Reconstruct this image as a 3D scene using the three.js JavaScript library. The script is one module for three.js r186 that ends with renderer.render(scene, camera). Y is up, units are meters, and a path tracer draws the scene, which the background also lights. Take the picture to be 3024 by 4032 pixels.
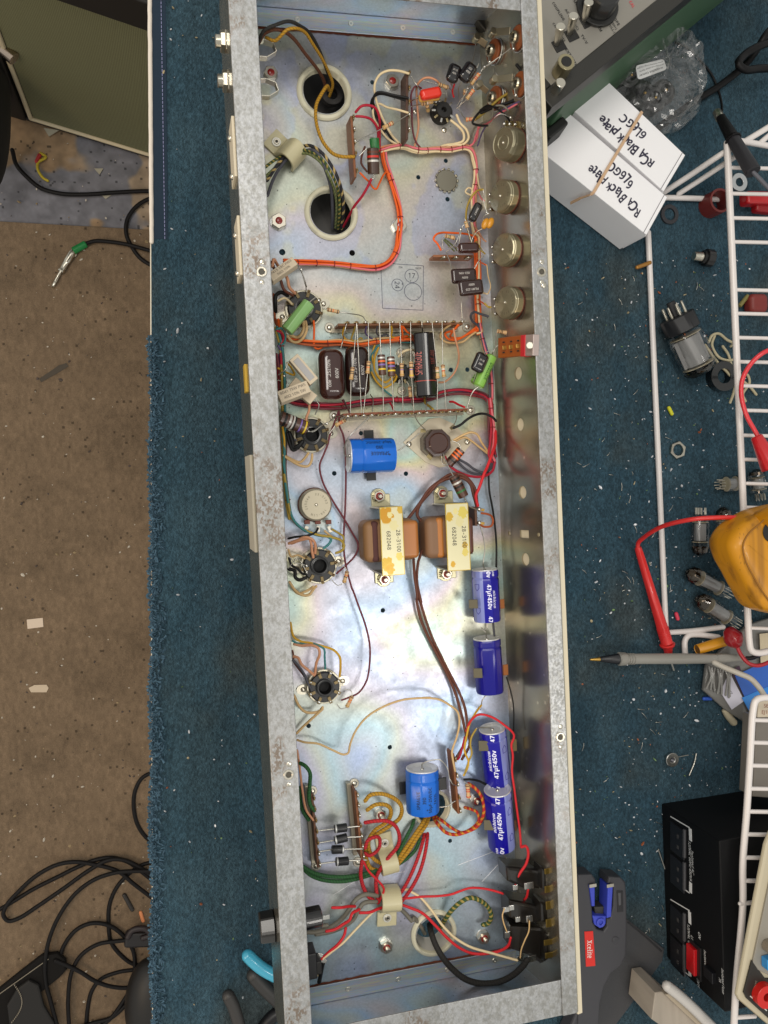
import * as THREE from 'three';
import { RoundedBoxGeometry } from 'three/addons/geometries/RoundedBoxGeometry.js';
import { mergeGeometries, mergeVertices, toCreasedNormals } from 'three/addons/utils/BufferGeometryUtils.js';

// ---------------------------------------------------------------- camera, lamps, exposure
const scene = new THREE.Scene();
const F = 3350, CA = 0.24393, CB = 0.028614, CC = -0.057641, EYE = 0.6;
function turned(x, z, y) {
  [x, y] = [Math.cos(CA) * x - Math.sin(CA) * y, Math.sin(CA) * x + Math.cos(CA) * y];
  [z, y] = [Math.cos(CB) * z - Math.sin(CB) * y, Math.sin(CB) * z + Math.cos(CB) * y];
  [x, z] = [Math.cos(CC) * x + Math.sin(CC) * z, -Math.sin(CC) * x + Math.cos(CC) * z];
  return new THREE.Vector3(x, y, z);
}
const camera = new THREE.PerspectiveCamera(2 * Math.atan(2016 / F) * 180 / Math.PI, 0.75, 0.02, 20);
camera.position.set(0, EYE, 0);
camera.up.copy(turned(0, -1, 0));
camera.lookAt(turned(0, 0, -1).add(camera.position));
scene.add(camera);
scene.background = new THREE.Color(0.60, 0.60, 0.57);
scene.backgroundIntensity = 0.84;
const merge = (l) => mergeGeometries(l.map((g) => (g.index ? g.toNonIndexed() : g)));
const renderer = new THREE.WebGLRenderer({ antialias: true });
renderer.toneMapping = THREE.LinearToneMapping;
renderer.toneMappingExposure = 1.2;
renderer.shadowMap.enabled = true;
renderer.outputColorSpace = THREE.SRGBColorSpace;
function areaLamp(x, y, z, tx, ty, tz, w, h, power, color) {
  const l = new THREE.RectAreaLight(color, power, w, h);
  l.position.set(x, y, z); l.lookAt(tx, ty, tz); scene.add(l); return l;
}
areaLamp(0.46, 1.02, 0.36, 0.13, 0, 0.1, 0.14, 0.34, 14, 0xfffaf2);      // bench lamp over the right side
areaLamp(-0.4, 1.7, -0.45, 0, 0, 0, 1.1, 0.5, 7.5, 0xfff9f0);         // ceiling fitting
areaLamp(-1.3, 0.9, 0.5, -0.5, -0.85, 0.3, 0.5, 0.5, 9.0, 0xffe2bd);    // warm room lamp over the floor

// ---------------------------------------------------------------- helpers
let seed = 7;
const rnd = () => { seed = (seed * 1664525 + 1013904223) >>> 0; return seed / 4294967296; };
const mm = 0.001, V = (x, y, z) => new THREE.Vector3(x, y, z);
const CROPS = { a: [850, 0, 2.37], b: [1350, 0, 2.074], c: [950, 500, 2.37], d: [1550, 600, 2.37], e: [950, 1100, 2.37], f: [1550, 1200, 2.37], g: [950, 1650, 2.37], h: [1550, 1700, 2.37], i: [1000, 2300, 2.37], j: [1600, 2300, 2.37], k: [1050, 2900, 2.37], l: [1600, 2850, 2.37], m: [950, 3400, 2.37], n: [1600, 3400, 2.074], o: [0, 0, 1.659], p: [0, 1200, 1.4745], q: [0, 2900, 1.508], r: [2050, 0, 1.7033], s: [2150, 900, 1.898], t: [2200, 1800, 2.011], u: [2200, 2700, 2.0133], v: [2150, 3200, 1.898], x: [0, 0, 1] };
// a point of the place: the spot of a horizontal plane (mm above the chassis floor) surveyed from the photograph
function pt(c, x, y, h) {
  const [x0, y0, s] = CROPS[c], d = turned((x0 + x / s - 1512) / F, (y0 + y / s - 2016) / F, -1);
  return d.multiplyScalar((h * mm - EYE) / d.y).add(V(0, EYE, 0));
}
const XL = 51.2, XF = 238, ZT = -327, ZB = 378.7, HR = 67.7, SL = 14 / 67.7;     // chassis measures, mm
const WN = V(-1, SL, 0).normalize();                                              // inward normal of the sloping wall
// a point `off` mm inside the sloping right wall
function ptW(c, x, y, off) {
  const [x0, y0, s] = CROPS[c], d = turned((x0 + x / s - 1512) / F, (y0 + y / s - 2016) / F, -1);
  const p0 = V(XF * mm, 0, 0).addScaledVector(WN, off * mm), o = V(0, EYE, 0);
  return d.multiplyScalar(p0.sub(o).dot(WN) / d.dot(WN)).add(o);
}
function path(str) {
  let c = 'x', h = 0; const out = []; out.body = [];
  for (const t of str.trim().split(/\s+/)) {
    if (/^[a-z]$/.test(t)) { c = t; continue; }
    const m = t.replace(/[[\]]/, '').split(',').map(Number);
    if (m.length > 2) h = m[2];
    if (/[[\]]/.test(t)) out.body.push(out.length);
    out.push(pt(c, m[0], m[1], h));
  }
  return out;
}
const names = {};
function numbered(n) { const k = names[n] = (names[n] ?? -1) + 1; return k ? n + '_' + String(k).padStart(3, '0') : n; }
const mats = new Map();
function M(color, rough = 0.6, metal = 0, more = {}) {
  const key = [color, rough, metal, JSON.stringify(more)].join();
  if (!mats.has(key)) mats.set(key, new THREE.MeshPhysicalMaterial({ color, roughness: rough, metalness: metal, ...more }));
  return mats.get(key);
}
const P = (color, rough = 0.6, metal = 0, more = {}) => new THREE.MeshPhysicalMaterial({ color, roughness: rough, metalness: metal, ...more });
const LEAD = M('#b9b6ae', 0.3, 1), SOLDER = M('#c9c7c2', 0.22, 1), BRASS = M('#b08d4a', 0.35, 1), NICKEL = M('#cfc9bb', 0.28, 1), DARK = M('#161514', 0.4), ALU = M('#c8cacb', 0.35, 1), NYLON = M('#d9d3b4', 0.45, 0, { transmission: 0.12, thickness: 0 });
function mesh(parent, name, geo, mat) {
  const o = new THREE.Mesh(geo, mat); o.name = name; o.castShadow = o.receiveShadow = true; parent.add(o); return o;
}
const open = [];
function thing(name, label, category, group) {
  const o = new THREE.Group(); o.name = numbered(name); o.userData = { label, category };
  if (group) o.userData.group = group;
  scene.add(o); open.push(o); return o;
}
function tag(o, label, category, group) { o.userData = { ...o.userData, label, category }; if (group) o.userData.group = group; return o; }
function settle() {                                   // moves every thing's origin to its base
  for (const g of open) {
    const b = new THREE.Box3().setFromObject(g); if (b.isEmpty()) { scene.remove(g); continue; }
    const p = V((b.min.x + b.max.x) / 2, b.min.y, (b.min.z + b.max.z) / 2);
    for (const c of g.children) c.position.sub(p);
    g.position.copy(p);
  }
}
function single(name, label, category, geo, mat, group) { const g = thing(name, label, category, group); mesh(g, 'body', geo, mat); return g; }
function tubeGeo(pts, r, radial = 8, closed = false) {
  if (pts.length === 2) pts = [pts[0], pts[0].clone().lerp(pts[1], 0.5), pts[1]];
  const cv = new THREE.CatmullRomCurve3(pts, closed, 'centripetal'), len = cv.getLength() / mm;
  const g = new THREE.TubeGeometry(cv, Math.max(8, Math.min(220, Math.ceil(len / Math.max(1.2, r * 0.9)))), r * mm, radial, closed);
  const uv = g.attributes.uv; for (let i = 0; i < uv.count; i++) uv.setX(i, uv.getX(i) * len);
  if (closed) return g;
  const caps = [];
  for (const k of [0, 1]) { const s = new THREE.SphereGeometry(r * mm, radial, 5); const p = cv.getPoint(k); s.translate(p.x, p.y, p.z); caps.push(s); }
  return merge([g, ...caps]);
}
function frame(p, q, up = V(0, 1, 0)) {                // y from p to q, -z towards up
  const y = q.clone().sub(p).normalize();
  let u = up.clone().addScaledVector(y, -up.dot(y)); if (u.lengthSq() < 1e-6) u = V(0, 0, -1).addScaledVector(y, y.z);
  const z = u.normalize().negate(), x = new THREE.Vector3().crossVectors(y, z);
  return new THREE.Matrix4().makeBasis(x, y, z).setPosition(p);
}
function lathe(p, q, prof, seg = 28, up) {             // profile [r mm, share or mm along]
  const L = p.distanceTo(q);
  const g = new THREE.LatheGeometry(prof.map(([r, t]) => new THREE.Vector2(Math.max(r, 1e-4) * mm, t * L)), seg);
  const uv = g.attributes.uv, n = prof.length; for (let i = 0; i < uv.count; i++) uv.setY(i, prof[i % n][1]);   // v follows the true length
  return toCreasedNormals(g.applyMatrix4(frame(p, q, up)), 0.75);
}
const turnedRing = (prof, seg) => toCreasedNormals(new THREE.LatheGeometry(prof.map(([a, b]) => new THREE.Vector2(a * mm, b * mm)), seg), 0.75);
function cyl(p, q, r, r2 = r, seg = 20, bev = 0.4) {
  const L = p.distanceTo(q) / mm, b = Math.min(bev, r * 0.4, L * 0.3) / L, d = b * L;
  return lathe(p, q, [[0, 0], [r - d, 0], [r, b], [r2, 1 - b], [r2 - d, 1], [0, 1]], seg);
}
function box(w, h, d, r = 0.5, seg = 2) { return new RoundedBoxGeometry(w * mm, h * mm, d * mm, seg, Math.min(r, w / 2.05, h / 2.05, d / 2.05) * mm); }
// a box on two ends: along p-q, `w` wide (horizontal), `t` thick
function bar(p, q, w, t, r = 0.4, up = V(0, 1, 0)) {
  const L = p.distanceTo(q) / mm; const g = box(w, L, t, r);
  return g.applyMatrix4(frame(p.clone().lerp(q, 0.5), q, up));
}
function ball(p, r, sy = 1, seg = 12) { const g = new THREE.SphereGeometry(r * mm, seg, 8); g.scale(1, sy, 1); return g.translate(p.x, p.y, p.z); }
function up(p, h) { return V(p.x, p.y + h * mm, p.z); }
function disc(p, r, h, seg = 24, r2 = r) { return cyl(p, up(p, h), r, r2, seg, 0.3); }
function ring(p, ri, ro, h, seg = 36) {
  const b = 0.3; return turnedRing([[ri, 0], [ro, 0], [ro, h - b], [ro - b, h], [ri + b, h], [ri, h - b], [ri, 0]], seg).translate(p.x, p.y, p.z);
}
function hexNut(p, r, h, hole, turn = 0) {
  const s = new THREE.Shape(); for (let k = 0; k < 6; k++) s[k ? 'lineTo' : 'moveTo'](r * mm * Math.cos(k * Math.PI / 3 + turn), r * mm * Math.sin(k * Math.PI / 3 + turn));
  if (hole) { const c = new THREE.Path(); c.absarc(0, 0, hole * mm, 0, 7, true); s.holes.push(c); }
  return new THREE.ExtrudeGeometry(s, { depth: h * mm, bevelSize: 0.3 * mm, bevelThickness: 0.3 * mm, bevelSegments: 1, curveSegments: 16 }).rotateX(-Math.PI / 2).translate(p.x, p.y, p.z);
}
// ---------------------------------------------------------------- procedural textures
function hash(x, y, s) { let n = (x * 374761393 + y * 668265263 + s * 1442695041) | 0; n = Math.imul(n ^ (n >>> 13), 1274126177); return ((n ^ (n >>> 16)) >>> 0) / 4294967296; }
function noise(x, y, s, wx, wy) {
  const x0 = Math.floor(x), y0 = Math.floor(y), f = (t) => t * t * (3 - 2 * t), u = f(x - x0), v = f(y - y0), w = (a, n) => ((a % n) + n) % n;
  const h = (i, j) => hash(w(i, wx), w(j, wy), s);
  return (h(x0, y0) * (1 - u) + h(x0 + 1, y0) * u) * (1 - v) + (h(x0, y0 + 1) * (1 - u) + h(x0 + 1, y0 + 1) * u) * v;
}
function fbm(u, v, fx, fy, s, oct = 4) { let a = 0, k = 0.5, t = 0; for (let o = 0; o < oct; o++) { a += k * noise(u * fx, v * fy, s + o, fx, fy); t += k; k *= 0.55; fx *= 2; fy *= 2; } return a / t; }
const clamp = (x, a = 0, b = 1) => Math.min(b, Math.max(a, x)), step = (a, b, x) => { const t = clamp((x - a) / (b - a)); return t * t * (3 - 2 * t); };
const lerp3 = (a, b, t) => [a[0] + (b[0] - a[0]) * t, a[1] + (b[1] - a[1]) * t, a[2] + (b[2] - a[2]) * t];
function tex(w, h, fn, rx = 1, ry = 1, srgb = true) {  // fn(u, v) gives sRGB 0..1
  const d = new Uint8Array(w * h * 4);
  for (let j = 0; j < h; j++) for (let i = 0; i < w; i++) { const c = fn((i + 0.5) / w, (j + 0.5) / h, i, j), k = (j * w + i) * 4; d[k] = clamp(c[0]) * 255; d[k + 1] = clamp(c[1]) * 255; d[k + 2] = clamp(c[2]) * 255; d[k + 3] = 255; }
  const t = new THREE.DataTexture(d, w, h); t.magFilter = THREE.LinearFilter; t.minFilter = THREE.LinearMipmapLinearFilter; t.wrapS = t.wrapT = THREE.RepeatWrapping;
  if (srgb) t.colorSpace = THREE.SRGBColorSpace; t.repeat.set(rx, ry); t.needsUpdate = true; return t;
}
function drawn(w, h, paint, srgb = true) {
  const c = document.createElement('canvas'); c.width = w; c.height = h; const g = c.getContext('2d'); paint(g, w, h);
  const t = new THREE.CanvasTexture(c); if (srgb) t.colorSpace = THREE.SRGBColorSpace; t.anisotropy = 8; return t;
}
function lettering(lines, w, h, color, size, font = 'sans-serif', extra) {
  return drawn(w, h, (g) => { g.clearRect(0, 0, w, h); g.fillStyle = color; g.textAlign = 'center'; g.textBaseline = 'middle'; g.font = `${size}px ${font}`; lines.forEach((t, k) => g.fillText(t, w / 2, h * (k + 0.5) / lines.length)); extra?.(g, w, h); });
}
function fitted(t, color, font = 'bold 40px sans-serif') {   // lettering that fills its plate from edge to edge
  let w = 64; drawn(8, 8, (g) => { g.font = font; w = Math.ceil(g.measureText(t).width) + 8; });
  return drawn(w, 52, (g) => { g.clearRect(0, 0, w, 52); g.fillStyle = color; g.font = font; g.textBaseline = 'middle'; g.fillText(t, 4, 27); });
}
const printMat = (t, rough = 0.5, more = {}) => new THREE.MeshPhysicalMaterial({ map: t, transparent: true, roughness: rough, ...more });
function quadGeo(P4) {                                 // corners: top left, top right, bottom right, bottom left of the print
  const g = new THREE.BufferGeometry();
  g.setAttribute('position', new THREE.Float32BufferAttribute(P4.flatMap((p) => [p.x, p.y, p.z]), 3));
  g.setAttribute('uv', new THREE.Float32BufferAttribute([0, 1, 1, 1, 1, 0, 0, 0], 2));
  g.setIndex([0, 3, 2, 0, 2, 1]); g.computeVertexNormals(); return g;
}
const print = (parent, name, t, str, rough) => mesh(parent, name, quadGeo(path(str)), printMat(t, rough));
function slab(P4, down, mat, parent, name, r = 0, smooth = false) {     // a prism whose top face has the corners P4
  const s = new THREE.Shape(); const o = P4[0];
  if (smooth) P4 = new THREE.CatmullRomCurve3(P4, true, 'centripetal').getPoints(90).slice(0, 90);
  P4.forEach((p, k) => s[k ? 'lineTo' : 'moveTo'](p.x - o.x, -(p.z - o.z)));
  let g = new THREE.ExtrudeGeometry(s, { depth: down * mm - 2 * r * mm, bevelEnabled: r > 0, bevelSize: r * mm, bevelOffset: -r * mm, bevelThickness: r * mm, bevelSegments: r > 4 ? 8 : 2, curveSegments: 4 });
  if (smooth) { g.deleteAttribute('uv'); g.deleteAttribute('normal'); g = mergeVertices(g, 1e-5); g.computeVertexNormals(); const p = g.attributes.position, uv = new Float32Array(p.count * 2); for (let i = 0; i < p.count; i++) { uv[i * 2] = p.getX(i); uv[i * 2 + 1] = p.getZ(i); } g.setAttribute('uv', new THREE.BufferAttribute(uv, 2)); }
  g.rotateX(-Math.PI / 2).translate(o.x, o.y - down * mm + r * mm, o.z);
  return mesh(parent, name, g, mat);
}
// wires
const WIRE = {};
for (const [k, c] of Object.entries({ tan: '#c9a877', cream: '#dcc8a0', peach: '#c58d6c', orange: '#e2601f', red: '#c8252d', crimson: '#a81d33', pink: '#d8707a', brown: '#63392b', maroon: '#6b3139', yellow: '#c79a2c', olive: '#a38a3a', green: '#2d6638', teal: '#3c7a7a', black: '#101011', grey: '#716d62', violet: '#574a72', slate: '#4a4a52', rust: '#a3502a' })) WIRE[k] = P(c, 0.5, 0, { specularIntensity: 0.6 });
function braid(c1, c2, duty, n, per) {
  const A = new THREE.Color(c1), B = new THREE.Color(c2);
  const t = tex(32, 32, (u, v) => { const s = ((u + v * n) % 1 + 1) % 1, w = 0.85 + 0.3 * ((Math.floor(u * 16) + Math.floor(v * 16)) % 2) * hash(Math.floor(u * 16), Math.floor(v * 16), 3); const c = s < duty ? B : A; const q = c.clone().convertLinearToSRGB(); return [q.r * w, q.g * w, q.b * w]; }, 1 / per, 1);
  return new THREE.MeshPhysicalMaterial({ map: t, roughness: 0.8 });
}
WIRE.yellowC = braid('#c38f1e', '#8a6a22', 0.25, 2, 2.2); WIRE.redC = braid('#c4202a', '#8f1a22', 0.25, 2, 2.2); WIRE.greenC = braid('#28602f', '#1c4524', 0.3, 2, 2.2);
WIRE.blackyellow = braid('#2b2a2e', '#bfa468', 0.3, 1, 9); WIRE.greenyellow = braid('#35502a', '#a5914a', 0.4, 1, 4); WIRE.redyellow = braid('#b8241f', '#d08a20', 0.4, 1, 5); WIRE.brownC = braid('#6e4028', '#54301f', 0.3, 2, 2.4); WIRE.blackC = braid('#2a2724', '#191715', 0.3, 2, 2.4); WIRE.lime = braid('#7b8250', '#56603a', 0.35, 2, 3);
function W(label, color, r, str, group) {
  const g = thing('wire', label, 'wire', group);
  const p = path(str); for (let k = 1; k < p.length - 1; k++) p[k].add(V((rnd() - 0.5) * 0.9 * mm, (rnd() - 0.5) * 0.8 * mm, (rnd() - 0.5) * 0.9 * mm));   // hand-bent, never quite even
  mesh(g, 'insulation', tubeGeo(p, r * 0.93), WIRE[color]); return g;
}
// a laced loom: one thing, its wires side by side, thread ties round it
function loom(label, colors, r, str, ties, spread = 1) {
  const g = thing('cable_harness', label, 'wiring harness'), base = path(str), cv = new THREE.CatmullRomCurve3(base, false, 'centripetal');
  colors.forEach((c, k) => {
    const a = k / colors.length * 6.28 + 0.5, ph = rnd() * 6;
    const pts = base.map((p, i) => { const t = cv.getTangent(i / (base.length - 1)), s = V(-t.z, 0, t.x).normalize(); const q = a + Math.sin(i * 0.9 + ph) * 0.5; return p.clone().addScaledVector(s, Math.cos(q) * r * spread * mm * 1.5).add(V(0, (Math.sin(q) * r * spread * 1.1 + r) * mm, 0)); });
    mesh(g, 'wire', tubeGeo(pts, r), WIRE[c]);
  });
  for (const s of ties ?? []) { const p = cv.getPointAt(s), t = cv.getTangentAt(s); const to = new THREE.TorusGeometry(r * (1.2 + spread) * mm, 0.35 * mm, 5, 16); to.applyQuaternion(new THREE.Quaternion().setFromUnitVectors(V(0, 0, 1), t)); to.translate(p.x, p.y + r * mm, p.z); mesh(g, 'lacing_tie', to, M('#7c1f1f', 0.8)); }
  return g;
}
const BAND = { k: '#15110f', n: '#5b2c18', r: '#c3271c', o: '#e0682a', y: '#d9b92c', g: '#2f6d3a', b: '#2c4a9a', v: '#7c62a8', s: '#c9c6c0', d: '#b08a3c', w: '#dcdcdc' };
// a resistor: [ and ] in the path mark the ends of its body
function R(label, style, str, bands = '', r) {
  const g = thing('resistor', label, 'resistor'), p = path(str), [i, j] = p.body, A = p[i], B = p[j];
  if (style === 'film') {
    r ??= 1.45; const q = 0.86 * r;
    mesh(g, 'body', lathe(A, B, [[0, 0], [r * 0.6, 0], [r, 0.05], [r, 0.2], [q, 0.27], [q, 0.73], [r, 0.8], [r, 0.95], [r * 0.6, 1], [0, 1]], 16), M('#c9a374', 0.45));
    [...bands].forEach((b, k) => { const t = [0.12, 0.36, 0.5, 0.86][k], e = t > 0.2 && t < 0.8 ? q : r; mesh(g, 'band', lathe(A, B, [[e * 0.9, t - 0.035], [e * 1.05, t - 0.03], [e * 1.05, t + 0.03], [e * 0.9, t + 0.035]], 16), M(BAND[b], 0.45)); });
  } else {
    r ??= 2.7; const col = style === 'comp' ? '#4b2a1c' : style;
    mesh(g, 'body', cyl(A, B, r, r, 22, 0.3), M(col, 0.38, 0, { clearcoat: 0.4, clearcoatRoughness: 0.3 }));
    [...bands].forEach((b, k) => { const t = [0.16, 0.33, 0.5, 0.72][k]; mesh(g, 'band', lathe(A, B, [[r * 0.9, t - 0.045], [r * 1.02, t - 0.04], [r * 1.02, t + 0.04], [r * 0.9, t + 0.045]], 22), M(BAND[b], 0.4, b === 's' ? 0.5 : 0)); });
  }
  if (i > 0) mesh(g, 'lead', tubeGeo([...p.slice(0, i), A], style === 'film' ? 0.33 : 0.42, 6), LEAD);
  if (j < p.length - 1) mesh(g, 'lead', tubeGeo([B, ...p.slice(j + 1)], style === 'film' ? 0.33 : 0.42, 6), LEAD);
  return g;
}
// ---------------------------------------------------------------- setting: bench carpet, floor
const CY = -110, FY = -850;
const carpetTex = tex(1024, 1024, (u, v, i, j) => {
  const f = fbm(u, v, 6, 6, 11, 3), fine = 0.74 + 0.52 * fbm(u, v, 210, 150, 5, 2) , spk = hash(i, j, 9) * 0.7 + 0.3 * fbm(u, v, 60, 24, 8, 3), dirt = step(0.45, 0.8, fbm(u, v, 3, 3, 31, 5));
  let c = lerp3([0.18, 0.275, 0.33], [0.23, 0.305, 0.34], f); c = lerp3(c, [0.28, 0.30, 0.295], dirt * 0.7);
  const k = fine * (0.82 + 0.36 * spk) * (0.86 + 0.28 * fbm(u, v, 12, 3, 44, 4)); return [c[0] * k, c[1] * k, c[2] * k];
}, 3.3, 3.3);
const pileTex = tex(1024, 1024, (u, v, i, j) => { const k = 0.55 * fbm(u, v, 240, 240, 15, 2) + 0.45 * hash(i, j, 4); return [k, k, k]; }, 3.3, 3.3, false);
const carpetMat = new THREE.MeshPhysicalMaterial({ map: carpetTex, bumpMap: pileTex, bumpScale: 0.0018, roughness: 1, sheen: 0.35, sheenColor: new THREE.Color(0.3, 0.42, 0.5), sheenRoughness: 0.7, specularIntensity: 0.15 });
const edgeTop = pt('x', 592, -300, CY), edgeBot = pt('x', 604, 4300, CY);
{
  const w = 1.0, geo = new THREE.PlaneGeometry(w, 1.5, 1, 1).rotateX(-Math.PI / 2); const uv = geo.attributes.uv;
  for (let i = 0; i < uv.count; i++) uv.setXY(i, uv.getX(i) * w, uv.getY(i) * 1.5);
  const p = geo.attributes.position; for (let i = 0; i < p.count; i++) { const z = p.getZ(i); if (p.getX(i) < 0) { const t = (z - edgeTop.z) / (edgeBot.z - edgeTop.z); p.setX(i, edgeTop.x + (edgeBot.x - edgeTop.x) * t); } else p.setX(i, 0.85); p.setY(i, CY * mm); }
  geo.computeVertexNormals(); const o = mesh(scene, 'carpet', geo, carpetMat); o.userData.kind = 'structure'; o.userData.label = 'blue pile carpet covering the bench top, littered with clippings';
}
{ // workbench: slab, front edge, carpet binding
  const g = thing('workbench', 'bench slab with a pale raw front edge under the blue carpet', 'workbench');
  const L = edgeTop, Q = edgeBot, k = (z) => L.x + (Q.x - L.x) * (z - L.z) / (Q.z - L.z) - 0.001, y = CY * mm - 0.004; slab([V(k(-0.75), y, -0.75), V(k(0.75), y, 0.75), V(0.85, y, 0.75), V(0.85, y, -0.75)], 28, M('#d8d0c0', 0.7), g, 'slab', 1);
  const n = 40, pts = []; for (let k = 0; k <= n; k++) pts.push(pt('o', 977 + 14 * k / n + (rnd() - 0.5) * 2, k / n * 1680 - 100, CY + 0.6));
  const e = tubeGeo(pts, 1.9, 6); mesh(g, 'raw_edge', e, M('#e2d8cc', 0.8));
}
{ // flat woven binding along the carpet's edge, with a line of stitches
  const bind = tex(64, 256, (u, v, i, j) => { const k = 0.8 + 0.4 * hash(i, j, 2); return [0.17 * k, 0.22 * k, 0.275 * k]; }, 10, 20);
  const g = thing('carpet_binding', 'dark blue-violet woven binding strip along the left edge of the bench carpet', 'binding');
  const P4 = [pt('o', 990, -60, CY + 0.8), pt('o', 1082, -60, CY + 0.8), pt('o', 1096, 1560, CY + 0.8), pt('o', 996, 1560, CY + 0.8)];
  mesh(g, 'tape', quadGeo(P4), new THREE.MeshPhysicalMaterial({ map: bind, roughness: 0.95, specularIntensity: 0.2 }));
  const st = []; for (let k = 0; k < 62; k++) { const y = -40 + k * 26, x = 1052 + y * 0.016; st.push(tubeGeo([pt('o', x, y, CY + 1), pt('o', x + 0.2, y + 14, CY + 1.2)], 0.35, 5)); }
  const s = mesh(g, 'stitching', merge(st), M('#8d8fb5', 0.9)); s.userData.kind = 'stuff';
}
{ // fraying tufts along the carpet's front edge
  const N = 2600, geo = new THREE.ConeGeometry(0.9 * mm, 4.2 * mm, 5), im = new THREE.InstancedMesh(geo, P('#ffffff', 1, 0, { specularIntensity: 0.1 }), N), o = new THREE.Object3D(), col = new THREE.Color();
  for (let k = 0; k < N; k++) {
    const y = 1330 + rnd() * 2760, x = 590 + y * 0.003 + Math.sin(y * 0.013) * 5 + rnd() * rnd() * 60 - 6; o.position.copy(pt('x', x, y, CY + 1)); o.rotation.set(rnd() * 2 - 1, rnd() * 6, 0.6 + rnd() * 0.9); o.scale.setScalar(0.6 + rnd() * 0.8); o.updateMatrix(); im.setMatrixAt(k, o.matrix);
    const b = 0.6 + rnd() * 0.9; im.setColorAt(k, col.setRGB(0.055 * b, 0.10 * b, 0.14 * b));
  }
  im.name = 'carpet_tufts'; im.userData = { kind: 'stuff', label: 'frayed blue yarn ends along the cut carpet edge', category: 'yarn' }; scene.add(im);
}
// the floor below: painted concrete and a brown mat
const concrete = tex(1024, 1024, (u, v, i, j) => {
  const patch = step(0.41, 0.46, fbm(u, v, 7, 7, 41, 4)), ochre = step(0.5, 0.65, fbm(u, v, 5, 5, 47, 3)), f = 0.8 + 0.4 * fbm(u, v, 60, 60, 3, 3), dot = hash(Math.floor(u * 300), Math.floor(v * 300), 6) > 0.985 ? 0.6 : 1;
  let c = lerp3([0.46, 0.46, 0.49], lerp3([0.62, 0.55, 0.47], [0.60, 0.50, 0.39], ochre), patch); return c.map((x) => x * f * dot);
}, 1.1, 1.1);
const matTex = tex(1024, 1024, (u, v, i, j) => { const f = 0.92 + 0.13 * fbm(u, v, 8, 8, 51, 5), g = (0.9 + 0.2 * hash(i, j, 8)) * (0.9 + 0.2 * fbm(u, v, 160, 90, 57, 2)), d = hash(Math.floor(u * 220), Math.floor(v * 220), 16) > 0.993 ? 0.7 : 1, st = 1 - 0.07 * step(0.5, 0.8, fbm(u, v, 14, 20, 52, 3)); return [0.48 * f * g * d * st, 0.41 * f * g * d * st, 0.335 * f * g * d * st]; }, 1.3, 1.3);
function ground(name, x0, x1, z0, z1, y, map, label) {
  const g = new THREE.PlaneGeometry(x1 - x0, z1 - z0).rotateX(-Math.PI / 2).translate((x0 + x1) / 2, y, (z0 + z1) / 2), uv = g.attributes.uv;
  for (let i = 0; i < uv.count; i++) uv.setXY(i, uv.getX(i) * (x1 - x0), uv.getY(i) * (z1 - z0));
  const o = mesh(scene, name, g, new THREE.MeshPhysicalMaterial({ map, roughness: 0.85, bumpMap: map, bumpScale: 0.001 })); o.userData = { kind: 'structure', label }; return o;
}
ground('floor', -2.4, 1.2, -2.4, 2.2, FY * mm, concrete, 'paint-spattered concrete floor below the bench');
{ const a = pt('o', 0, 1450, FY + 5), b = pt('o', 975, 1505, FY + 5), s = new THREE.Shape(); const dx = b.x - a.x, dz = b.z - a.z, at = (x) => a.z + (x - a.x) * dz / dx;
  s.moveTo(-2.4, -at(-2.4)); s.lineTo(1.2, -at(1.2)); s.lineTo(1.2, -2.2); s.lineTo(-2.4, -2.2);
  const g = new THREE.ExtrudeGeometry(s, { depth: 4 * mm, bevelSize: 1 * mm, bevelThickness: 1 * mm, bevelSegments: 2 }).rotateX(-Math.PI / 2).translate(0, FY * mm + 0.001, 0);
  const o = mesh(scene, 'floor_mat', g, new THREE.MeshPhysicalMaterial({ map: matTex, roughness: 0.95, specularIntensity: 0.2, bumpMap: matTex, bumpScale: 0.001 })); o.userData = { kind: 'structure', label: 'worn brown hardboard mat on the floor' }; }

// ---------------------------------------------------------------- chassis
const chassis = thing('amplifier_chassis', 'upturned open steel amplifier chassis with speckled zinc flanges, filling the middle', 'chassis');
const zinc = tex(1024, 2048, (u, v, i, j) => {                 // passivated zinc: mottled interference tints, grain, specks, scratches
  const big = fbm(u, v, 2, 7, 61, 4), hueN = fbm(u + 0.3 * big, v, 2, 8, 71, 3), p2 = fbm(u, v, 5, 18, 81, 4), grain = 0.93 + 0.12 * fbm(u, v, 170, 640, 91, 2) + 0.05 * (hash(i, j, 1) - 0.5);
  const sat = (c) => { const m = (c[0] + c[1] + c[2]) / 3; return c.map((x) => m + (x - m) * 1.4); }; const tints = [[0.77, 0.78, 0.76], [0.70, 0.76, 0.83], [0.76, 0.76, 0.80], [0.81, 0.76, 0.77], [0.82, 0.80, 0.70], [0.74, 0.81, 0.79], [0.77, 0.78, 0.77], [0.68, 0.71, 0.81], [0.76, 0.75, 0.71]].map(sat);
  const x = clamp((hueN - 0.2) / 0.6) * 7.99, k = Math.floor(x); let c = lerp3(tints[k], tints[k + 1], x - k);
  const top = step(0.5, 0.85, 1 - v), edge = step(0.47, 0.54, p2);                     // the upper third is greyer with sharp-edged blue patches
  c = lerp3(c, lerp3([0.76, 0.75, 0.71], [0.70, 0.71, 0.79], edge), 0.65 * top);
  const speck = hash(Math.floor(u * 260), Math.floor(v * 980), 12) > 0.9985 ? 0.55 : 1;
  const low = step(0.45, 0.75, v); c = lerp3(c, [0.66, 0.73, 0.80], 0.45 * low); return [c[0] * (0.95 - 0.01 * low) * grain * speck, c[1] * 0.95 * grain * speck, c[2] * (0.93 + 0.05 * low) * grain * speck];
});
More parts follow.
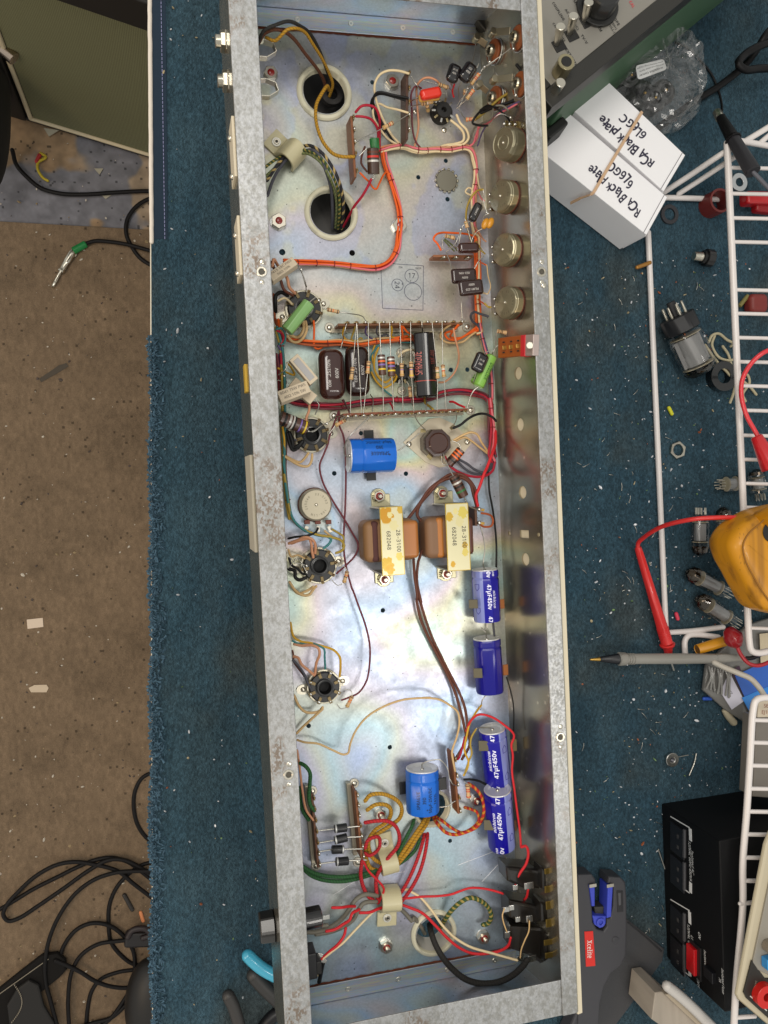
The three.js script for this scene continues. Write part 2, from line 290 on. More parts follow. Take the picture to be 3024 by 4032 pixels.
const rough = tex(256, 1024, (u, v, i, j) => { const r = 0.26 + 0.2 * fbm(u, v, 20, 80, 21, 3) + 0.05 * hash(i, j, 3); return [r, r, r]; }, 1, 1, false);
const x0 = XL, wF = XF - XL, lF = ZB - ZT;
for (const t of [zinc, rough]) { t.repeat.set(1 / (wF * mm), 1 / (lF * mm)); t.offset.set(-x0 / wF, -ZT / lF); }
const floorMat = new THREE.MeshPhysicalMaterial({ map: zinc, metalness: 0.72, roughness: 1, roughnessMap: rough });
const galv = tex(512, 1024, (u, v, i, j) => {
  const a = fbm(u, v, 80, 160, 5, 3), b = fbm(u, v, 170, 340, 8, 2), r = step(0.6, 0.74, fbm(u, v, 6, 14, 19, 4)), big = fbm(u, v, 5, 10, 77, 3);
  let c = lerp3([0.585, 0.585, 0.575], [0.67, 0.675, 0.68], step(0.30, 0.66, a * 0.6 + b * 0.4 + (big - 0.5) * 0.3)); c = lerp3(c, [0.40, 0.32, 0.25], 0.6 * r * step(0.45, 0.6, b)); const k = (0.94 + 0.12 * hash(i, j, 2)) * (0.84 + 0.3 * fbm(u, v, 3, 4, 23, 4)); return c.map((x) => x * k);
}, 6, 2.1);
const galvR = tex(256, 512, (u, v) => { const k = 0.36 + 0.25 * (1 - step(0.3, 0.62, fbm(u, v, 80, 160, 5, 3))); return [k, k, k]; }, 10, 5, false);
const galvMat = new THREE.MeshPhysicalMaterial({ map: galv, metalness: 0.6, roughness: 1, roughnessMap: galvR });
const wallTex = tex(256, 1024, (u, v, i, j) => { const k = 0.86 + 0.2 * fbm(u, v, 10, 40, 33, 4) + 0.04 * hash(i, j, 5), pit = hash(Math.floor(u * 90), Math.floor(v * 360), 22) > 0.995 ? 1.25 : 1; return [0.70 * k * pit, 0.68 * k * pit, 0.62 * k * pit]; }, 6, 1.4);
const wallMat = new THREE.MeshPhysicalMaterial({ map: wallTex, metalness: 0.92, roughness: 0.25 });
const HOLES = []; // [crop, x, y, radius mm] through the floor
for (const h of ['c,383,1168,2.2', 'c,1035,1175,2.1', 'a,1460,768,1.6', 'd,487,78,1.6', 'd,230,232,1.6', 'd,503,437,1.7', 'f,535,608,1.7', 'f,688,605,1.7', 'g,868,507,1.7', 'g,1537,510,1.7', 'g,1117,132,1.6', 'i,1203,245,1.7', 'i,510,1322,1.7', 'i,1268,1522,1.7', 'l,408,1092,1.6', 'a,1017,855,15.4', 'c,845,800,15.4', 'n,230,590,14.2', 'l,240,800,12.6']) { const [c, x, y, r] = h.split(','); HOLES.push([pt(c, +x, +y, 0), +r]); }
{
  const s = new THREE.Shape(); s.moveTo(XL * mm, ZT * mm); s.lineTo(XF * mm, ZT * mm); s.lineTo(XF * mm, ZB * mm); s.lineTo(XL * mm, ZB * mm);
  for (const [p, r] of HOLES) { const c = new THREE.Path(); c.absarc(p.x, p.z, r * mm, 0, Math.PI * 2, true); s.holes.push(c); }
  mesh(chassis, 'floor_panel', new THREE.ExtrudeGeometry(s, { depth: 1.2 * mm, bevelEnabled: false, curveSegments: 20 }).rotateX(Math.PI / 2), floorMat);
}
function boxAt(x0, x1, y0, y1, z0, z1, r = 0.4) { return box(x1 - x0, y1 - y0, z1 - z0, r).translate((x0 + x1) / 2 * mm, (y0 + y1) / 2 * mm, (z0 + z1) / 2 * mm); }
function metric(g, a, b) { const p = g.attributes.position, uv = g.attributes.uv; for (let i = 0; i < uv.count; i++) uv.setXY(i, p['get' + a](i), p['get' + b](i)); return g; }
mesh(chassis, 'side_wall', metric(boxAt(XL - 1.3, XL, -1.2, HR - 1.5, ZT, ZB), 'Y', 'Z'), wallMat);
mesh(chassis, 'flange', metric(boxAt(XL - 1.3, 67.1, HR - 1.4, HR, ZT - 4, ZB + 2, 0.6), 'X', 'Z'), galvMat);
{ // sloping control wall with its open holes and slot
  const s = new THREE.Shape(), H = Math.hypot(HR, 14) * mm; s.moveTo(0, ZT * mm); s.lineTo(H, ZT * mm); s.lineTo(H, ZB * mm); s.lineTo(0, ZB * mm);
  const at = (c, x, y) => { const p = ptW(c, x, y, 0); return [Math.hypot(p.x - XF * mm, p.y), p.z]; };
  for (const [c, x, y] of [['f', 1160, 640], ['f', 1178, 1118], ['h', 1203, 565], ['h', 1230, 1190]]) { const [q, z] = at(c, x, y), h = new THREE.Path(); h.absarc(q, z, 4.6 * mm, 0, Math.PI * 2, true); s.holes.push(h); }
  for (const [x, y, r] of [[1078, 948, 1.6], [1352, 960, 1.5]]) { const [q, z] = at('h', x, y), h = new THREE.Path(); h.absarc(q, z, r * mm, 0, Math.PI * 2, true); s.holes.push(h); }
  { const [q, z] = at('h', 1220, 955), h = new THREE.Path(), a = 5.5 * mm, b = 2.9 * mm; h.moveTo(q - a, z - b); h.lineTo(q - a, z + b); h.lineTo(q + a, z + b); h.lineTo(q + a, z - b); s.holes.push(h); }
  const g = new THREE.ExtrudeGeometry(s, { depth: 1.2 * mm, bevelEnabled: false, curveSegments: 20 });
  const uv = g.attributes.uv, ps = g.attributes.position; for (let i = 0; i < uv.count; i++) uv.setXY(i, ps.getX(i), ps.getY(i));
  // shape x runs up the slope, shape y along z, depth outwards
  const e = V(SL, 1, 0).normalize(), out = WN.clone().negate();
  g.applyMatrix4(new THREE.Matrix4().makeBasis(e, V(0, 0, 1), out).setPosition(XF * mm, 0, 0)); mesh(chassis, 'control_wall', g, wallMat);
  const fp = box(4.2, HR - 1, ZB - ZT + 12, 0.6); const fm = new THREE.Matrix4().makeBasis(out, e, V(0, 0, 1)); fm.setPosition(V(XF * mm, 0, (ZB + ZT) / 2 * mm - 0.003).addScaledVector(e, (HR / 2 + 1.2) * mm).addScaledVector(out, 3.5 * mm)); mesh(chassis, 'front_panel', fp.applyMatrix4(fm), M('#cfc4ab', 0.5));
}
mesh(chassis, 'flange', metric(boxAt(241.5, 252.8, HR - 1.4, HR, ZT - 4, ZB + 1, 0.6), 'X', 'Z'), galvMat);
for (const [za, zb, fa, fb] of [[ZT - 1.3, ZT, ZT - 1.3, -303.3], [ZB, ZB + 1.3, 354.8, ZB + 1.3]]) {
  const s = new THREE.Shape(); s.moveTo(XL * mm, -0.0012); s.lineTo(XF * mm, -0.0012); s.lineTo((XF + 13) * mm, (HR - 2.6) * mm); s.lineTo(XL * mm, (HR - 2.6) * mm);
  mesh(chassis, 'end_wall', new THREE.ExtrudeGeometry(s, { depth: 1.3 * mm, bevelEnabled: false }).translate(0, 0, za * mm), new THREE.MeshPhysicalMaterial({ map: zinc, metalness: 0.8, roughness: 0.35 }));
  mesh(chassis, 'flange', metric(boxAt(XL + 0.5, 250, HR - 2.6, HR - 1.5, fa, fb, 0.4), 'X', 'Z'), galvMat);
}
for (const [za, zb, n] of [[ZT, ZT + 13.1, 5], [ZB - 13.1, ZB, 5]]) {
  mesh(chassis, 'weld_tab', boxAt(XL, XF - 3, 0.2, 1.6, za, zb, 0.5), new THREE.MeshPhysicalMaterial({ map: zinc, metalness: 0.75, roughness: 0.33 }));
  for (let k = 0; k < n; k++) mesh(chassis, 'spot_weld', ring(V((XL + 14 + k * 38) * mm, 1.5 * mm, (za + zb) / 2 * mm), 0.5, 2, 0.45, 14), NICKEL);
  const z = za === ZT ? zb + 0.5 : za - 0.5, pts = []; for (let k = 0; k <= 70; k++) pts.push(V((XL + 2 + k * 2.6) * mm, 0.35 * mm, (z + (rnd() - 0.5) * 0.7) * mm));
  mesh(chassis, 'rust_seam', tubeGeo(pts, 0.75, 5), M('#5e2c17', 0.95));
}
// threaded inserts, rivets and lacquered nuts of the chassis
for (const [c, x, y] of [['c', 190, 1352], ['d', 1380, 1115], ['l', 1435, 122], ['k', 205, 355]]) {
  const p = pt(c, x, y, HR); mesh(chassis, 'threaded_insert', ring(p, 1.9, 3.3, 0.8, 24), NICKEL); mesh(chassis, 'insert_bore', disc(p, 1.9, 0.15), M('#4a463c', 0.6));
  mesh(chassis, 'dimple', ball(pt(c, x + 5, y - 95, HR), 1.7, 0.25), NICKEL); mesh(chassis, 'dimple', ball(pt(c, x + 5, y + 95, HR), 1.5, 0.25), NICKEL);
}
function nut(c, x, y, h, r = 4.6, style = 'red') {
  const p = pt(c, x, y, h); const n = mesh(chassis, 'nut', hexNut(p, r, 4, 0, x), NICKEL); mesh(n, 'washer', ring(up(p, -0.4), 1, r * 1.15, 0.6), ALU);
  if (style === 'red') mesh(n, 'lacquer', ball(up(p, 4), 2.7, 0.4), M('#8f1d14', 0.3, 0, { clearcoat: 0.6 }));
  else { mesh(n, 'lacquer', ring(up(p, 4), 1.6, 2.7, 0.5), M('#8f1d14', 0.3, 0, { clearcoat: 0.6 })); mesh(n, 'screw_end', cyl(up(p, 3), up(p, 9), 1.7), NICKEL); }
}
nut('a', 508, 700, 0); nut('c', 345, 890, 0, 5.2); nut('b', 395, 680, 0, 4.8); nut('c', 1468, 930, 0, 5);
nut('k', 1055, 715, 0, 4, 'bolt'); nut('m', 1345, 760, 0, 4.6, 'bolt'); nut('n', 622, 590, 0, 4.6, 'bolt'); nut('l', 645, 705, 0, 4, 'bolt');
for (const [c, x, y] of [['b', 828, 1062], ['b', 590, 910], ['d', 1400, 1240]]) mesh(chassis, 'rivet', ball(pt(c, x, y, c === 'd' ? HR : 0.4), 2, 0.5), NICKEL);
{ // plates and stickers on the outside of the left wall
  const plate = (n, c, x, ya, yb, h0, h1, mat) => { const a = pt(c, x, ya, (h0 + h1) / 2), b = pt(c, x, yb, (h0 + h1) / 2); const t = mesh(chassis, n, boxAt(XL - 2.8, XL - 1.3, h0, h1, a.z / mm, b.z / mm, 0.2), mat); return [t, a.z, b.z]; };
  const pm = M('#d6cbb4', 0.5);
  for (const [ya, yb] of [[810, 1195], [1445, 1825]]) { const [t, za, zb] = plate('label_plate', 'o', 1540, ya, yb, 38, 62, pm); for (const q of [0.25, 0.9]) mesh(t, 'rivet', ball(V((XL - 3) * mm, 50 * mm, za + (zb - za) * q), 2, 1), NICKEL); }
  plate('yellow_sticker', 'p', 1440, 350, 510, 46, 56, M('#b8952a', 0.6));
  plate('paper_label', 'p', 1490, 875, 1425, 22, 58, new THREE.MeshPhysicalMaterial({ color: '#a9a394', roughness: 0.8 }));
}
// undersides seen through the grommet holes
{ const g = thing('power_transformer', 'black transformer end seen through the uppermost round grommet hole', 'transformer'); const p = pt('a', 1017, 855, -30); mesh(g, 'end_bell', box(64, 40, 60, 6, 3).translate(p.x, p.y - 0.024, p.z), M('#1d1a18', 0.45)); mesh(g, 'lead_bushing', ring(pt('a', 1075, 900, -24), 4, 8, 5), M('#24211f', 0.5));
  const g2 = thing('output_transformer', 'dark transformer windings seen through the second grommet hole from the top', 'transformer'); const q = pt('c', 845, 800, -32); mesh(g2, 'core', box(60, 40, 60, 2).translate(q.x, q.y - 0.022, q.z), M('#2b2927', 0.5)); mesh(g2, 'insulation_wrap', box(30, 3, 58, 1).translate(q.x - 0.012, q.y, q.z), M('#3a3836', 0.45)); }
// ---------------------------------------------------------------- sockets, controls and strips in the chassis
function lug(p, dir, w = 2, l = 4, t = 0.4) { return box(w, t, l, 0.15, 1).applyMatrix4(new THREE.Matrix4().makeRotationY(Math.atan2(dir.x, dir.z))).translate(p.x + dir.x * l * mm / 2, p.y, p.z + dir.z * l * mm / 2); }
function octal(label, c, x, y, r, ears, turn = 0, hub = 0.5) {
  const g = thing('tube_socket', label, 'tube socket'), p = pt(c, x, y, 8), f = V(p.x, 0, p.z);
  mesh(g, 'mounting_ring', ring(up(f, 0.3), r * 0.9, r * 1.13, 5), M('#bdb7a4', 0.35, 0.9));
  mesh(g, 'base', turnedRing([[r * hub, 0], [r, 0], [r, 7], [r - 0.8, 8], [r * hub + 0.6, 8], [r * hub + 0.6, 10], [r * hub, 10.4], [r * hub - 0.9, 10], [r * hub - 0.9, 0]], 40).translate(f.x, f.y, f.z), M('#0d0d0f', 0.38, 0, { clearcoat: 0.2 }));
  mesh(g, 'key_hole', disc(up(f, 1), r * hub - 0.9, 1), M('#050608', 0.7));
  for (let k = 0; k < 8; k++) { const a = turn + k * Math.PI / 4 + 0.3, d = V(Math.cos(a), 0, Math.sin(a)), q = up(f, 8.6).addScaledVector(d, r * 0.66 * mm); const t = mesh(g, 'contact', lug(q, d, 2.2, r * 0.46, 0.7), M('#6b5e45', 0.35, 1)); mesh(t, 'solder', ball(q.clone().addScaledVector(d, (r * 0.33) * mm), 0.8 + rnd() * 0.5, 0.7, 8), rnd() > 0.3 ? M('#5a452c', 0.25, 0.7) : SOLDER); }
  for (const s of [-1, 1]) { const d = V(Math.cos(ears), 0, Math.sin(ears)).multiplyScalar(s), e = up(f, 0.5).addScaledVector(d, r * 1.32 * mm); mesh(g, 'mounting_ear', new THREE.CylinderGeometry(3.6 * mm, 3.6 * mm, 0.9 * mm, 20).scale(1.35, 1, 1).rotateY(-ears).translate(e.x, e.y, e.z), M('#cbc5b4', 0.3, 0.9)); mesh(g, 'rivet', ball(up(e, 0.6), 1.9, 0.6), NICKEL); }
  return g;
}
octal('uppermost black octal socket at the left wall, with a green tubular resistor lying across it', 'e', 590, 270, 11.8, -0.3);
octal('black octal socket below the beige ceramic resistors, with a banded resistor at its hub', 'e', 660, 1450, 11.2, -0.05, 0.2, 0.52);
octal('black octal socket directly below the round beige control, third down the left wall', 'g', 730, 1370, 11.6, -0.1, 0.35);
octal('lowest black octal socket by the left wall, with yellow, teal and pink wires from above', 'i', 660, 965, 11.0, -0.11, 0.15);
function nova(label, c, x, y, r, pins = 9) {
  const g = thing('tube_socket', label, 'tube socket'), p = pt(c, x, y, 9), f = V(p.x, 0, p.z);
  mesh(g, 'base', turnedRing([[1.4, 0], [r, 0], [r, 6], [r * 0.8, 8], [r * 0.72, 9.5], [2, 9.5], [1.3, 8.6], [1.3, 0]], 36).translate(f.x, f.y, f.z), DARK);
  mesh(g, 'centre_post', disc(up(f, 6), 1.2, 1), M('#050505', 0.6));
  for (let k = 0; k < pins; k++) { const a = 0.6 + k * 5.6 / pins, d = V(Math.cos(a), 0, Math.sin(a)), q = up(f, 8.2).addScaledVector(d, r * 0.78 * mm); mesh(g, 'contact', lug(q, d, 1.5, 3, 0.5), k % 2 ? M('#a89873', 0.3, 1) : SOLDER); }
  return g;
}
nova('small black nine-pin socket beside the red moulded capacitor near the top', 'b', 825, 895, 7.6);
{ const g = nova('small black nine-pin socket half hidden behind the resistors between the two long terminal strips', 'e', 1500, 865, 7); for (const [x, y] of [[1488, 685], [1498, 1040]]) { const p = pt('e', x, y, 0.5); mesh(g, 'mounting_ear', disc(p, 3.4, 0.9), M('#cbc5b4', 0.3, 0.9)); mesh(g, 'eyelet', ring(up(p, 0.9), 0.8, 1.9, 0.6), NICKEL); } }
{ // brown twist-lock can base
  const g = thing('can_socket', 'brown moulded multi-section capacitor base on a pale diamond plate, right of the first blue capacitor', 'socket');
  const P8 = path('f 90,1285,1 210,1170 330,1065 430,1052 560,1110 735,1285 640,1400 520,1500 430,1520 300,1470'); slab(P8, 0.9, M('#c9bfa9', 0.55, 0.3), g, 'mounting_plate', 0.1);
  const p = pt('f', 412, 1290, 12), f = V(p.x, 0.001, p.z); mesh(g, 'body', turnedRing([[0, 0], [11, 0], [11, 9], [10, 12], [8.6, 12.6], [0, 12.6]], 8).rotateY(0.4).translate(f.x, f.y, f.z), M('#38211b', 0.25, 0, { clearcoat: 0.7, clearcoatRoughness: 0.2 }));
  mesh(g, 'cap_disc', disc(up(f, 12.4), 7.4, 1.2, 28, 6.8), M('#40251d', 0.22, 0, { clearcoat: 0.8, clearcoatRoughness: 0.15 }));
  for (const [x, y] of [[300, 1175], [530, 1160], [525, 1275], [335, 1290], [440, 1380], [315, 1405]]) { const q = pt('f', x, y, 10); mesh(g, 'contact', lug(q, V(Math.sin(x), 0, Math.cos(x)), 2.6, 4, 0.6), M('#a4946c', 0.3, 1)); }
  for (const [x, y] of [[142, 1300], [685, 1280]]) mesh(g, 'rivet', ball(pt('f', x, y, 1.2), 2.2, 0.6), NICKEL);
}
// controls on the sloping wall
const POT = M('#9f987f', 0.36, 0.75);
const potText = (s) => drawn(256, 256, (g) => { g.clearRect(0, 0, 256, 256); g.fillStyle = '#77715c'; g.font = '26px sans-serif'; g.textAlign = 'center'; g.translate(128, 128); [...s].forEach((ch, k) => { g.save(); g.rotate(k / s.length * 6.28); g.fillText(ch, 0, -86); g.restore(); }); });
function circleCard(c, n, r, up0) { const g = new THREE.CircleGeometry(r * mm, 40), m = new THREE.Matrix4().lookAt(n, V(0, 0, 0), up0).setPosition(c); return g.applyMatrix4(m); }
const PN = V(-1, 0.42, 0).normalize();
function pot(label, c, x, y, r, depth, text, rings) {
  const g = thing('potentiometer', label, 'potentiometer'), f = ptW(c, x, y, depth + 3), b = f.clone().addScaledVector(PN, -depth * mm), w = f.clone().addScaledVector(PN, -(depth + 3) * mm);
  mesh(g, 'can', lathe(b, f, [[0, 0], [r, 0], [r, 0.72], [r - 0.5, 0.78], [r - 0.5, 0.9], [r - 1.2, 1], [0, 1]], 40), POT);
  mesh(g, 'phenolic_base', cyl(b.clone().addScaledVector(PN, -1.2 * mm), b.clone().addScaledVector(PN, 0.4 * mm), r * 1.02, r * 1.02, 30), M('#6a2f1d', 0.5));
  mesh(g, 'bushing', cyl(w, b, 4.5), NICKEL); mesh(g, 'centre_rivet', ball(f, 1.1, 0.8, 10), NICKEL);
  for (const z of [-2.6, 1.8]) { const q = f.clone().addScaledVector(V(0.42, 1, 0).normalize(), -0.2 * r * mm).addScaledVector(PN, -0.3 * mm); const tb = box(1.2, 2.4, 1.6, 0.2, 1).translate(f.x + r * 0.62 * mm, f.y + 0.55 * r * mm, f.z + z * mm); mesh(g, 'crimp_tab', tb, NICKEL); }
  if (rings) for (const q of [0.86, 0.45]) mesh(g, 'pressed_ring', lathe(f, f.clone().addScaledVector(PN, 0.5 * mm), [[r * q - 0.6, 0], [r * q - 0.3, 1], [r * q, 1], [r * q + 0.3, 0]], 40), POT);
  if (text) mesh(g, 'stamped_marking', circleCard(f.clone().addScaledVector(PN, 0.15 * mm), PN, r * 0.9, V(0, 0, -1)), printMat(potText(text), 0.5));
  const e = V(0.42, 1, 0).normalize();
  for (const k of [-1, 0, 1]) { const q = b.clone().addScaledVector(e, rings ? 2 * mm : -(r + 1) * mm).add(V(0, 0, rings ? -(r + 2) * mm : 0)).add(rings ? V(k * 4 * mm, 0, 0) : V(0, 0, k * 5.2 * mm)); const t = mesh(g, 'solder_lug', box(2.2, 0.7, 5, 0.2, 1).rotateY(rings ? 0 : Math.PI / 2).translate(q.x - 0.002, q.y, q.z), M('#9d8a5c', 0.3, 1)); mesh(t, 'solder', ball(V(q.x - 0.004, q.y + 0.0006, q.z), 1.3, 0.8, 8), SOLDER); }
  return g;
}
pot('largest bright-ringed control can, topmost on the right wall below the jacks', 'b', 1310, 1165, 11.4, 10, null, true);
pot('round grey control can with a dark smudge on its face, second on the right wall', 'd', 995, 405, 11.4, 7, ' 23-5104-1MEG- AUDIO 235');
pot('round grey control can by the small level brown capacitor, third on the right wall', 'd', 1018, 905, 11.4, 7, ' 23-5103-BASS- 1MEG-TAP');
pot('lowest round grey control can on the right wall, just above the red-ended switch', 'd', 1040, 1400, 11.4, 7, ' 23-5102-TREBLE -1MEG-7');
{ // floor-mounted hum control
  const g = thing('potentiometer', 'round beige control lying face up by the left wall between two octal sockets', 'potentiometer'), p = pt('g', 700, 800, 9), f = V(p.x, 0, p.z);
  mesh(g, 'can', lathe(f, up(f, 9), [[0, 0], [11.4, 0], [11.4, 0.8], [10.8, 0.92], [10.2, 1], [0, 1]], 44), M('#b9b09a', 0.45, 0.35)); mesh(g, 'phenolic_base', disc(up(f, 0.4), 12.2, 2), M('#5b3324', 0.5)); mesh(g, 'centre_rivet', ball(up(f, 9), 1.2, 0.7), NICKEL);
  mesh(g, 'stamped_marking', circleCard(up(f, 9.15), V(0, 1, 0), 10, V(0, 0, -1)), printMat(potText('23-3103  10K-LIN  235040  '), 0.6));
  for (const k of [-1, 0, 1]) { const q = pt('g', 715 + k * 100, 1000, 4); mesh(g, 'solder_lug', lug(q, V(k * 0.4, 0, 1).normalize(), 2.6, 4.5, 0.6), NICKEL); mesh(g, 'tag', box(4, 3, 3, 0.4).translate(q.x, q.y, q.z - 0.003), M('#6b2f1d', 0.5)); }
}
// phone jacks: left wall (nuts outside) and right wall
for (const [x, y, label] of [[105, 390, 'upper jack through the left wall, its bright hex nut showing outside'], [125, 760, 'lower jack through the left wall, its bright hex nut showing outside']]) {
  const g = thing('phone_jack', label, 'jack'), p = pt('a', x, y, 36), A = V((XL - 8) * mm, p.y, p.z), B = V(XL * mm, p.y, p.z);
  mesh(g, 'bushing', cyl(A, B, 4.2), NICKEL); const n = hexNut(V(0, 0, 0), 6.6, 2.4, 0, 0.2); n.applyMatrix4(frame(V((XL - 4.6) * mm, p.y, p.z), B)); mesh(g, 'hex_nut', n, NICKEL); mesh(g, 'washer', cyl(V((XL - 2) * mm, p.y, p.z), B, 7), NICKEL);
  const q = p.z, pts = [[0, 6], [6, 8], [16, 8], [20, 4], [19, -1], [15, -3], [8, -2]].map(([dx, dz]) => V((XL + dx * 1.55) * mm, p.y - 0.002, q + dz * mm));
  const sp = mesh(g, 'contact_spring', merge([0, 1, 2, 3, 4, 5].map((k) => { const d = pts[k], e = pts[k + 1]; return bar(d, e, 0.7, 6, 0.2); })), NICKEL);
}
function jackW(label, c, x, y, sx, sy) {
  const g = thing('phone_jack', label, 'jack'), f = ptW(c, x, y, 7), b = f.clone().addScaledVector(WN, -7 * mm);
  mesh(g, 'bushing', lathe(b, f, [[2.4, 0], [5.4, 0], [5.4, 0.3], [4.2, 0.35], [4.2, 0.85], [3.4, 1], [2.4, 0.9], [2.4, 0]], 28), M('#b5ae9a', 0.3, 0.95)); mesh(g, 'bore', cyl(b, b.clone().addScaledVector(WN, 5 * mm), 2.4), DARK);
  mesh(g, 'insulator', cyl(b.clone().addScaledVector(WN, 1.4 * mm), b.clone().addScaledVector(WN, 3.4 * mm), 8.2, 8.2, 20), M('#8a4a22', 0.5)); mesh(g, 'washer', cyl(b.clone().addScaledVector(WN, 0.2 * mm), b.clone().addScaledVector(WN, 1.2 * mm), 9), ALU);
  const s = ptW(c, sx, sy, 14), t = f.clone().addScaledVector(WN, -1 * mm).add(V(-0.002, 0, -0.004));
  mesh(g, 'contact_spring', merge([bar(t, s, 4.6, 0.6, 0.2, WN), cyl(s.clone().add(V(0, 0.0025, 0)), s.clone().add(V(0, -0.0035, 0)), 2.6)]), M('#a89f88', 0.3, 0.9));
  const l = f.clone().add(V(0.001, 0, 0.006)); mesh(g, 'solder_lug', box(2.4, 0.6, 5, 0.2).translate(l.x, l.y, l.z), NICKEL); mesh(g, 'solder', ball(V(l.x, l.y, l.z + 0.002), 1.4, 0.8), SOLDER);
}
jackW('inner phone jack of the topmost pair in the top right corner', 'b', 1185, 410, 1090, 310); jackW('outer phone jack of the topmost pair, under the right flange corner', 'b', 1380, 300, 1225, 265);
jackW('inner phone jack of the lower pair, right of the red-banded resistors', 'b', 1195, 795, 1110, 690); jackW('outer phone jack of the lower pair, with a yellow sleeved wire soldered on', 'b', 1400, 680, 1235, 650);
// tagstrips: an upright board with solder lugs along its top
function strip(label, A, B, h0, h1, lugs, opt = {}) {
  const g = thing('terminal_strip', label, 'terminal strip'), a = path(A)[0], b = path(B)[0], L = a.distanceTo(b) / mm, d = b.clone().sub(a).normalize(), n = V(-d.z, 0, d.x);
  const board = box(L, h1 - h0, 1.7, 0.3).applyMatrix4(new THREE.Matrix4().makeBasis(d, V(0, 1, 0), n).setPosition(a.clone().lerp(b, 0.5).setY((h0 + h1) / 2 * mm))); mesh(g, 'board', board, M(opt.color ?? '#7d4a26', 0.55));
  if (opt.rail) { const r = box(L + 4, 5, 3.2, 0.4).applyMatrix4(new THREE.Matrix4().makeBasis(d, V(0, 1, 0), n).setPosition(a.clone().lerp(b, 0.5).setY(2.7 * mm).addScaledVector(n, opt.rail * mm))); mesh(g, 'mounting_rail', r, M('#a69e8c', 0.4, 0.8)); }
  lugs.forEach((t) => { const q = a.clone().lerp(b, t).setY(h1 * mm), s = opt.side ?? 1; const l = mesh(g, 'solder_lug', box(1.1, 6, 3.4, 0.25).applyMatrix4(new THREE.Matrix4().makeBasis(n, V(0, 1, 0), d.clone().negate()).setPosition(q.clone().addScaledVector(n, s * 1.2 * mm).add(V(0, -0.001, 0)))), M('#8f8468', 0.3, 1)); mesh(l, 'solder', ball(q.clone().addScaledVector(n, s * 1.2 * mm).add(V(0, 0.0018, 0)), 0.95, 0.8, 8), rnd() > 0.5 ? SOLDER : M('#7c6038', 0.25, 0.7)); });
  for (const [c, x, y] of opt.feet ?? []) { const p = pt(c, x, y, 0.4); mesh(g, 'mounting_foot', disc(p, 3.6, 0.9), M('#cdc7b8', 0.3, 0.9)); mesh(g, 'rivet', ball(up(p, 0.9), 2.1, 0.6), NICKEL); }
  return g;
}
const even = (n, a = 0.05, b = 0.95) => Array.from({ length: n }, (_, k) => a + (b - a) * k / (n - 1));
strip('upper of the two long terminal strips across the middle, over the resistor row', 'e 905,420,22', 'f 650,172,22', 8, 21, even(14, 0.07, 0.99), { color: '#6f4526', rail: 1.2, feet: [['e', 822, 452], ['f', 682, 208]], side: -1 });
strip('lower of the two long terminal strips across the middle, under the resistor row', 'e 955,1262,22', 'f 700,975,22', 8, 21, even(16, 0.03, 0.97), { color: '#7b4024', rail: 1.2, feet: [['e', 865, 1275], ['f', 715, 985]], side: 1 });
strip('narrow upright terminal strip beside the green and brown resistor pair near the top', 'a 1268,1075,20', 'a 1305,1650,20', 4, 19, [0.03, 0.22, 0.42, 0.62, 0.9], { side: -1 });
strip('narrow dark upright terminal strip left of the red moulded capacitor', 'b 530,575,20', 'b 528,1135,20', 4, 19, [0.03, 0.25, 0.45, 0.64, 0.85], { color: '#4a2f22', side: -1 });
strip('short brown terminal strip above the pair of dark marked capacitors at the right', 'd 375,962,16', 'd 750,965,16', 4, 15, [0.25, 0.55, 0.85], { color: '#8a5634' });
strip('left one of the two upright strips that hold the four diodes', 'k 425,540,18', 'k 485,1230,18', 4, 17, even(7), { color: '#5d3820', rail: 1.6, feet: [['k', 425, 505], ['k', 462, 1205]], side: -1 });
strip('right one of the two upright strips that hold the four diodes', 'k 832,515,18', 'k 893,1150,18', 4, 17, even(7), { color: '#7a4722', rail: 2.4, feet: [['k', 815, 435], ['k', 850, 1170]], side: -1 });
strip('upright terminal strip right of the lower bright blue capacitor', 'l 440,280,18', 'l 495,845,18', 4, 17, [0.1, 0.36, 0.5, 0.72, 0.94], { side: -1 });
{ const g = thing('terminal_lug', 'small brown two-lug terminal post at the right end of the second choke', 'terminal lug'), p = pt('h', 765, 790, 14); mesh(g, 'board', box(2, 14, 14, 0.4).translate(p.x, p.y - 0.006, p.z), M('#5b3a25', 0.5)); for (const [x, y] of [[800, 725], [800, 850]]) { const q = pt('h', x, y, 16); mesh(g, 'solder_lug', lug(q, V(1, 0, 0.2).normalize(), 2, 4, 0.5), BRASS); mesh(g, 'solder', ball(q, 1.7, 0.8), SOLDER); } }
// grommets
for (const [c, x, y, ro, ri, label] of [['a', 1017, 850, 19.6, 15.8, 'white ring grommet with brown and yellow wires near the top'], ['c', 845, 795, 19.2, 15.6, 'cream ring grommet with a bundle of dark striped wires and one red wire'], ['n', 232, 580, 17.6, 14.4, 'cream ring grommet with the black and green-yellow cords at the bottom'], ['l', 250, 800, 14.2, 12, 'white ring grommet under the lower bright blue capacitor']]) {
  const g = thing('grommet', label, 'grommet'), p = pt(c, x, y, 3), f = V(p.x, 0, p.z);
  mesh(g, 'ring', turnedRing([[ri, -5], [ri, 2.2], [ri + 0.7, 3], [ro - 1, 2.6], [ro, 1.4], [ro, 0.2], [ri + 0.8, 0.2], [ri + 0.8, -5]], 56).translate(f.x, 0, f.z), M('#d4cfb6', 0.4));
  if (c === 'n') { mesh(g, 'sleeve', turnedRing([[ri - 0.1, -1], [ri - 3, -14], [ri - 3.6, -14], [ri - 1, -0.6]], 40).translate(f.x, 0, f.z), M('#c9c6bd', 0.4)); }
}
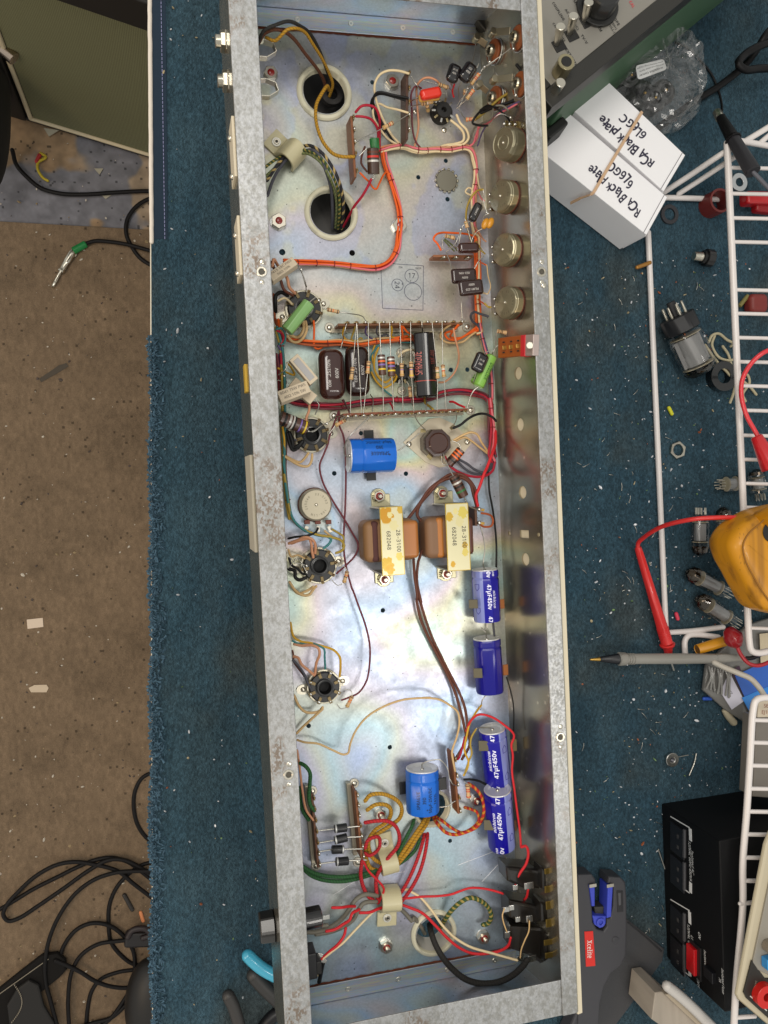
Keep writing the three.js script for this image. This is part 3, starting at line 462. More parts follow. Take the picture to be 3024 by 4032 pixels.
{ // pressed-in blanking plug
  const g = thing('hole_plug', 'pressed steel blanking plug with a crimped rim, right of the upper middle', 'hole plug'), p = pt('d', 495, 262, 1.5), f = V(p.x, 0.0004, p.z);
  mesh(g, 'plate', disc(f, 7.8, 1.2, 36), M('#8f8a7c', 0.35, 0.95)); for (let k = 0; k < 14; k++) { const a = k * 0.449; mesh(g, 'crimp_finger', box(2.2, 2, 1.4, 0.4, 1).rotateY(-a + Math.PI / 2).translate(f.x + 8.3 * mm * Math.cos(a), 1.3 * mm, f.z + 8.3 * mm * Math.sin(a)), M('#a39d8c', 0.28, 0.95)); }
}
// nylon cable clamps
function clampN(label, c, tx, ty, sx, sy, ex, ey, w, hi) {
  const g = thing('cable_clamp', label, 'cable clamp'), T = pt(c, tx, ty, 1), S = pt(c, sx, sy, 1), E = pt(c, ex, ey, 1), d = E.clone().sub(S).setY(0), L = d.length(); d.normalize(); const n = V(-d.z, 0, d.x);
  const l0 = S.clone().sub(T).dot(d), s = new THREE.Shape(), th = 0.0014; const X = (t) => t;
  const top = [[-l0, 1], [0, 1], [L * 0.22, 1.2], [L * 0.36, hi * 0.6], [L * 0.52, hi * 0.95], [L * 0.7, hi], [L * 0.88, hi * 0.85], [L * 0.99, hi * 0.5], [L, 1]];
  const cv = new THREE.CatmullRomCurve3(top.map(([x, y]) => V(x, y * mm, 0)), false, 'centripetal'), N = 28, A = [], B = [];
  for (let k = 0; k <= N; k++) { const p = cv.getPoint(k / N), t = cv.getTangent(k / N), nn = V(-t.y, t.x, 0).normalize(); A.push(p.clone().addScaledVector(nn, th / 2)); B.push(p.clone().addScaledVector(nn, -th / 2)); }
  A.forEach((p, k) => s[k ? 'lineTo' : 'moveTo'](p.x, p.y)); B.reverse().forEach((p) => s.lineTo(p.x, p.y));
  const geo = new THREE.ExtrudeGeometry(s, { depth: w * mm, bevelEnabled: true, bevelSize: 0.3 * mm, bevelThickness: 0.3 * mm, bevelSegments: 1 }).translate(0, 0, -w * mm / 2).applyMatrix4(new THREE.Matrix4().makeBasis(d, V(0, 1, 0), n).setPosition(S.x, 0.0004, S.z));
  mesh(g, 'strap', geo, M('#cfc6a0', 0.38, 0, { transmission: 0.15, thickness: 0 })); const sp = up(S, 1.4); mesh(g, 'washer', ring(sp, 1.2, 3.2, 1), M('#d8d6cc', 0.4, 0.3)); mesh(g, 'rivet', ring(up(sp, 0.6), 0.9, 2, 1.2), NICKEL); mesh(g, 'bore', disc(up(sp, 0.2), 1, 0.4), DARK);
}
clampN('cream nylon clamp over the striped wires at the upper left wall', 'c', 270, 90, 325, 150, 530, 345, 14, 14);
clampN('upper cream nylon clamp beside the diode strips, over yellow and green cords', 'k', 1085, 900, 1095, 985, 1140, 1245, 12, 11);
clampN('lower cream nylon clamp where the red cords meet, below the diode strips', 'm', 1360, 570, 1357, 497, 1368, 205, 14, 15);
// ---------------------------------------------------------------- capacitors, chokes, resistors
function canCap(label, pa, pb, r, color, art, opt = {}) {
  const g = thing('electrolytic_capacitor', label, 'capacitor'), a = path(pa)[0], b = path(pb)[0], L = a.distanceTo(b) / mm, e = 1.6 / L, gr = (opt.groove ?? 6) / L;
  const prof = [[r - 1.6, 0], [r - 0.5, 0.2 / L], [r, e], [r, gr - 1.2 / L], [r - 0.7, gr], [r, gr + 1.2 / L], [r, 1 - e], [r - 0.5, 1 - 0.2 / L], [r - 1.6, 1]];
  const geo = lathe(a, b, prof, 44, opt.up ?? V(0, 1, 0));
  mesh(g, 'sleeve', geo, art ? new THREE.MeshPhysicalMaterial({ map: art, roughness: 0.34, specularIntensity: 0.6, clearcoat: 0.2, clearcoatRoughness: 0.12 }) : M(color, 0.3, 0, { clearcoat: 0.35, clearcoatRoughness: 0.15 }));
  const ax = b.clone().sub(a).normalize(), A2 = a.clone().addScaledVector(ax, 0.9 * mm), B2 = b.clone().addScaledVector(ax, -0.6 * mm);
  mesh(g, 'end_cap', lathe(A2, a.clone().addScaledVector(ax, -0.2 * mm), [[0, 0.2], [r * 0.25, 0.1], [r * 0.62, 0], [r * 0.7, 0.9], [r - 1.5, 1.1]], 36), opt.end ?? M('#d9d9d6', 0.4, 0.45)); { const tr = new THREE.TorusGeometry((r - 0.9) * mm, 0.7 * mm, 8, 40).rotateX(Math.PI / 2).applyMatrix4(frame(a, b)); mesh(g, 'rolled_rim', tr, M('#d2d3d6', 0.35, 0.5)); } mesh(g, 'end_boss', ball(A2, 1.5, 1, 10), SOLDER); mesh(g, 'far_end', cyl(B2, b.clone().addScaledVector(ax, -0.2 * mm), r - 1.5), ALU);
  for (const l of opt.leads ?? []) mesh(g, 'lead', tubeGeo(path(l), 0.45, 6), LEAD);
  for (const cl of opt.clips ?? []) { const [c, x, y, w, h, m, hgt] = cl; const p = pt(c, x, y, hgt); mesh(g, 'clip', box(w, 1.2, h, 0.3).rotateZ(cl[7] ?? 0).translate(p.x, p.y, p.z), m); }
  return g;
}
// sleeve art: across = around the can (centre faces up), down = along it
function art(color, w, h, paint) { return drawn(w, h, (g) => { g.fillStyle = color; g.fillRect(0, 0, w, h); paint(g, w, h); }); }
const sprague = (sgn, rot) => art('#1464c8', 512, 256, (g, w, h) => { g.fillStyle = '#0d1b33'; g.font = 'bold 24px sans-serif'; g.textAlign = 'center'; g.save(); g.translate(w * rot, h * 0.38); g.rotate(sgn); ['SPRAGUE', '39D', '50µF-250VDC', '7433L'].forEach((t, k) => g.fillText(t, 0, -36 + k * 30)); g.restore(); g.fillText('+', w * 0.5, h * 0.2); });
canCap('bright blue capacitor lying across the chassis, left of the brown can base', 'g 1000,345,14', 'g 1415,335,14', 12.2, '#1663c7', sprague(Math.PI / 2, 0.40), { groove: 9, leads: ['g 1010,350,14 970,345 965,250,18 1010,160,22 1110,60,22 1190,-15,21', 'g 1412,310,14 1480,285 1560,220 1659,135,14'], clips: [['g', 1190, 150, 7, 7, DARK, 4], ['g', 1212, 535, 7, 6, DARK, 4]] });
canCap('bright blue capacitor standing out over the white grommet near the diodes', 'k 1450,295,14', 'k 1458,700,14', 12.0, '#1663c7', sprague(Math.PI / 2, 0.5), { groove: 8, leads: ['k 1450,290,14 1452,255,16 1540,222,18 1620,220,20 l 385,420,22 400,500 430,560 480,580,18', 'l 300,780,14 390,765 440,730 510,700,18'], clips: [['k', 1278, 480, 6, 9, DARK, 6], ['k', 1640, 440, 6, 9, DARK, 6]] });
const nichi = (flip, pale) => art('#120e92', 512, 512, (g, w, h) => {
  g.fillStyle = '#7f88c4'; g.fillRect(w * pale[0], 0, w * (pale[1] - pale[0]), h);
  g.save(); g.translate(w * (flip ? 0.57 : 0.51), h / 2); if (flip) g.rotate(Math.PI); g.rotate(-Math.PI / 2); g.textAlign = 'center'; g.fillStyle = '#eef0ff';
  g.scale(1.25, 0.8); for (const k of [-1, 0, 1]) { g.font = 'italic bold 32px serif'; g.fillText('nichicon', k * 250 + 20, -26); g.font = 'bold 44px sans-serif'; g.fillText('47µF450v', k * 250, 20); }
  g.restore(); g.strokeStyle = '#2b2a86'; g.lineWidth = 4; const m = w * (pale[0] + pale[1]) / 2; for (const y of [0.25, 0.7]) { const s = flip ? -1 : 1; g.beginPath(); g.moveTo(m, h * y - 40 * s); g.lineTo(m + 15, h * y - 16 * s); g.lineTo(m + 15, h * y + 22 * s); g.lineTo(m - 15, h * y + 22 * s); g.lineTo(m - 15, h * y - 16 * s); g.closePath(); g.stroke(); }
});
const TAPE = M('#5d5745', 0.6), RUSTY = M('#a2602c', 0.5);
canCap('dark blue capacitor, uppermost of the four along the right wall, below the chokes', 'h 850,1285,13', 'j 757,345,13', 9.9, '#1d1aa0', nichi(false, [0.585, 0.75]), { leads: ['h 845,1275,14 835,1230,18 850,1120 845,1020 810,880,18', 'j 752,360,13 750,410 720,425 700,405'], clips: [['j', 625, 185, 6.5, 6.5, TAPE, 20, 0.5], ['j', 890, 185, 4, 7, RUSTY, 12]] });
canCap('plain dark blue capacitor without lettering, second of the four along the right wall', 'j 750,505,13', 'j 782,1010,13', 10.2, '#15129a', art('#110d80', 64, 64, () => {}), { leads: ['j 745,495,14 740,450,16 715,425', 'j 775,1020,13 740,1045 710,1080 700,1130,12'], clips: [['j', 668, 830, 6.5, 7, TAPE, 22, 0.5], ['j', 925, 800, 4, 8, RUSTY, 13]] });
canCap('dark blue capacitor with white voltage lettering, third of the four along the right wall', 'l 800,45,17', 'l 862,590,11', 10.0, '#1d1aa0', nichi(true, [0.36, 0.485]), { leads: ['l 795,40,14 720,35,16 655,40,18'], clips: [['l', 720, 205, 7, 7.5, TAPE, 21, 0.4], ['l', 1000, 200, 5, 9, M('#8a7a58', 0.5, 0.5), 14]] });
canCap('dark blue capacitor with white voltage lettering, lowest of the four along the right wall', 'l 850,612,23', 'l 895,1140,13', 10.2, '#1d1aa0', nichi(true, [0.36, 0.485]), { leads: ['l 885,1155,13 885,1195 930,1250 985,1330 1050,1440,26 1040,1500', 'l 850,610,16 845,570,20'], clips: [['l', 775, 945, 8, 7.5, TAPE, 22, 0.4], ['l', 1005, 950, 4, 8, M('#6d4a2c', 0.6), 13]] });
// tubular and film capacitors
{ const g = thing('tubular_capacitor', 'long glossy black tubular capacitor with red lettering among the resistors', 'capacitor'), a = pt('f', 272, 270, 17), b = pt('f', 303, 865, 17);
  const t = art('#101014', 256, 512, (g2, w, h) => { g2.save(); g2.translate(w * 0.58, h * 0.52); g2.rotate(Math.PI / 2); g2.fillStyle = '#c46a62'; g2.font = '44px sans-serif'; g2.textAlign = 'center'; g2.fillText('SPRAGUE', 0, 0); g2.font = '30px sans-serif'; g2.fillStyle = '#8a3c34'; g2.fillText('.1MF-400', 40, 54); g2.restore(); g2.fillStyle = '#a13a30'; g2.fillRect(0, h * 0.24, w, 7); });
  mesh(g, 'body', cyl(a, b, 8.3, 8.3, 36, 1), new THREE.MeshPhysicalMaterial({ map: t, roughness: 0.25, clearcoat: 0.5, clearcoatRoughness: 0.12 })); mesh(g, 'lead', tubeGeo([a, ...path('f 265,200,22 262,155,23')], 0.45, 6), LEAD); mesh(g, 'lead', tubeGeo([b, ...path('f 305,930,20 300,985,22')], 0.45, 6), LEAD); }
const BROWNCAP = M('#33130e', 0.22, 0, { clearcoat: 0.8, clearcoatRoughness: 0.12 }), BLACKCAP = M('#141013', 0.22, 0, { clearcoat: 0.8, clearcoatRoughness: 0.12 });
function filmCap(label, c, p1, p2, w, t, h, mat, opt = {}) {       // a lozenge from end p1 to end p2
  const g = thing('film_capacitor', label, 'capacitor'), a = pt(c, ...p1, h), b = pt(c, ...p2, h), L = a.distanceTo(b) / mm, m = frame(a.clone().lerp(b, 0.5), b);
  mesh(g, 'body', new RoundedBoxGeometry(w * mm, L * mm, t * mm, 8, Math.min(t * 0.47, w * 0.36) * mm).applyMatrix4(m), mat);
  if (opt.text) { const tx = lettering(opt.text, 256, 128, '#d8d2cc', opt.size ?? 44, 'sans-serif', (g2) => { if (opt.logo) { g2.strokeStyle = '#d8d2cc'; g2.lineWidth = 4; g2.strokeRect(6, 8, 70, 44); } }); const k = opt.flip ? -1 : 1, s = opt.ts ?? 0.8, A = L * s / 2 * mm, B = w * 0.3 * mm, z = -(t / 2 + 0.12) * mm; const q = (opt.across ? [[-k * w * 0.4 * mm, -k * A * 0.5], [k * w * 0.4 * mm, -k * A * 0.5], [k * w * 0.4 * mm, k * A * 0.5], [-k * w * 0.4 * mm, k * A * 0.5]] : [[k * B, -k * A], [k * B, k * A], [-k * B, k * A], [-k * B, -k * A]]).map(([x, y]) => V(x, y, z).applyMatrix4(m)); mesh(g, 'marking', quadGeo(q), printMat(tx, 0.4)); }
  for (const l of opt.leads ?? []) mesh(g, 'lead', tubeGeo(path(l), 0.4, 6), LEAD);
  return g;
}
filmCap('large glossy brown capacitor, left of the pair between the long strips', 'e', [828, 655], [850, 1120], 18.2, 14, 13, BROWNCAP, { text: ['cde  .25±10%', '600V'], size: 38, ts: 0.62, flip: true, leads: ['e 930,640,14 945,580 960,500,20 985,405,22', 'e 955,1120,12 985,1180,16 1015,1240,21'] });
filmCap('large dark brown capacitor partly under the resistors, right of the pair between the long strips', 'e', [1070, 625], [1090, 1090], 17.2, 13, 11, M('#22100d', 0.24, 0, { clearcoat: 0.7, clearcoatRoughness: 0.14 }), { text: ['cde .25-10%', '600V'], size: 38, ts: 0.6, flip: true, leads: ['e 1205,1075,12 1230,1120,16 1222,1235,21'] });
filmCap('red moulded capacitor with a yellow underside by the small socket at the top', 'b', [632, 782], [800, 748], 7.4, 6, 20, M('#d8301c', 0.35, 0, { clearcoat: 0.3 }), { leads: ['b 640,745,20 600,690,18 560,625,19', 'b 800,765,20 840,760'] });
filmCap('yellowish body strip under the red moulded capacitor by the small socket', 'b', [618, 805], [790, 785], 5.6, 4, 15, M('#d7a552', 0.45), { leads: ['b 615,795,16 575,815 545,830,19'] });
filmCap('round-shouldered black capacitor, left of the pair by the topmost jacks', 'b', [925, 530], [880, 670], 9, 6, 26, BLACKCAP, { text: ['.01-10', '400V'], size: 44, ts: 0.8, across: true, leads: ['b 870,660,24 900,720,18 905,790,12'] });
filmCap('angular black capacitor with white print, right of the pair by the topmost jacks', 'b', [1060, 525], [975, 660], 9.6, 7, 27, BLACKCAP, { text: ['.022', '400V'], size: 50, ts: 0.8, across: true, leads: ['b 1055,520,28 1075,430,26 1085,360,24', 'b 970,670,26 945,720,22 950,800,14'] });
filmCap('slim black capacitor standing by the second control from the top', 'd', [800, 480], [720, 640], 6.5, 6, 26, BLACKCAP, { text: ['.0047'], size: 60, ts: 0.8, leads: ['d 715,640,25 650,680,22 620,790 605,880,20', 'd 810,485,26 840,465,28'] });
filmCap('small glossy brown capacitor lying level at the third control from the top', 'd', [598, 896], [792, 890], 7.4, 6.5, 24, BROWNCAP, { leads: ['d 598,890,24 560,880,20 510,885,17', 'd 792,895,24 830,920,26'] });
filmCap('upper of two overlapping dark marked capacitors below the short terminal strip', 'd', [535, 1160], [770, 1150], 10.6, 5, 22, M('#2a1512', 0.25, 0, { clearcoat: 0.6, clearcoatRoughness: 0.15 }), { text: ['600V', '.022-10%'], size: 40, ts: 0.7, flip: true, leads: ['d 540,1090,22 525,1020,20 490,935,17', 'd 750,1090,22 790,1020,24 840,960,27'] });
filmCap('lower of two overlapping dark marked capacitors below the short terminal strip', 'd', [605, 1275], [832, 1250], 10.8, 5, 28, M('#2a1512', 0.25, 0, { clearcoat: 0.6, clearcoatRoughness: 0.15 }), { text: ['PILM1-220', '600V'], size: 40, ts: 0.7, flip: true, leads: ['d 625,1350,27 630,1400,25 640,1550,22', 'd 800,1310,28 830,1360,26'] });
filmCap('dark brown hump-shaped capacitor leaning on the green tubular one, by the switch', 'f', [840, 455], [765, 625], 9.8, 6, 30, BLACKCAP, { text: ['.01-10', '200V'], size: 44, ts: 0.8, across: true, leads: ['f 850,450,30 890,430,32', 'f 770,630,28 745,720,24'] });
{ const g = thing('disc_capacitor', 'ochre twin-lobed ceramic disc capacitor between the second and third controls', 'capacitor'); for (const [x, y] of [[855, 665], [900, 660]]) { const p = pt('d', x, y, 30); mesh(g, 'lobe', new THREE.SphereGeometry(3.6 * mm, 20, 14).scale(0.7, 0.7, 1.15).rotateY(-0.5).translate(p.x, p.y, p.z), M('#c98a1d', 0.35, 0, { clearcoat: 0.4 })); } mesh(g, 'lead', tubeGeo(path('d 830,710,29 780,740,26 740,790,23 725,840,22'), 0.4, 6), LEAD); }
{ const g = thing('tubular_capacitor', 'pale green tubular capacitor with dark lettering leading to the switch', 'capacitor'), a = pt('f', 915, 475, 26), b = pt('f', 790, 765, 26), t = art('#7cb04a', 128, 256, (g2, w, h) => { g2.save(); g2.translate(w / 2, h / 2); g2.rotate(-Math.PI / 2); g2.fillStyle = '#2f5a22'; g2.font = 'bold 30px sans-serif'; g2.textAlign = 'center'; g2.fillText('DUBILIER', 0, 0); g2.restore(); });
  mesh(g, 'body', cyl(a, b, 4, 4, 24, 0.8), new THREE.MeshPhysicalMaterial({ map: t, roughness: 0.35, clearcoat: 0.3 })); mesh(g, 'lead', tubeGeo([a, ...path('f 935,430,28 960,390 1005,360,30')], 0.45, 6), LEAD); mesh(g, 'lead', tubeGeo([b, ...path('f 740,810,25 705,890,23 685,965,22')], 0.45, 6), LEAD); }
{ const g = thing('tubular_capacitor', 'short pale green tubular capacitor with a black ring, under the lettered green one', 'capacitor'), a = pt('f', 835, 610, 20), b = pt('f', 752, 735, 20); mesh(g, 'body', cyl(a, b, 3.6), M('#6f9f44', 0.4)); mesh(g, 'band', cyl(a.clone().lerp(b, 0.72), a.clone().lerp(b, 0.82), 3.7), DARK); }
// chokes
const lacquer = (txtOff) => drawn(256, 768, (g, w, h) => { g.fillStyle = '#d6cfa8'; g.fillRect(0, 0, w, h); const q = (x, y, r, c) => { const gr = g.createRadialGradient(x, y, r * 0.3, x, y, r * 1.35); gr.addColorStop(0, c); gr.addColorStop(0.75, c); gr.addColorStop(1, 'rgba(214,207,168,0)'); g.fillStyle = gr; g.beginPath(); for (let k = 0; k < 24; k++) { const a = k / 24 * 6.28, rr = r * (0.7 + 0.5 * hash(k, txtOff, 4)); g[k ? 'lineTo' : 'moveTo'](x + rr * Math.cos(a), y + rr * 1.3 * Math.sin(a)); } g.fill(); };
  const e = txtOff === 1; q(e ? 70 : 190, e ? 90 : 110, e ? 80 : 60, e ? '#c48d12' : '#d2bf5a'); q(e ? 60 : 40, e ? 640 : 150, e ? 70 : 45, '#c7a12c'); q(e ? 230 : 200, e ? 40 : 480, 36, '#caa53a'); q(e ? 90 : 60, e ? 700 : 690, e ? 50 : 30, '#c89a22'); q(200, 560, 40, '#d3bf62'); q(150, 210, 50, '#d6cc98'); q(110, 90, 30, '#dccf8e'); g.strokeStyle = '#b99a2e'; g.lineWidth = 8; g.strokeRect(4, 4, w - 8, h - 8);
  g.fillStyle = '#3a362c'; g.font = 'bold 60px monospace'; g.textAlign = 'center'; g.save(); g.translate(w / 2, h * 0.5); g.rotate(Math.PI / 2); g.fillText('28-3100', 0, -48); g.fillText('682048', -10, 62); g.restore(); });
function choke(label, top, coilL, coilR, left, right, bolts, off) {
  const g = thing('choke', label, 'choke'), T = path(top), H = 30;                                       // top corners, 30 mm above the floor
  const tx = new THREE.MeshPhysicalMaterial({ map: lacquer(off), roughness: 0.22, metalness: 0.25, clearcoat: 0.8, clearcoatRoughness: 0.12 });
  const b = new THREE.Box3().setFromPoints(T), cx = (b.min.x + b.max.x) / 2, cz = (b.min.z + b.max.z) / 2, w = T[0].distanceTo(T[1]) / mm, l = T[1].distanceTo(T[2]) / mm, turn = Math.atan2(T[2].x - T[1].x, T[2].z - T[1].z);
  const place = (geo) => geo.rotateY(turn).translate(cx, 0, cz);
  mesh(g, 'frame', place(box(w, 1.6, l, 0.7).translate(0, (H - 0.9) * mm, 0)), M('#c4b988', 0.3, 0.7)); mesh(g, 'lettered_top', quadGeo(T.map((p) => up(p, 0.15))), tx);
  for (const s of [-1, 1]) { mesh(g, 'frame_leg', place(box(w, H - 1, 1.4, 0.4).translate(0, H / 2 * mm - 0.0006, s * (l / 2 - 0.7) * mm)), M('#a9a186', 0.35, 0.8)); mesh(g, 'mounting_foot', place(box(w * 0.86, 1.2, 9, 0.5).translate(0, 0.9 * mm, s * (l / 2 + 4) * mm)), M('#c3bc9c', 0.35, 0.8)); }
  mesh(g, 'core', place(box(w - 1.6, H - 4, l * 0.56, 0.6).translate(0, (H / 2) * mm, 0)), M('#4d3d30', 0.6, 0.3));
  mesh(g, 'coil', place(new RoundedBoxGeometry((coilL + coilR) * mm, 23 * mm, l * 0.62 * mm, 4, 5 * mm).translate((coilR - coilL) / 2 * mm, 14.5 * mm, 0)), M(left, 0.55));
  mesh(g, 'coil_wrap', place(new RoundedBoxGeometry((coilR + 1) * mm, 22 * mm, l * 0.56 * mm, 4, 3 * mm).translate((coilR / 2 + 1) * mm, 15.7 * mm, 0)), M(right, 0.45, 0, { clearcoat: 0.4, clearcoatRoughness: 0.3 }));
  mesh(g, 'coil_wrap', place(new RoundedBoxGeometry(6 * mm, 20 * mm, l * 0.6 * mm, 3, 2.6 * mm).translate((-w / 2 - 3) * mm, 16.5 * mm, 0)), M(off === 1 ? '#4d2b28' : '#a9692a', off === 1 ? 0.8 : 0.45));
  for (const [c, x, y] of bolts) { const p = pt(c, x, y, 1.6); const n = mesh(g, 'nut', hexNut(p, 4, 3, 0, x), NICKEL); mesh(n, 'lacquer', ring(up(p, 3), 1.6, 2.8, 0.6), M('#8f1d14', 0.3, 0, { clearcoat: 0.6 })); mesh(n, 'screw_end', cyl(up(p, 3), up(p, 7), 1.6), NICKEL); mesh(g, 'foot_lobe', disc(up(p, -1.2), 5.6, 1.1, 28), M('#c8c2a2', 0.35, 0.8)); }
}
choke('left yellow-lacquered choke with a maroon coil side, stamped with two number lines', 'g 1290,825,30 1502,812,30 1530,1450,30 1318,1465,30', 19, 19, '#86623f', '#a4652a', [['g', 1280, 720], ['g', 1330, 1495]], 1);
choke('right yellow-lacquered choke with an orange coil side, next to the right wall', 'h 480,672,30 693,662,30 720,1290,30 505,1303,30', 22, 12, '#7a5a40', '#5a3025', [['h', 445, 575], ['h', 485, 1325]], 2);
// resistors
R('tan resistor with a bare lead running from the upper octal socket to the long strip', 'film', 'e 760,270,10 [800,280,11 ]915,305,12 1000,318,14 1130,345,20 1165,395,22', 'nnok');
R('leftmost tan resistor of the row between the long strips', 'film', 'e 1078,400,23 [1040,818,23 ]1024,940 1018,1245,22', 'nkkd');
{ const g = thing('jumper_wire', 'plain bare wire link crossing the right brown capacitor between the long strips', 'wire'); mesh(g, 'conductor', tubeGeo(path('e 1078,400,23 1100,820 1122,1245,22'), 0.36, 6), LEAD); }
R('tan resistor hanging right of the dark brown capacitor, second in the row', 'film', 'e 1185,400,23 [1190,762,23 ]1178,882 1140,1248,22', 'nkod');
R('left of the two fat brown resistors with orange, violet and yellow bands', 'comp', 'e 1288,398,24 [1305,705,24 ]1318,893 1328,1232,22', 'sovy');
R('right of the two fat brown resistors with orange, violet and yellow bands', 'comp', 'e 1385,398,24 [1394,722,24 ]1405,905 1425,1232,22', 'sovy');
R('tan resistor with grey-violet band over the small middle socket', 'film', 'e 1480,398,24 [1496,782,24 ]1500,908 1510,1232,22', 'nkvd');
R('tan resistor just left of the long black tubular capacitor', 'film', 'e 1580,398,24 [1583,768,24 ]1590,918 1612,1232,22', 'nkvy');
R('tan resistor with a green band just right of the long black tubular capacitor', 'film', 'f 358,160,23 [405,578,23 ]412,692 405,985,22', 'nwgd');
R('rightmost tan resistor of the row, with a pink-red band', 'film', 'f 452,150,23 [458,558,23 ]470,678 490,975,22', 'nwrd');
R('short tan resistor hanging below the small middle socket', 'film', 'e 1545,955,10 [1570,1000,10 ]1582,1100 1600,1180,14', 'nknd');
R('tan resistor at the left foot of the lower long strip', 'film', 'e 1015,1262,21 [975,1310,14 ]878,1365,11 820,1440,10', 'nrod');
R('tan resistor upright at the right of the third octal socket', 'film', 'g 900,1375,10 960,1378 [990,1418,11 ]958,1530 900,1552 845,1500,10', 'nokd');
R('tan resistor at the right of the lowest octal socket', 'film', 'i 850,980,10 905,995 [918,1042,11 ]865,1150 815,1165 775,1122,10', 'nood');
R('tan resistor reaching left from the small socket under the red capacitor', 'film', 'b 560,870,18 [640,850,14 ]735,828 770,850,10', 'nkwd');
R('short tan resistor standing at the left edge of the small top socket', 'film', 'b [688,862,12 ]695,905,6', 'nkyd');
R('tan resistor behind the red moulded capacitor, right of the tall loop of cream wire', 'film', 'b 655,655,20 [780,688,19 ]862,715,18 900,760,12', 'nkdk');
R('red-banded tan resistor nearest the topmost jacks', 'film', 'b 1150,545,27 [1115,598,26 ]1045,690,23 1010,740,18 985,800,12', 'orrd');
R('red-banded tan resistor pointing at the top socket, below its twin', 'film', 'b 1110,520,24 1060,640,22 [1070,730,21 ]1010,812,18 930,885,11', 'orrd');
R('small end of a tan resistor standing by the two black capacitors at the top', 'film', 'b 1020,705,20 [1000,740,18 ]995,765,14 950,880,10', 'nr');
R('level tan resistor with red bands ending in a yellow sleeved wire', 'film', 'b 945,885,11 970,930,12 [1002,978,14 ]1092,968,17', 'orrd');
R('tan resistor floating between the two upper terminal strips', 'film', 'b 545,930,20 420,1000,20 [412,1000,20 ]325,1048,20 200,1110,20 120,1155,20', 'nrkd');
R('fat brown resistor with red and silver bands at the upper terminal strip', '#3c2418', 'c 1100,270,20 1180,200,22 [1228,200,24 ]1235,440,20 1240,470,19 1210,490,18', 'nrs', 4.2);
R('dark green glossy resistor behind the fat brown one at the upper terminal strip', '#1f6a34', 'c 1075,135,21 1180,90,21 [1240,105,20 ]1248,215,18', '', 3.4);
R('sage green tubular resistor lying across the uppermost octal socket', '#7aa562', 'e 690,170,26 640,210,27 [632,225,27 ]425,480,27 410,500,24', '', 4.6);
R('fat dark brown resistor with silver, violet and yellow bands over the second octal socket', 'comp', 'e [360,1290,20 ]610,1390,17 640,1420,16 700,1400,14 780,1345,12', 'kskk', 4.8);
R('fat brown resistor with orange stripes at the brown can base', 'comp', 'f 550,1270,14 610,1300,16 [632,1352,17 ]510,1490,14 460,1490,12 445,1400,12', 'oook', 3.4);
R('long brown resistor with silver, orange and green bands above the right choke', 'comp', 'h 460,205,14 500,300,18 [555,410,22 ]655,605,22 700,690,20 800,735,17', 'kskg', 3.7);
R('tan resistor looped over the switch terminals', 'film', 'f 950,385,32 955,300,36 [965,245,38 ]1055,262,38 1060,320,36 1035,385,33', 'nkk');
R('pale banded resistor by the lower terminal strip right of the bright blue capacitor', 'film', 'l 540,540,19 [570,560,20 ]582,695,20 620,750,19 625,800,16', 'nrrr', 1.7);
R('small tan resistor at the short terminal strip below the yellow disc capacitor', 'film', 'd 460,910,17 455,800,20 [478,778,21 ]572,800,21 590,870,18', 'ngkn');
R('small pale resistor standing at the slim black capacitor', 'film', 'd 665,620,23 [672,640,23 ]688,705,23 725,830,22', 'ng');
for (const [bands, a, b, label] of [['y', [470, 1395], [560, 1345], 'yellow']]) { const g = open.find((t) => t.userData.label.startsWith('fat dark brown resistor with silver')); const p = path('e 360,1290,20 610,1390,17'); [['s', 0.45], ['v', 0.72], ['y', 0.9]].forEach(([k, t]) => mesh(g, 'band', lathe(p[0], p[1], [[4.4, t - 0.03], [4.9, t - 0.026], [4.9, t + 0.026], [4.4, t + 0.03]], 22), M(BAND[k], 0.4))); }
// cement resistors
function cement(label, c, A, B, w, h, t, lines, opt = {}) {
  const g = thing('cement_resistor', label, 'resistor'), a = pt(c, ...A, h), b = pt(c, ...B, h), L = a.distanceTo(b) / mm, m = frame(a.clone().lerp(b, 0.5), b);
  const tilt = new THREE.Matrix4().makeRotationY(opt.roll ?? 0), mm2 = m.clone().multiply(tilt);
  mesh(g, 'ceramic_case', new RoundedBoxGeometry(w * mm, L * mm, t * mm, 2, 0.5 * mm).applyMatrix4(mm2), M('#cdbda4', 0.75));
  if (lines) { const tx = lettering(lines, 256, 96, '#6d6258', 36), q = [[1, -1], [1, 1], [-1, 1], [-1, -1]].map(([x, y]) => V(x * w * 0.42 * mm * (opt.flip ? -1 : 1), y * L * 0.45 * mm * (opt.flip ? -1 : 1), -(t / 2 + 0.12) * mm).applyMatrix4(mm2)); mesh(g, 'marking', quadGeo(q), printMat(tx, 0.7)); }
  else mesh(g, 'cement_fill', new RoundedBoxGeometry(w * 0.6 * mm, L * 0.8 * mm, 0.6 * mm, 2, 0.25 * mm).translate(0, 0, -(t / 2) * mm).applyMatrix4(mm2), M('#a9a7a6', 0.8));
  for (const l of opt.leads ?? []) mesh(g, 'lead', tubeGeo(path(l), 0.45, 6), LEAD);
}
cement('beige block resistor with two lines of print at the uppermost octal socket', 'c', [270, 1425], [500, 1265], 6.6, 24, 7, ['7415 1RC PW3', '50Ω 10%'], { leads: ['c 500,1250,24 545,1310,20 580,1400 610,1490,12'], roll: -0.25 });
cement('beige block resistor with its grey cement side up, topmost of the left wall pile', 'e', [480, 730], [675, 960], 7.4, 22, 7, null, { leads: ['e 440,770,18 410,840,18 350,890,16', 'e 630,940,24 660,960,24 640,995,22'] });
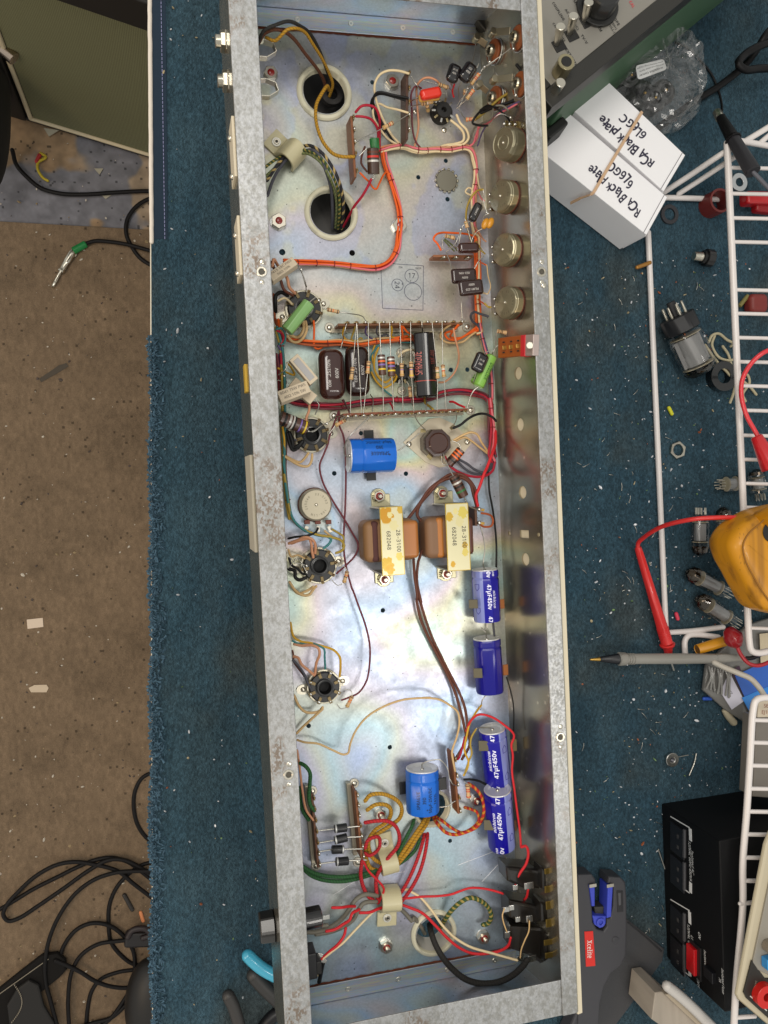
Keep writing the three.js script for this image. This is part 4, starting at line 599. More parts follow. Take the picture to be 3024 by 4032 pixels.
cement('beige block resistor with two lines of print lying level across the left wall pile', 'e', [350, 1115], [625, 1010], 8.4, 27, 8, ['8041 TRW PW5', '40Ω 10% 5W'], { flip: false, roll: -0.2 });
cement('beige block resistor with red writing under the others, lowest of the left wall pile', 'e', [470, 960], [670, 1130], 8, 16, 7, ['', '~5~'], { leads: ['e 690,1120,15 725,1175,14 690,1260,11'] });
{ // diodes
  const D = [[[470, 880], [632, 862], [748, 848], [890, 835], 'top'], [[490, 992], [632, 968], [750, 940], [890, 935], 'second'], [[490, 1075], [608, 1055], [720, 1052], [895, 1048], 'third'], [[490, 1188], [645, 1168], [762, 1160], [930, 1152], 'bottom']];
  for (const [a, b, c, d, w] of D) { const g = thing('diode', `${w} diode of the four black silver-banded diodes between the two strips`, 'diode', 'rectifier diodes'), A = pt('k', ...b, 15), B = pt('k', ...c, 15), s = w === 'top' || w === 'second' || w === 'bottom' ? 0.1 : 0.9; mesh(g, 'body', cyl(A, B, 3, 3, 24, 0.3), M('#19191b', 0.35)); mesh(g, 'cathode_band', lathe(A, B, [[2.9, s - 0.07], [3.06, s - 0.06], [3.06, s + 0.06], [2.9, s + 0.07]], 24), M('#b9b9b7', 0.4, 0.5)); mesh(g, 'lead', tubeGeo([pt('k', ...a, 17), A], 0.6, 7), LEAD); mesh(g, 'lead', tubeGeo([B, pt('k', ...d, 17)], 0.6, 7), LEAD); }
}
{ // slide switch on the control wall
  const g = thing('slide_switch', 'brown phenolic slide switch with a red end on the right wall under the controls', 'switch');
  const f = (x, y, o) => ptW('f', x, y, o), T = [f(985, 320, 14), f(1215, 290, 14), f(1225, 475, 14), f(1010, 490, 14)];
  const geo = bar(f(1000, 405, 11), f(1215, 382, 11), 14, 5, 0.6, WN); mesh(g, 'phenolic_body', geo, M('#9c4f1c', 0.45)); mesh(g, 'red_end', bar(f(1215, 385, 11), f(1258, 382, 11), 14.5, 6, 0.6, WN), M('#c3262f', 0.4)); mesh(g, 'bracket', bar(f(1255, 380, 11), f(1330, 376, 11), 14, 5, 0.5, WN), M('#b9a9a4', 0.4, 0.5));
  for (const [x, y] of [[1035, 400], [1095, 395], [1160, 385]]) mesh(g, 'contact', box(3, 0.8, 3, 0.3).translate(...f(x, y, 14.6).toArray()), BRASS); for (const [x, y] of [[1030, 445], [1100, 438], [1165, 430], [1030, 350], [1100, 343], [1165, 335]]) mesh(g, 'slot', box(2.4, 0.4, 1, 0.15).translate(...f(x, y, 13.9).toArray()), DARK); mesh(g, 'screw_end', cyl(f(1270, 378, 12), f(1270, 378, 17), 2.4), NICKEL);
}
{ // fuse holder through the left wall, and the pilot socket under it
  const g = thing('fuse_holder', 'black round fuse holder poking through the lower left wall', 'fuse holder'), p = pt('m', 500, 545, 34), y = p.y, z = p.z; const A = (x) => V(x * mm, y, z);
  const q = pt('m', 165, 555, 34); mesh(g, 'cap', cyl(V(q.x, y, z), A(XL - 1.5), 10, 10.4, 36, 0.8), M('#1b1816', 0.3, 0, { clearcoat: 0.3 })); mesh(g, 'nut', cyl(A(XL - 1.4), A(XL + 1), 11.4), DARK);
  const r = pt('m', 735, 480, 30); mesh(g, 'barrel', cyl(A(XL), V(r.x, y - 0.002, z), 7.4, 7.4, 32, 0.5), M('#121113', 0.3, 0, { clearcoat: 0.4 })); mesh(g, 'contact', box(5, 1, 3, 0.3).translate(r.x + 0.003, y + 0.003, z - 0.001), SOLDER); mesh(g, 'side_contact', lug(pt('m', 625, 595, 26), V(1, 0, 0.1).normalize(), 3, 7, 0.7), BRASS);
  const g2 = thing('pilot_socket', 'black rectangular pilot socket at the bottom of the left wall', 'lamp socket'), a = pt('m', 650, 905, 30); mesh(g2, 'body', box(10, 16, 18, 1).translate(a.x - 0.002, a.y, a.z), M('#19191c', 0.4)); mesh(g2, 'rear_step', box(5, 12, 9, 0.6).translate(a.x + 0.004, a.y, a.z + 0.003), DARK); for (const [x, yy] of [[710, 850], [745, 905]]) mesh(g2, 'solder_tag', lug(pt('m', x, yy, 28), V(1, 0, 0.4).normalize(), 2.4, 4, 0.6), SOLDER);
}
// convenience outlets on the right wall
function outlet(label, body, front, lugs) {
  const g = thing('mains_outlet', label, 'outlet'); const b = path(body); slab(b, 20, M('#191613', 0.35, 0, { clearcoat: 0.5 }), g, 'body', 2.4); const r = path(front); slab(r, 16, M('#15120f', 0.4, 0, { clearcoat: 0.4 }), g, 'shoulder', 2);
  for (const [x, y, h, l, w] of lugs) { const p = pt('n', x, y, h); mesh(g, 'terminal', box(w ?? 4, 1.2, l ?? 4, 0.4).translate(p.x, p.y, p.z), x > 1100 ? M('#9a8344', 0.35, 0.9) : SOLDER); }
}
outlet('topmost of the three dark mains outlets at the lower right wall, red wires on it', 'n 820,30,30 1120,60 1115,120 1105,215 960,210 830,150', 'n 1105,40,38 1210,50 1215,250 1110,215', [[890, 195, 28], [1000, 180, 38, 5, 7], [1165, 60, 42, 4, 7], [1150, 210, 42, 5, 4]]);
outlet('middle one of the three dark mains outlets at the lower right wall', 'n 845,300,30 1000,330 1105,360 1110,480 960,500 850,450', 'n 1095,320,38 1215,330 1222,500 1100,480', [[815, 375, 28, 4, 5], [860, 360, 32], [910, 455, 30], [1005, 450, 36, 5, 5], [1165, 340, 42, 6, 5], [1165, 485, 42, 6, 5]]);
outlet('lowest of the three dark mains outlets at the lower right wall, beside the corner', 'n 855,510,30 1200,530 1205,600 1100,830 1040,770 865,710', 'n 1130,570,38 1235,580 1240,730 1130,810', [[825, 580, 28, 5], [925, 775, 28], [1030, 775, 30, 5, 6], [1170, 640, 42, 4, 9], [1180, 745, 42, 4, 9], [1150, 815, 30, 4, 4]]);
// ---------------------------------------------------------------- looms and wires inside the chassis
loom('orange and red laced loom curving from the upper strip down to the left wall', ['orange', 'orange', 'pink', 'tan', 'red', 'orange'], 0.8, 'c 1322,205,3 1340,330 1385,470 1440,640 1475,780 1482,900 1470,1020 1450,1150 1385,1260 1270,1315 1100,1310 930,1290 750,1275 520,1268,8 400,1262,14', [0.14, 0.3, 0.46, 0.58, 0.69, 0.76, 0.84, 0.93], 1.35);
loom('cream and pink laced loom running right from the upper strip, then down the control wall', ['cream', 'pink', 'peach', 'tan', 'cream'], 0.8, 'b 310,1225,4 400,1205 500,1200 570,1225 640,1235 760,1225 870,1225 1000,1205 1050,1235 1075,1320 1085,1430 d 755,150,4 765,260 745,400 745,520 740,640 760,760', [0.1, 0.2, 0.25, 0.32, 0.38, 0.44, 0.6, 0.75], 1.35);
loom('orange and cream laced loom along the right floor edge beside the lower controls', ['orange', 'cream', 'orange', 'peach', 'orange'], 0.9, 'd 750,770,6 775,800,4 775,900 780,1050 785,1200 780,1350 785,1480 790,1620 f 800,250,4 770,260', [0.5, 0.7], 1.3);
loom('grey, violet and pink laced loom passing the switch along the right floor edge', ['slate', 'pink', 'violet', 'grey', 'tan'], 0.85, 'f 795,180,5 815,290,4 845,400 880,520 900,650 905,780 905,880', [0.2, 0.6, 0.8]);
loom('rust-brown and orange laced loom passing under the upper long strip', ['rust', 'orange', 'tan', 'brown', 'rust'], 0.9, 'e 350,380,14 360,500,10 430,560,5 580,590 760,600 910,590 1100,605 1240,580 1400,570 1590,565 f 0,320,5 120,310', [0.35, 0.5, 0.62, 0.75], 1.3);
loom('maroon and crimson laced loom running under the brown capacitors to the right wall', ['maroon', 'crimson', 'maroon', 'violet', 'crimson'], 0.9, 'e 350,700,12 370,900,10 380,1050,6 460,1135,4 640,1170 800,1185 950,1180 1130,1150 1300,1135 1500,1120 f 0,895,4 150,885 320,870 470,825 620,810 760,830 850,860 895,920 900,1060 905,1200 915,1330 930,1420', [0.2, 0.3, 0.39, 0.47, 0.6, 0.68, 0.78, 0.84, 0.92], 1.35);
loom('crimson and pink laced loom dropping along the right wall past the brown can base', ['crimson', 'pink', 'red', 'grey'], 0.95, 'f 890,880,6 905,1000 920,1130 915,1280 900,1400 925,1460', [0.15, 0.45]);
loom('yellow, teal and brown wires bunched under the left flange between the sockets', ['olive', 'teal', 'brown', 'olive'], 0.85, 'e 330,450,16 370,600,12 385,760,12 390,1000,12 390,1200,10 395,1450,8 400,1580,6 g 400,450,6 420,650 440,820 455,930', [0.1, 0.5, 0.9]);
const w = W;
w('dark cloth-covered wire arching highest from the left wall into the upper grommet', 'blackC', 1.25, 'a 395,400,42 450,290,48 560,222,50 680,205,48 790,242,42 870,310,34 950,430,24 1010,580,12 1060,720,-2 1075,860,-18');
w('yellow cloth-covered wire arching into the upper grommet under the dark one', 'yellowC', 1.15, 'a 470,350,40 545,375,42 625,325,46 665,285,47 740,270,46 830,305,38 900,400,30 980,540,18 1040,660,6 1085,790,-8 1060,900,-20');
w('brown cloth-covered wire running straight from the left wall into the upper grommet', 'brownC', 1.3, 'a 395,410,40 450,315,44 540,272,46 630,297,43 720,362,36 840,500,22 960,650,6 1010,770,-10 1020,850,-20');
w('yellow cloth-covered wire curving from the upper grommet down to the first upright strip', 'yellowC', 1.3, 'a 1055,840,-8 1030,805,4 975,880,8 937,980,10 933,1120,12 962,1250,14 1020,1350,15 1095,1432,17 1180,1458,19 1285,1462,20');
w('black and yellow striped wire from the left wall clamp into the second grommet', 'blackyellow', 1.27, 'c 240,500,18 330,360,12 420,262,8 560,185,10 640,180,16 740,232,20 830,335,20 900,470,16 945,620,6 955,780,-8 935,950,-25');
w('plain green cloth wire under the clamp into the second grommet', 'lime', 1.1, 'c 235,455,18 310,390,12 400,300,8 580,240,12 660,270,17 740,330,19 820,450,16 868,580,6 888,740,-8 880,940,-25');
w('dark green striped wire of the bundle into the second grommet', 'greenyellow', 1.1, 'c 228,372,16 310,312,11 375,268,8 560,215,12 670,232,18 760,310,20 850,450,17 905,620,4 915,780,-8 905,950,-25');
w('dark blue-black wire of the bundle into the second grommet', 'slate', 1.19, 'c 245,640,26 300,480,18 370,370,12 430,300,9 570,235,11 680,215,19 740,290,20 790,420,17 830,560,7 850,740,-8 850,940,-25');
w('dark red wire slanting out of the second grommet to the fat brown resistor', 'crimson', 1.0, 'c 955,930,-20 1010,830,-6 1060,740,4 1130,640,11 1190,535,17 1212,490,19');
w('orange wire bent in a V from the upright strip to the loom', 'orange', 0.75, 'c 1110,430,19 1160,480,17 1195,510,14 1225,565,12 1255,575,11 1290,520,10 1325,445,8 1360,425,6 1390,440,5');
w('dark crimson wire looping high from the first upright strip over to the loom', 'crimson', 1.0, 'b 105,915,21 150,870,24 220,860,24 275,890,22 300,970,18 300,1080,10 300,1200,5');
w('lower dark crimson wire from the first upright strip to the loom', 'crimson', 1.0, 'b 110,950,21 170,950,22 230,980,20 275,1040,16 290,1120,10 300,1230,5');
w('cream wire with red tracer in a tall arch by the lacquered nut on top', 'cream', 0.95, 'b 535,600,21 460,582,22 370,575,22 300,610,20 265,690,16 265,790,12 300,900,8 350,1010,6 400,1110,5 480,1190,4');
w('cream wire in the slack loop crossing below the tall arch at the top', 'cream', 0.85, 'b 545,925,20 450,900,16 360,880,12 300,850,9 250,870,7 255,960,6 300,1060,6 370,1140,5 470,1195,4');
w('peach wire looping over the small socket from the upright dark strip', 'peach', 0.85, 'b 790,690,16 765,650,20 700,628,20 650,650,18 610,700,14 600,780,10 610,900,7 620,1030,6 600,1130,5 585,1200,4');
w('maroon thin wire beside the upright dark strip near the top', 'maroon', 0.7, 'b 640,720,14 590,705,16 555,760,15 560,900,10 565,1050,7 590,1150,6 640,1215,4');
w('pale cream wire from the top socket curving down into the loom', 'cream', 1.0, 'b 885,985,10 940,1030,11 985,1090,10 985,1150,8 920,1180,5 830,1190,4 770,1215,4');
w('second pale cream wire from the top socket curving outside its twin', 'cream', 1.0, 'b 930,940,10 960,1010,11 1010,1060,11 1025,1130,9 980,1180,6 900,1190,5 800,1225,4');
w('black flat tape wires fanning left of the dark upright strip', 'black', 0.9, 'b 530,825,18 430,790,16 300,765,14 250,800,12 235,850,9 250,900,6 280,980,4 340,1080,4');
w('second black wire fanning left of the dark upright strip', 'black', 0.9, 'b 530,800,20 420,775,18 280,758,16 245,810,12 260,880,8 310,990,5 380,1100,4 430,1180,4');
w('yellow sleeved wire slanting up to the outer jack of the lower pair', 'olive', 1.0, 'b 1095,968,18 1180,895,22 1290,800,28 1400,735,34');
w('red wire from the black capacitor down to the top socket', 'red', 0.7, 'b 920,650,24 905,690,20 895,740,16 905,790,12');
w('black wire from the topmost control curling left along the wall', 'black', 0.9, 'b 1180,1025,30 1110,1020,24 1055,1005,20 1080,950,22 1150,895,30 1240,870,40');
w('violet-pink wire from the topmost control down into the loom', 'pink', 0.75, 'b 1420,850,44 1350,890,40 1290,930,34 1180,1010,22 1110,1040,14 1090,1110,9 1060,1180,6 1010,1205,4');
w('grey wire from the lower jacks down into the loom', 'grey', 0.75, 'b 1350,900,44 1310,865,42 1240,875,38 1215,960,32 1130,1010,18 1080,1040,12 1050,1110,8 1020,1200,4');
w('thick black lead curving round the outer lower jack under the right flange', 'black', 1.2, 'b 1420,530,48 1460,580,48 1470,660,46 1450,760,42 1390,820,38 1250,870,34 1130,920,26');
w('cream wire curled in a small hook below the blanking plug', 'cream', 0.7, 'd 755,410,5 700,395,6 675,365,6 690,335,6 725,340,6 745,375,5 770,390,5');
w('ochre wire from the second control down to the slim black capacitor', 'olive', 0.8, 'd 830,345,30 770,370,24 710,450,20 685,540,18 675,630,20');
w('orange wire arching over the short terminal strip', 'orange', 0.8, 'd 440,910,16 400,850,17 378,810,17 395,770,16 450,752,14 550,748,12 680,760,9 760,785,6');
w('pale yellow wire running down from the small pale resistor', 'olive', 0.6, 'd 688,710,22 705,770,18 725,830,16 780,880,20 830,930,27');
w('bare wire linking two lugs beside the lower two controls', 'tan', 0.4, 'd 870,1050,28 885,1150,26 900,1260,26 880,1320,28');
w('dark grey wire hooking from the lowest control down into the wall loom', 'slate', 1.0, 'd 880,1530,28 800,1510,20 740,1495,14 715,1520,11 735,1570,8 790,1620,6 f 815,250,5');
w('orange wire bent down from the uppermost octal socket', 'orange', 0.8, 'e 675,390,11 678,450,10 680,560,6 685,630,5 720,645,5 790,605,4');
w('cream outer loop wire under the uppermost octal socket', 'tan', 1.15, 'e 600,395,11 610,460,12 585,545,10 530,585,8 480,575,8 430,530,10');
w('cream inner loop wire under the uppermost octal socket', 'tan', 1.15, 'e 580,395,11 580,460,12 555,520,11 510,545,9 455,515,10');
w('black insulated wire hooped at the left of the uppermost octal socket', 'black', 1.5, 'e 430,150,11 370,125,15 325,150,18 315,230,16 320,300,12');
w('tan-brown wire pair running to the uppermost octal socket under the block resistor', 'peach', 1.2, 'e 500,130,11 450,70,16 c 420,1400,18 350,1300,18 300,1230,22 290,1300,22');
w('brown wire beside the tan one at the uppermost octal socket', 'brown', 1.1, 'e 480,150,11 400,90,16 c 370,1420,18 310,1330,20 285,1260,22');
w('teal loop wire by the left wall above the block resistors', 'teal', 0.9, 'e 325,470,20 370,460,18 410,500,14 415,560,12 390,605,12 355,600,14');
w('dark red curled wire by the left wall above the block resistors', 'crimson', 0.8, 'e 335,480,22 370,500,18 390,550,14 370,600,14');
w('yellow zigzag wire under the topmost block resistor', 'yellow', 0.8, 'e 345,830,14 400,850,10 495,885,6 470,830,6 430,780,7');
w('first yellow wire dropping from the upper long strip', 'yellow', 0.75, 'e 975,415,20 950,470,14 945,520,9 980,560,6 1030,570,5');
w('olive wire dropping from the upper long strip at its second lug', 'olive', 0.75, 'e 1065,430,19 1045,500,12 1035,560,7 1070,570,6 1115,545,6 1130,575,5');
w('violet wire dropping from the upper long strip left of the fat resistors', 'violet', 0.7, 'e 1170,430,19 1160,500,12 1200,545,7 1240,565,5');
w('slate wire dropping from the upper long strip onto the loom', 'slate', 0.7, 'e 1272,430,19 1265,500,12 1290,525,8 1360,520,6 1370,550,5');
w('yellow wire bent square below the upper long strip, right of the fat resistors', 'yellow', 0.8, 'e 1395,415,20 1405,480,14 1405,540,8 1470,545,6 1540,540,5 1590,520,5');
w('left orange wire from the upper long strip to the black tubular capacitor', 'orange', 0.8, 'e 1490,425,20 1500,500,14 1510,560,8 1550,570,6 1600,550,5');
w('right orange wire from the upper long strip to the black tubular capacitor', 'orange', 0.8, 'f 70,180,20 120,250,14 160,290,8 170,330,5');
w('teal wire curving left of the small middle socket', 'teal', 0.75, 'e 1580,590,5 1440,585,6 1310,595,6 1240,660,5 1205,740,4 1210,840,4 1250,930,4 1330,1030,4 1400,1085,4');
w('yellow looped wire left of the small middle socket', 'yellow', 0.85, 'e 1280,640,5 1245,740,5 1240,830,6 1290,920,8 1340,960,9 1400,925,10 1440,890,9');
w('second yellow looped wire left of the small middle socket', 'yellow', 0.85, 'e 1210,860,4 1260,950,5 1330,1015,8 1390,990,10 1430,935,10 1450,905,9');
w('cream wire hooked over the top of the small middle socket', 'cream', 1.0, 'e 1470,720,10 1500,675,12 1560,655,12 1610,670,10');
w('tan wire sweeping right of the rightmost resistor of the row', 'peach', 0.8, 'f 558,225,18 575,330,16 598,430,12 603,500,10 580,600,8 540,670,7 480,720,7 415,725,8');
w('cream wire swinging under the orange ones at the right end of the upper strip', 'tan', 0.85, 'f 530,185,20 470,240,13 432,290,9 470,335,7 540,360,6 640,345,5 720,290,5 775,250,5');
w('outer orange wire swinging from the right end of the upper strip to the loom', 'orange', 0.9, 'f 610,185,20 560,235,14 480,270,9 500,310,7 570,325,6 660,290,5 765,215,5');
w('inner orange wire swinging from the right end of the upper strip to the loom', 'orange', 0.85, 'f 600,190,21 540,260,13 530,300,8 620,310,6 700,275,5 770,235,5');
w('red wire from the lower long strip back to the maroon loom', 'red', 0.9, 'f 660,955,20 610,930,14 560,910,9 525,905,6');
w('short ochre wire under the black tubular capacitor', 'olive', 1.0, 'f 365,975,20 330,945,12 300,920,8 285,880,5');
w('black wire from the brown can base up and over to the right wall', 'black', 1.0, 'f 560,1150,13 620,1125,14 690,1070,16 760,1025,16 850,1015,15 920,1045,16 955,1085,18');
w('bare wire from the lower strip to the brown can base, left', 'grey', 0.4, 'f 190,1020,20 230,1100,16 300,1170,12');
w('bare wire from the lower strip to the brown can base, right', 'grey', 0.4, 'f 590,1010,20 580,1080,16 545,1150,12');
w('upper tan wire of the pair from the brown can base to the wall loom', 'tan', 0.9, 'f 560,1265,13 640,1220,15 720,1190,15 780,1210,13 820,1280,10 860,1340,7 890,1390,5');
w('lower tan wire of the pair from the brown can base to the wall loom', 'tan', 0.9, 'f 570,1275,12 660,1235,12 730,1270,10 800,1330,8 880,1390,5');
w('upper dark wire arcing below the brown can base to the wall loom', 'slate', 1.0, 'f 600,1440,10 680,1490,9 760,1545,8 840,1560,8 900,1500,7 935,1420,6');
w('lower dark wire arcing below the brown can base to the wall loom', 'slate', 1.0, 'f 590,1455,9 660,1520,8 740,1575,7 840,1575,7 920,1510,6 950,1400,6');
w('crimson wire arcing below the brown can base beside the dark wires', 'crimson', 1.05, 'f 480,1420,10 520,1500,9 600,1560,9 720,1595,9 840,1595,9 920,1550,8 945,1470,7');
w('red wire slanting from the wall loom down to the lug of the right choke', 'red', 1.2, 'f 950,1180,8 945,1290,12 910,1400,16 870,1530,18 h 845,380,19 800,520,18 770,600,17 785,690,17');
w('left brown wire hooped over the right choke', 'brown', 1.25, 'h 110,840,10 180,760,10 250,650,9 330,545,8 430,455,8 530,405,9 630,405,11 710,450,12 755,540,13 780,680,16');
w('right brown wire hooped over the right choke', 'brown', 1.25, 'h 250,830,12 215,770,11 240,690,9 330,575,8 430,475,9 540,425,10 650,430,12 720,490,13 750,580,14 775,700,15');
w('left one of two long brown wires running from the chokes to the lower strip', 'brown', 1.15, 'h 185,1180,14 200,1350,10 220,1560,8 j 95,130,6 130,300,5 200,480,5 290,660,5 380,850,5 450,1000,5 500,1150,7 545,1330,9 560,1450,11 l 460,330,15');
w('right one of two long brown wires running from the chokes to the lower strip', 'brown', 1.15, 'h 265,1110,14 225,1220,10 225,1400,8 260,1600,7 j 120,120,6 170,290,5 235,480,5 320,660,5 410,850,5 490,1010,5 540,1160,8 570,1340,10 590,1500,12 l 520,330,15');
w('thin maroon wire dropping from the strip past the control and back to the third socket', 'maroon', 0.75, 'e 910,1230,12 860,1350,9 830,1450,8 805,1550,8 g 765,330,7 735,440,6 760,580,6 850,750,6 950,920,6 1030,1050,5 1090,1170,5 1065,1265,6 970,1370,8 890,1440,11');
w('thin maroon wire snaking down to the lowest octal socket', 'maroon', 0.75, 'e 915,1240,12 918,1360,8 950,1450,6 g 970,240,5 975,480,5 972,800,5 955,1080,5 960,1280,6 1000,1480,8 1040,1600,9 i 920,60,10 975,190,11 1040,380,12 1075,560,12 1082,720,12 1050,910,11 980,1015,10 890,1060,10 820,1082,10');
w('black wire along the floor edge from the can base to the upper dark blue capacitor', 'black', 0.85, 'h 885,380,5 890,560,5 920,700,5 945,860,5 955,1050,5 958,1270,6');
w('brown wire hooked between the two lugs at the right choke', 'rust', 0.85, 'h 820,760,17 870,765,16 915,795,14 930,840,14 905,885,14 850,890,15 805,865,16');
w('black wire from the dark plain capacitor down along the right wall', 'black', 0.6, 'j 935,870,12 970,970,14 995,1100,14 1005,1220,14 1000,1380,14');
w('dark stub wire between the two upper dark blue capacitors', 'slate', 0.9, 'j 810,360,10 815,420,10 822,480,12');
// left column, sockets two to four
w('outer tan wire looped below the second octal socket', 'tan', 1.0, 'g 395,340,10 480,400,9 570,440,9 630,435,9 650,390,10 662,330,11');
w('inner tan wire looped below the second octal socket', 'tan', 1.0, 'g 420,350,9 500,395,8 550,405,8 595,360,10 625,320,11');
w('dark wires hooped at the left of the second octal socket', 'black', 1.6, 'g 450,130,12 480,200,13 490,270,12 545,240,11 570,210,11');
w('brown wire from the lowest block resistor to the second octal socket', 'peach', 1.0, 'e 635,1165,13 635,1220,12 610,1290,11 605,1330,11');
w('yellow wire winding from the left wall round to the third octal socket', 'olive', 1.0, 'g 400,520,14 425,690,11 450,840,9 470,930,8 550,1010,8 700,1080,9 850,1105,10 935,1130,10 962,1180,10 930,1225,10 885,1250,11');
w('teal wire winding from the left wall to the top of the third octal socket', 'teal', 1.0, 'g 410,600,13 455,850,9 490,950,8 590,1040,8 720,1080,9 810,1095,10 838,1130,11 815,1175,11 770,1205,11');
w('short tan wire of the round beige control', 'tan', 0.9, 'g 780,1045,6 830,1085,6 845,1095,6');
w('ochre wire of the round beige control running right', 'olive', 0.8, 'g 850,1030,6 920,1075,6 955,1100,6 945,1190,6');
w('black wire from the round beige control to the left wall', 'black', 0.9, 'g 715,1020,7 690,1055,9 600,1090,10 500,1105,9 440,1115,8');
w('upper pink wire hooped into the top of the third octal socket', 'peach', 1.1, 'g 445,1160,10 520,1130,13 600,1105,16 660,1130,17 690,1180,15 690,1250,12');
w('lower pink wire hooped into the top of the third octal socket', 'peach', 1.1, 'g 470,1160,9 560,1125,14 630,1120,16 660,1170,15 665,1230,13 672,1290,11');
w('black twisted wire at the left of the third octal socket', 'black', 1.4, 'g 445,1400,11 500,1420,12 500,1470,12 540,1500,11 600,1480,11');
w('outer tan wire looped below the third octal socket', 'tan', 1.0, 'g 450,1520,9 500,1600,8 560,1645,8 630,1640,9 680,1590,10 700,1560,11');
w('inner tan wire looped below the third octal socket', 'tan', 1.0, 'g 470,1560,8 530,1625,7 590,1615,8 640,1590,9 670,1565,11');
w('yellow wire arching over to the right side of the lowest octal socket', 'yellow', 0.9, 'i 340,360,14 370,490,11 430,535,11 530,548,12 640,580,14 740,615,15 795,680,15 812,770,14 800,860,11');
w('teal wire dropping to the top of the lowest octal socket', 'teal', 0.8, 'i 360,530,12 420,555,11 520,550,12 600,570,14 650,610,15 665,680,14 665,790,11');
w('peach wire bending over to the top left of the lowest octal socket', 'peach', 1.05, 'i 375,560,11 450,578,12 540,575,14 600,595,16 615,650,15 580,740,13 570,840,11');
w('shorter peach wire slanting to the left edge of the lowest octal socket', 'peach', 1.1, 'i 370,675,12 415,690,13 450,745,14 500,800,13 560,850,11');
w('dark wire slanting to the left side of the lowest octal socket', 'slate', 0.95, 'i 365,710,13 420,765,13 470,840,13 495,920,12 530,975,11');
w('tan wire looped under the lowest octal socket', 'tan', 1.05, 'i 375,1040,9 420,1140,8 480,1190,8 560,1200,8 610,1180,9 640,1150,11');
w('tan wire running straight down-left from the lowest octal socket to the wall', 'tan', 1.05, 'i 640,1165,11 560,1240,8 470,1320,6 400,1390,5');
w('long tan wire arching across the bare floor from the left wall to the lower strip', 'tan', 0.85, 'i 405,1455,8 480,1470,11 600,1490,13 740,1548,14 840,1585,14 875,1575,14 900,1500,15 950,1370,16 1050,1245,17 1200,1145,18 1400,1080,18 1659,1062,17 j 150,1065,17 300,1078,17 400,1128,17 475,1200,17 495,1290,18 470,1420,18 430,1560,18 l 430,330,18 455,440,18');
w('peach wire hanging down the left wall beside the green cord', 'peach', 0.9, 'k 285,130,16 305,300,16 340,520,17 370,690,17 435,780,17');
w('green cord hooked over from the left wall to the left diode strip', 'greenC', 1.5, 'k 315,250,20 360,275,22 400,340,22 410,430,20 390,560,18 410,640,18 445,690,18');
w('green cord hanging straight behind the peach wire at the left wall', 'greenC', 1.5, 'k 310,480,14 320,620,12 345,700,11 390,775,12');
w('upper green cord sagging under the diode strips', 'greenC', 1.55, 'k 340,1215,14 430,1265,10 560,1300,7 720,1305,6 880,1290,6 1020,1250,6');
w('lower green cord sagging under the diode strips', 'greenC', 1.55, 'k 340,1230,12 420,1295,8 540,1340,6 720,1350,5 900,1320,5 1040,1265,5');
w('outer yellow cord looping from the right diode strip into the clamp', 'yellowC', 1.6, 'k 920,600,19 970,552,20 1060,532,20 1160,555,18 1240,620,16 1262,690,13 1240,770,10 1150,830,9 1050,890,8 960,960,7 925,1060,6 935,1150,5 980,1225,5 1060,1250,5');
w('inner yellow cord looping from the right diode strip into the clamp', 'yellowC', 1.6, 'k 940,685,18 1010,638,18 1090,628,17 1150,665,15 1158,740,12 1110,810,10 1010,880,9 950,960,8 955,1060,7 990,1130,6 1060,1180,5');
w('left yellow cord from the white grommet to the upper clamp', 'yellowC', 1.6, 'k 1500,720,-8 1460,800,3 1390,910,6 1300,1040,6 1215,1160,5');
w('right yellow cord from the white grommet to the upper clamp', 'yellowC', 1.6, 'k 1520,730,-8 1485,830,3 1410,940,6 1320,1070,6 1225,1190,5');
w('left green cord from the white grommet to the upper clamp', 'greenC', 1.5, 'k 1385,710,-8 1360,820,3 1310,930,5 1250,1050,5 1210,1120,5');
w('right green cord slipping behind the yellow ones to the upper clamp', 'greenC', 1.4, 'k 1430,960,3 1380,1060,3 1300,1140,3 1220,1200,3');
w('red cord arching from the right diode strip down to the lower clamp', 'redC', 1.5, 'k 920,803,18 1010,790,20 1120,790,19 1200,835,16 1240,920,13 1220,1010,11 1150,1120,10 1070,1220,9 1025,1310,8 1020,1430,8 1045,1540,7');
w('red cord from the foot of the right diode strip to the lower clamp', 'redC', 1.5, 'k 890,1165,18 880,1280,14 905,1400,10 960,1500,8 1040,1550,7');
w('thin red wire between the thick red cords at the right diode strip', 'red', 0.9, 'k 905,1170,18 945,1250,16 1010,1310,15 1070,1370,14 1090,1430,12 1070,1500,10 1050,1545,8');
w('red cord curled in a tight loop in front of the right diode strip', 'redC', 1.4, 'k 920,1040,18 950,970,18 1010,935,18 1055,950,16 1060,1010,14 1020,1070,12 960,1110,12 915,1090,14');
w('left red cord of the pair from the white grommet to the lower clamp', 'redC', 1.4, 'k 1475,840,-8 1462,960,4 1420,1110,8 1360,1260,9 1290,1400,8 1215,1510,7');
w('right red cord of the pair from the white grommet to the lower clamp', 'redC', 1.4, 'k 1500,840,-8 1495,960,4 1470,1130,8 1420,1280,9 1340,1440,8 1220,1590,7');
w('red and yellow twisted cord looping right of the white grommet', 'redyellow', 1.4, 'l 250,870,-8 300,945,4 370,1010,8 460,1032,9 560,1015,11 650,960,14 710,880,17 728,780,18 700,680,18 650,610,18 580,560,18');
w('second red cord inside the twisted loop by the white grommet', 'redyellow', 1.2, 'l 270,865,-8 340,915,4 420,975,6 520,1010,8 620,975,11 680,900,13 660,830,12 600,795,12 545,780,15');
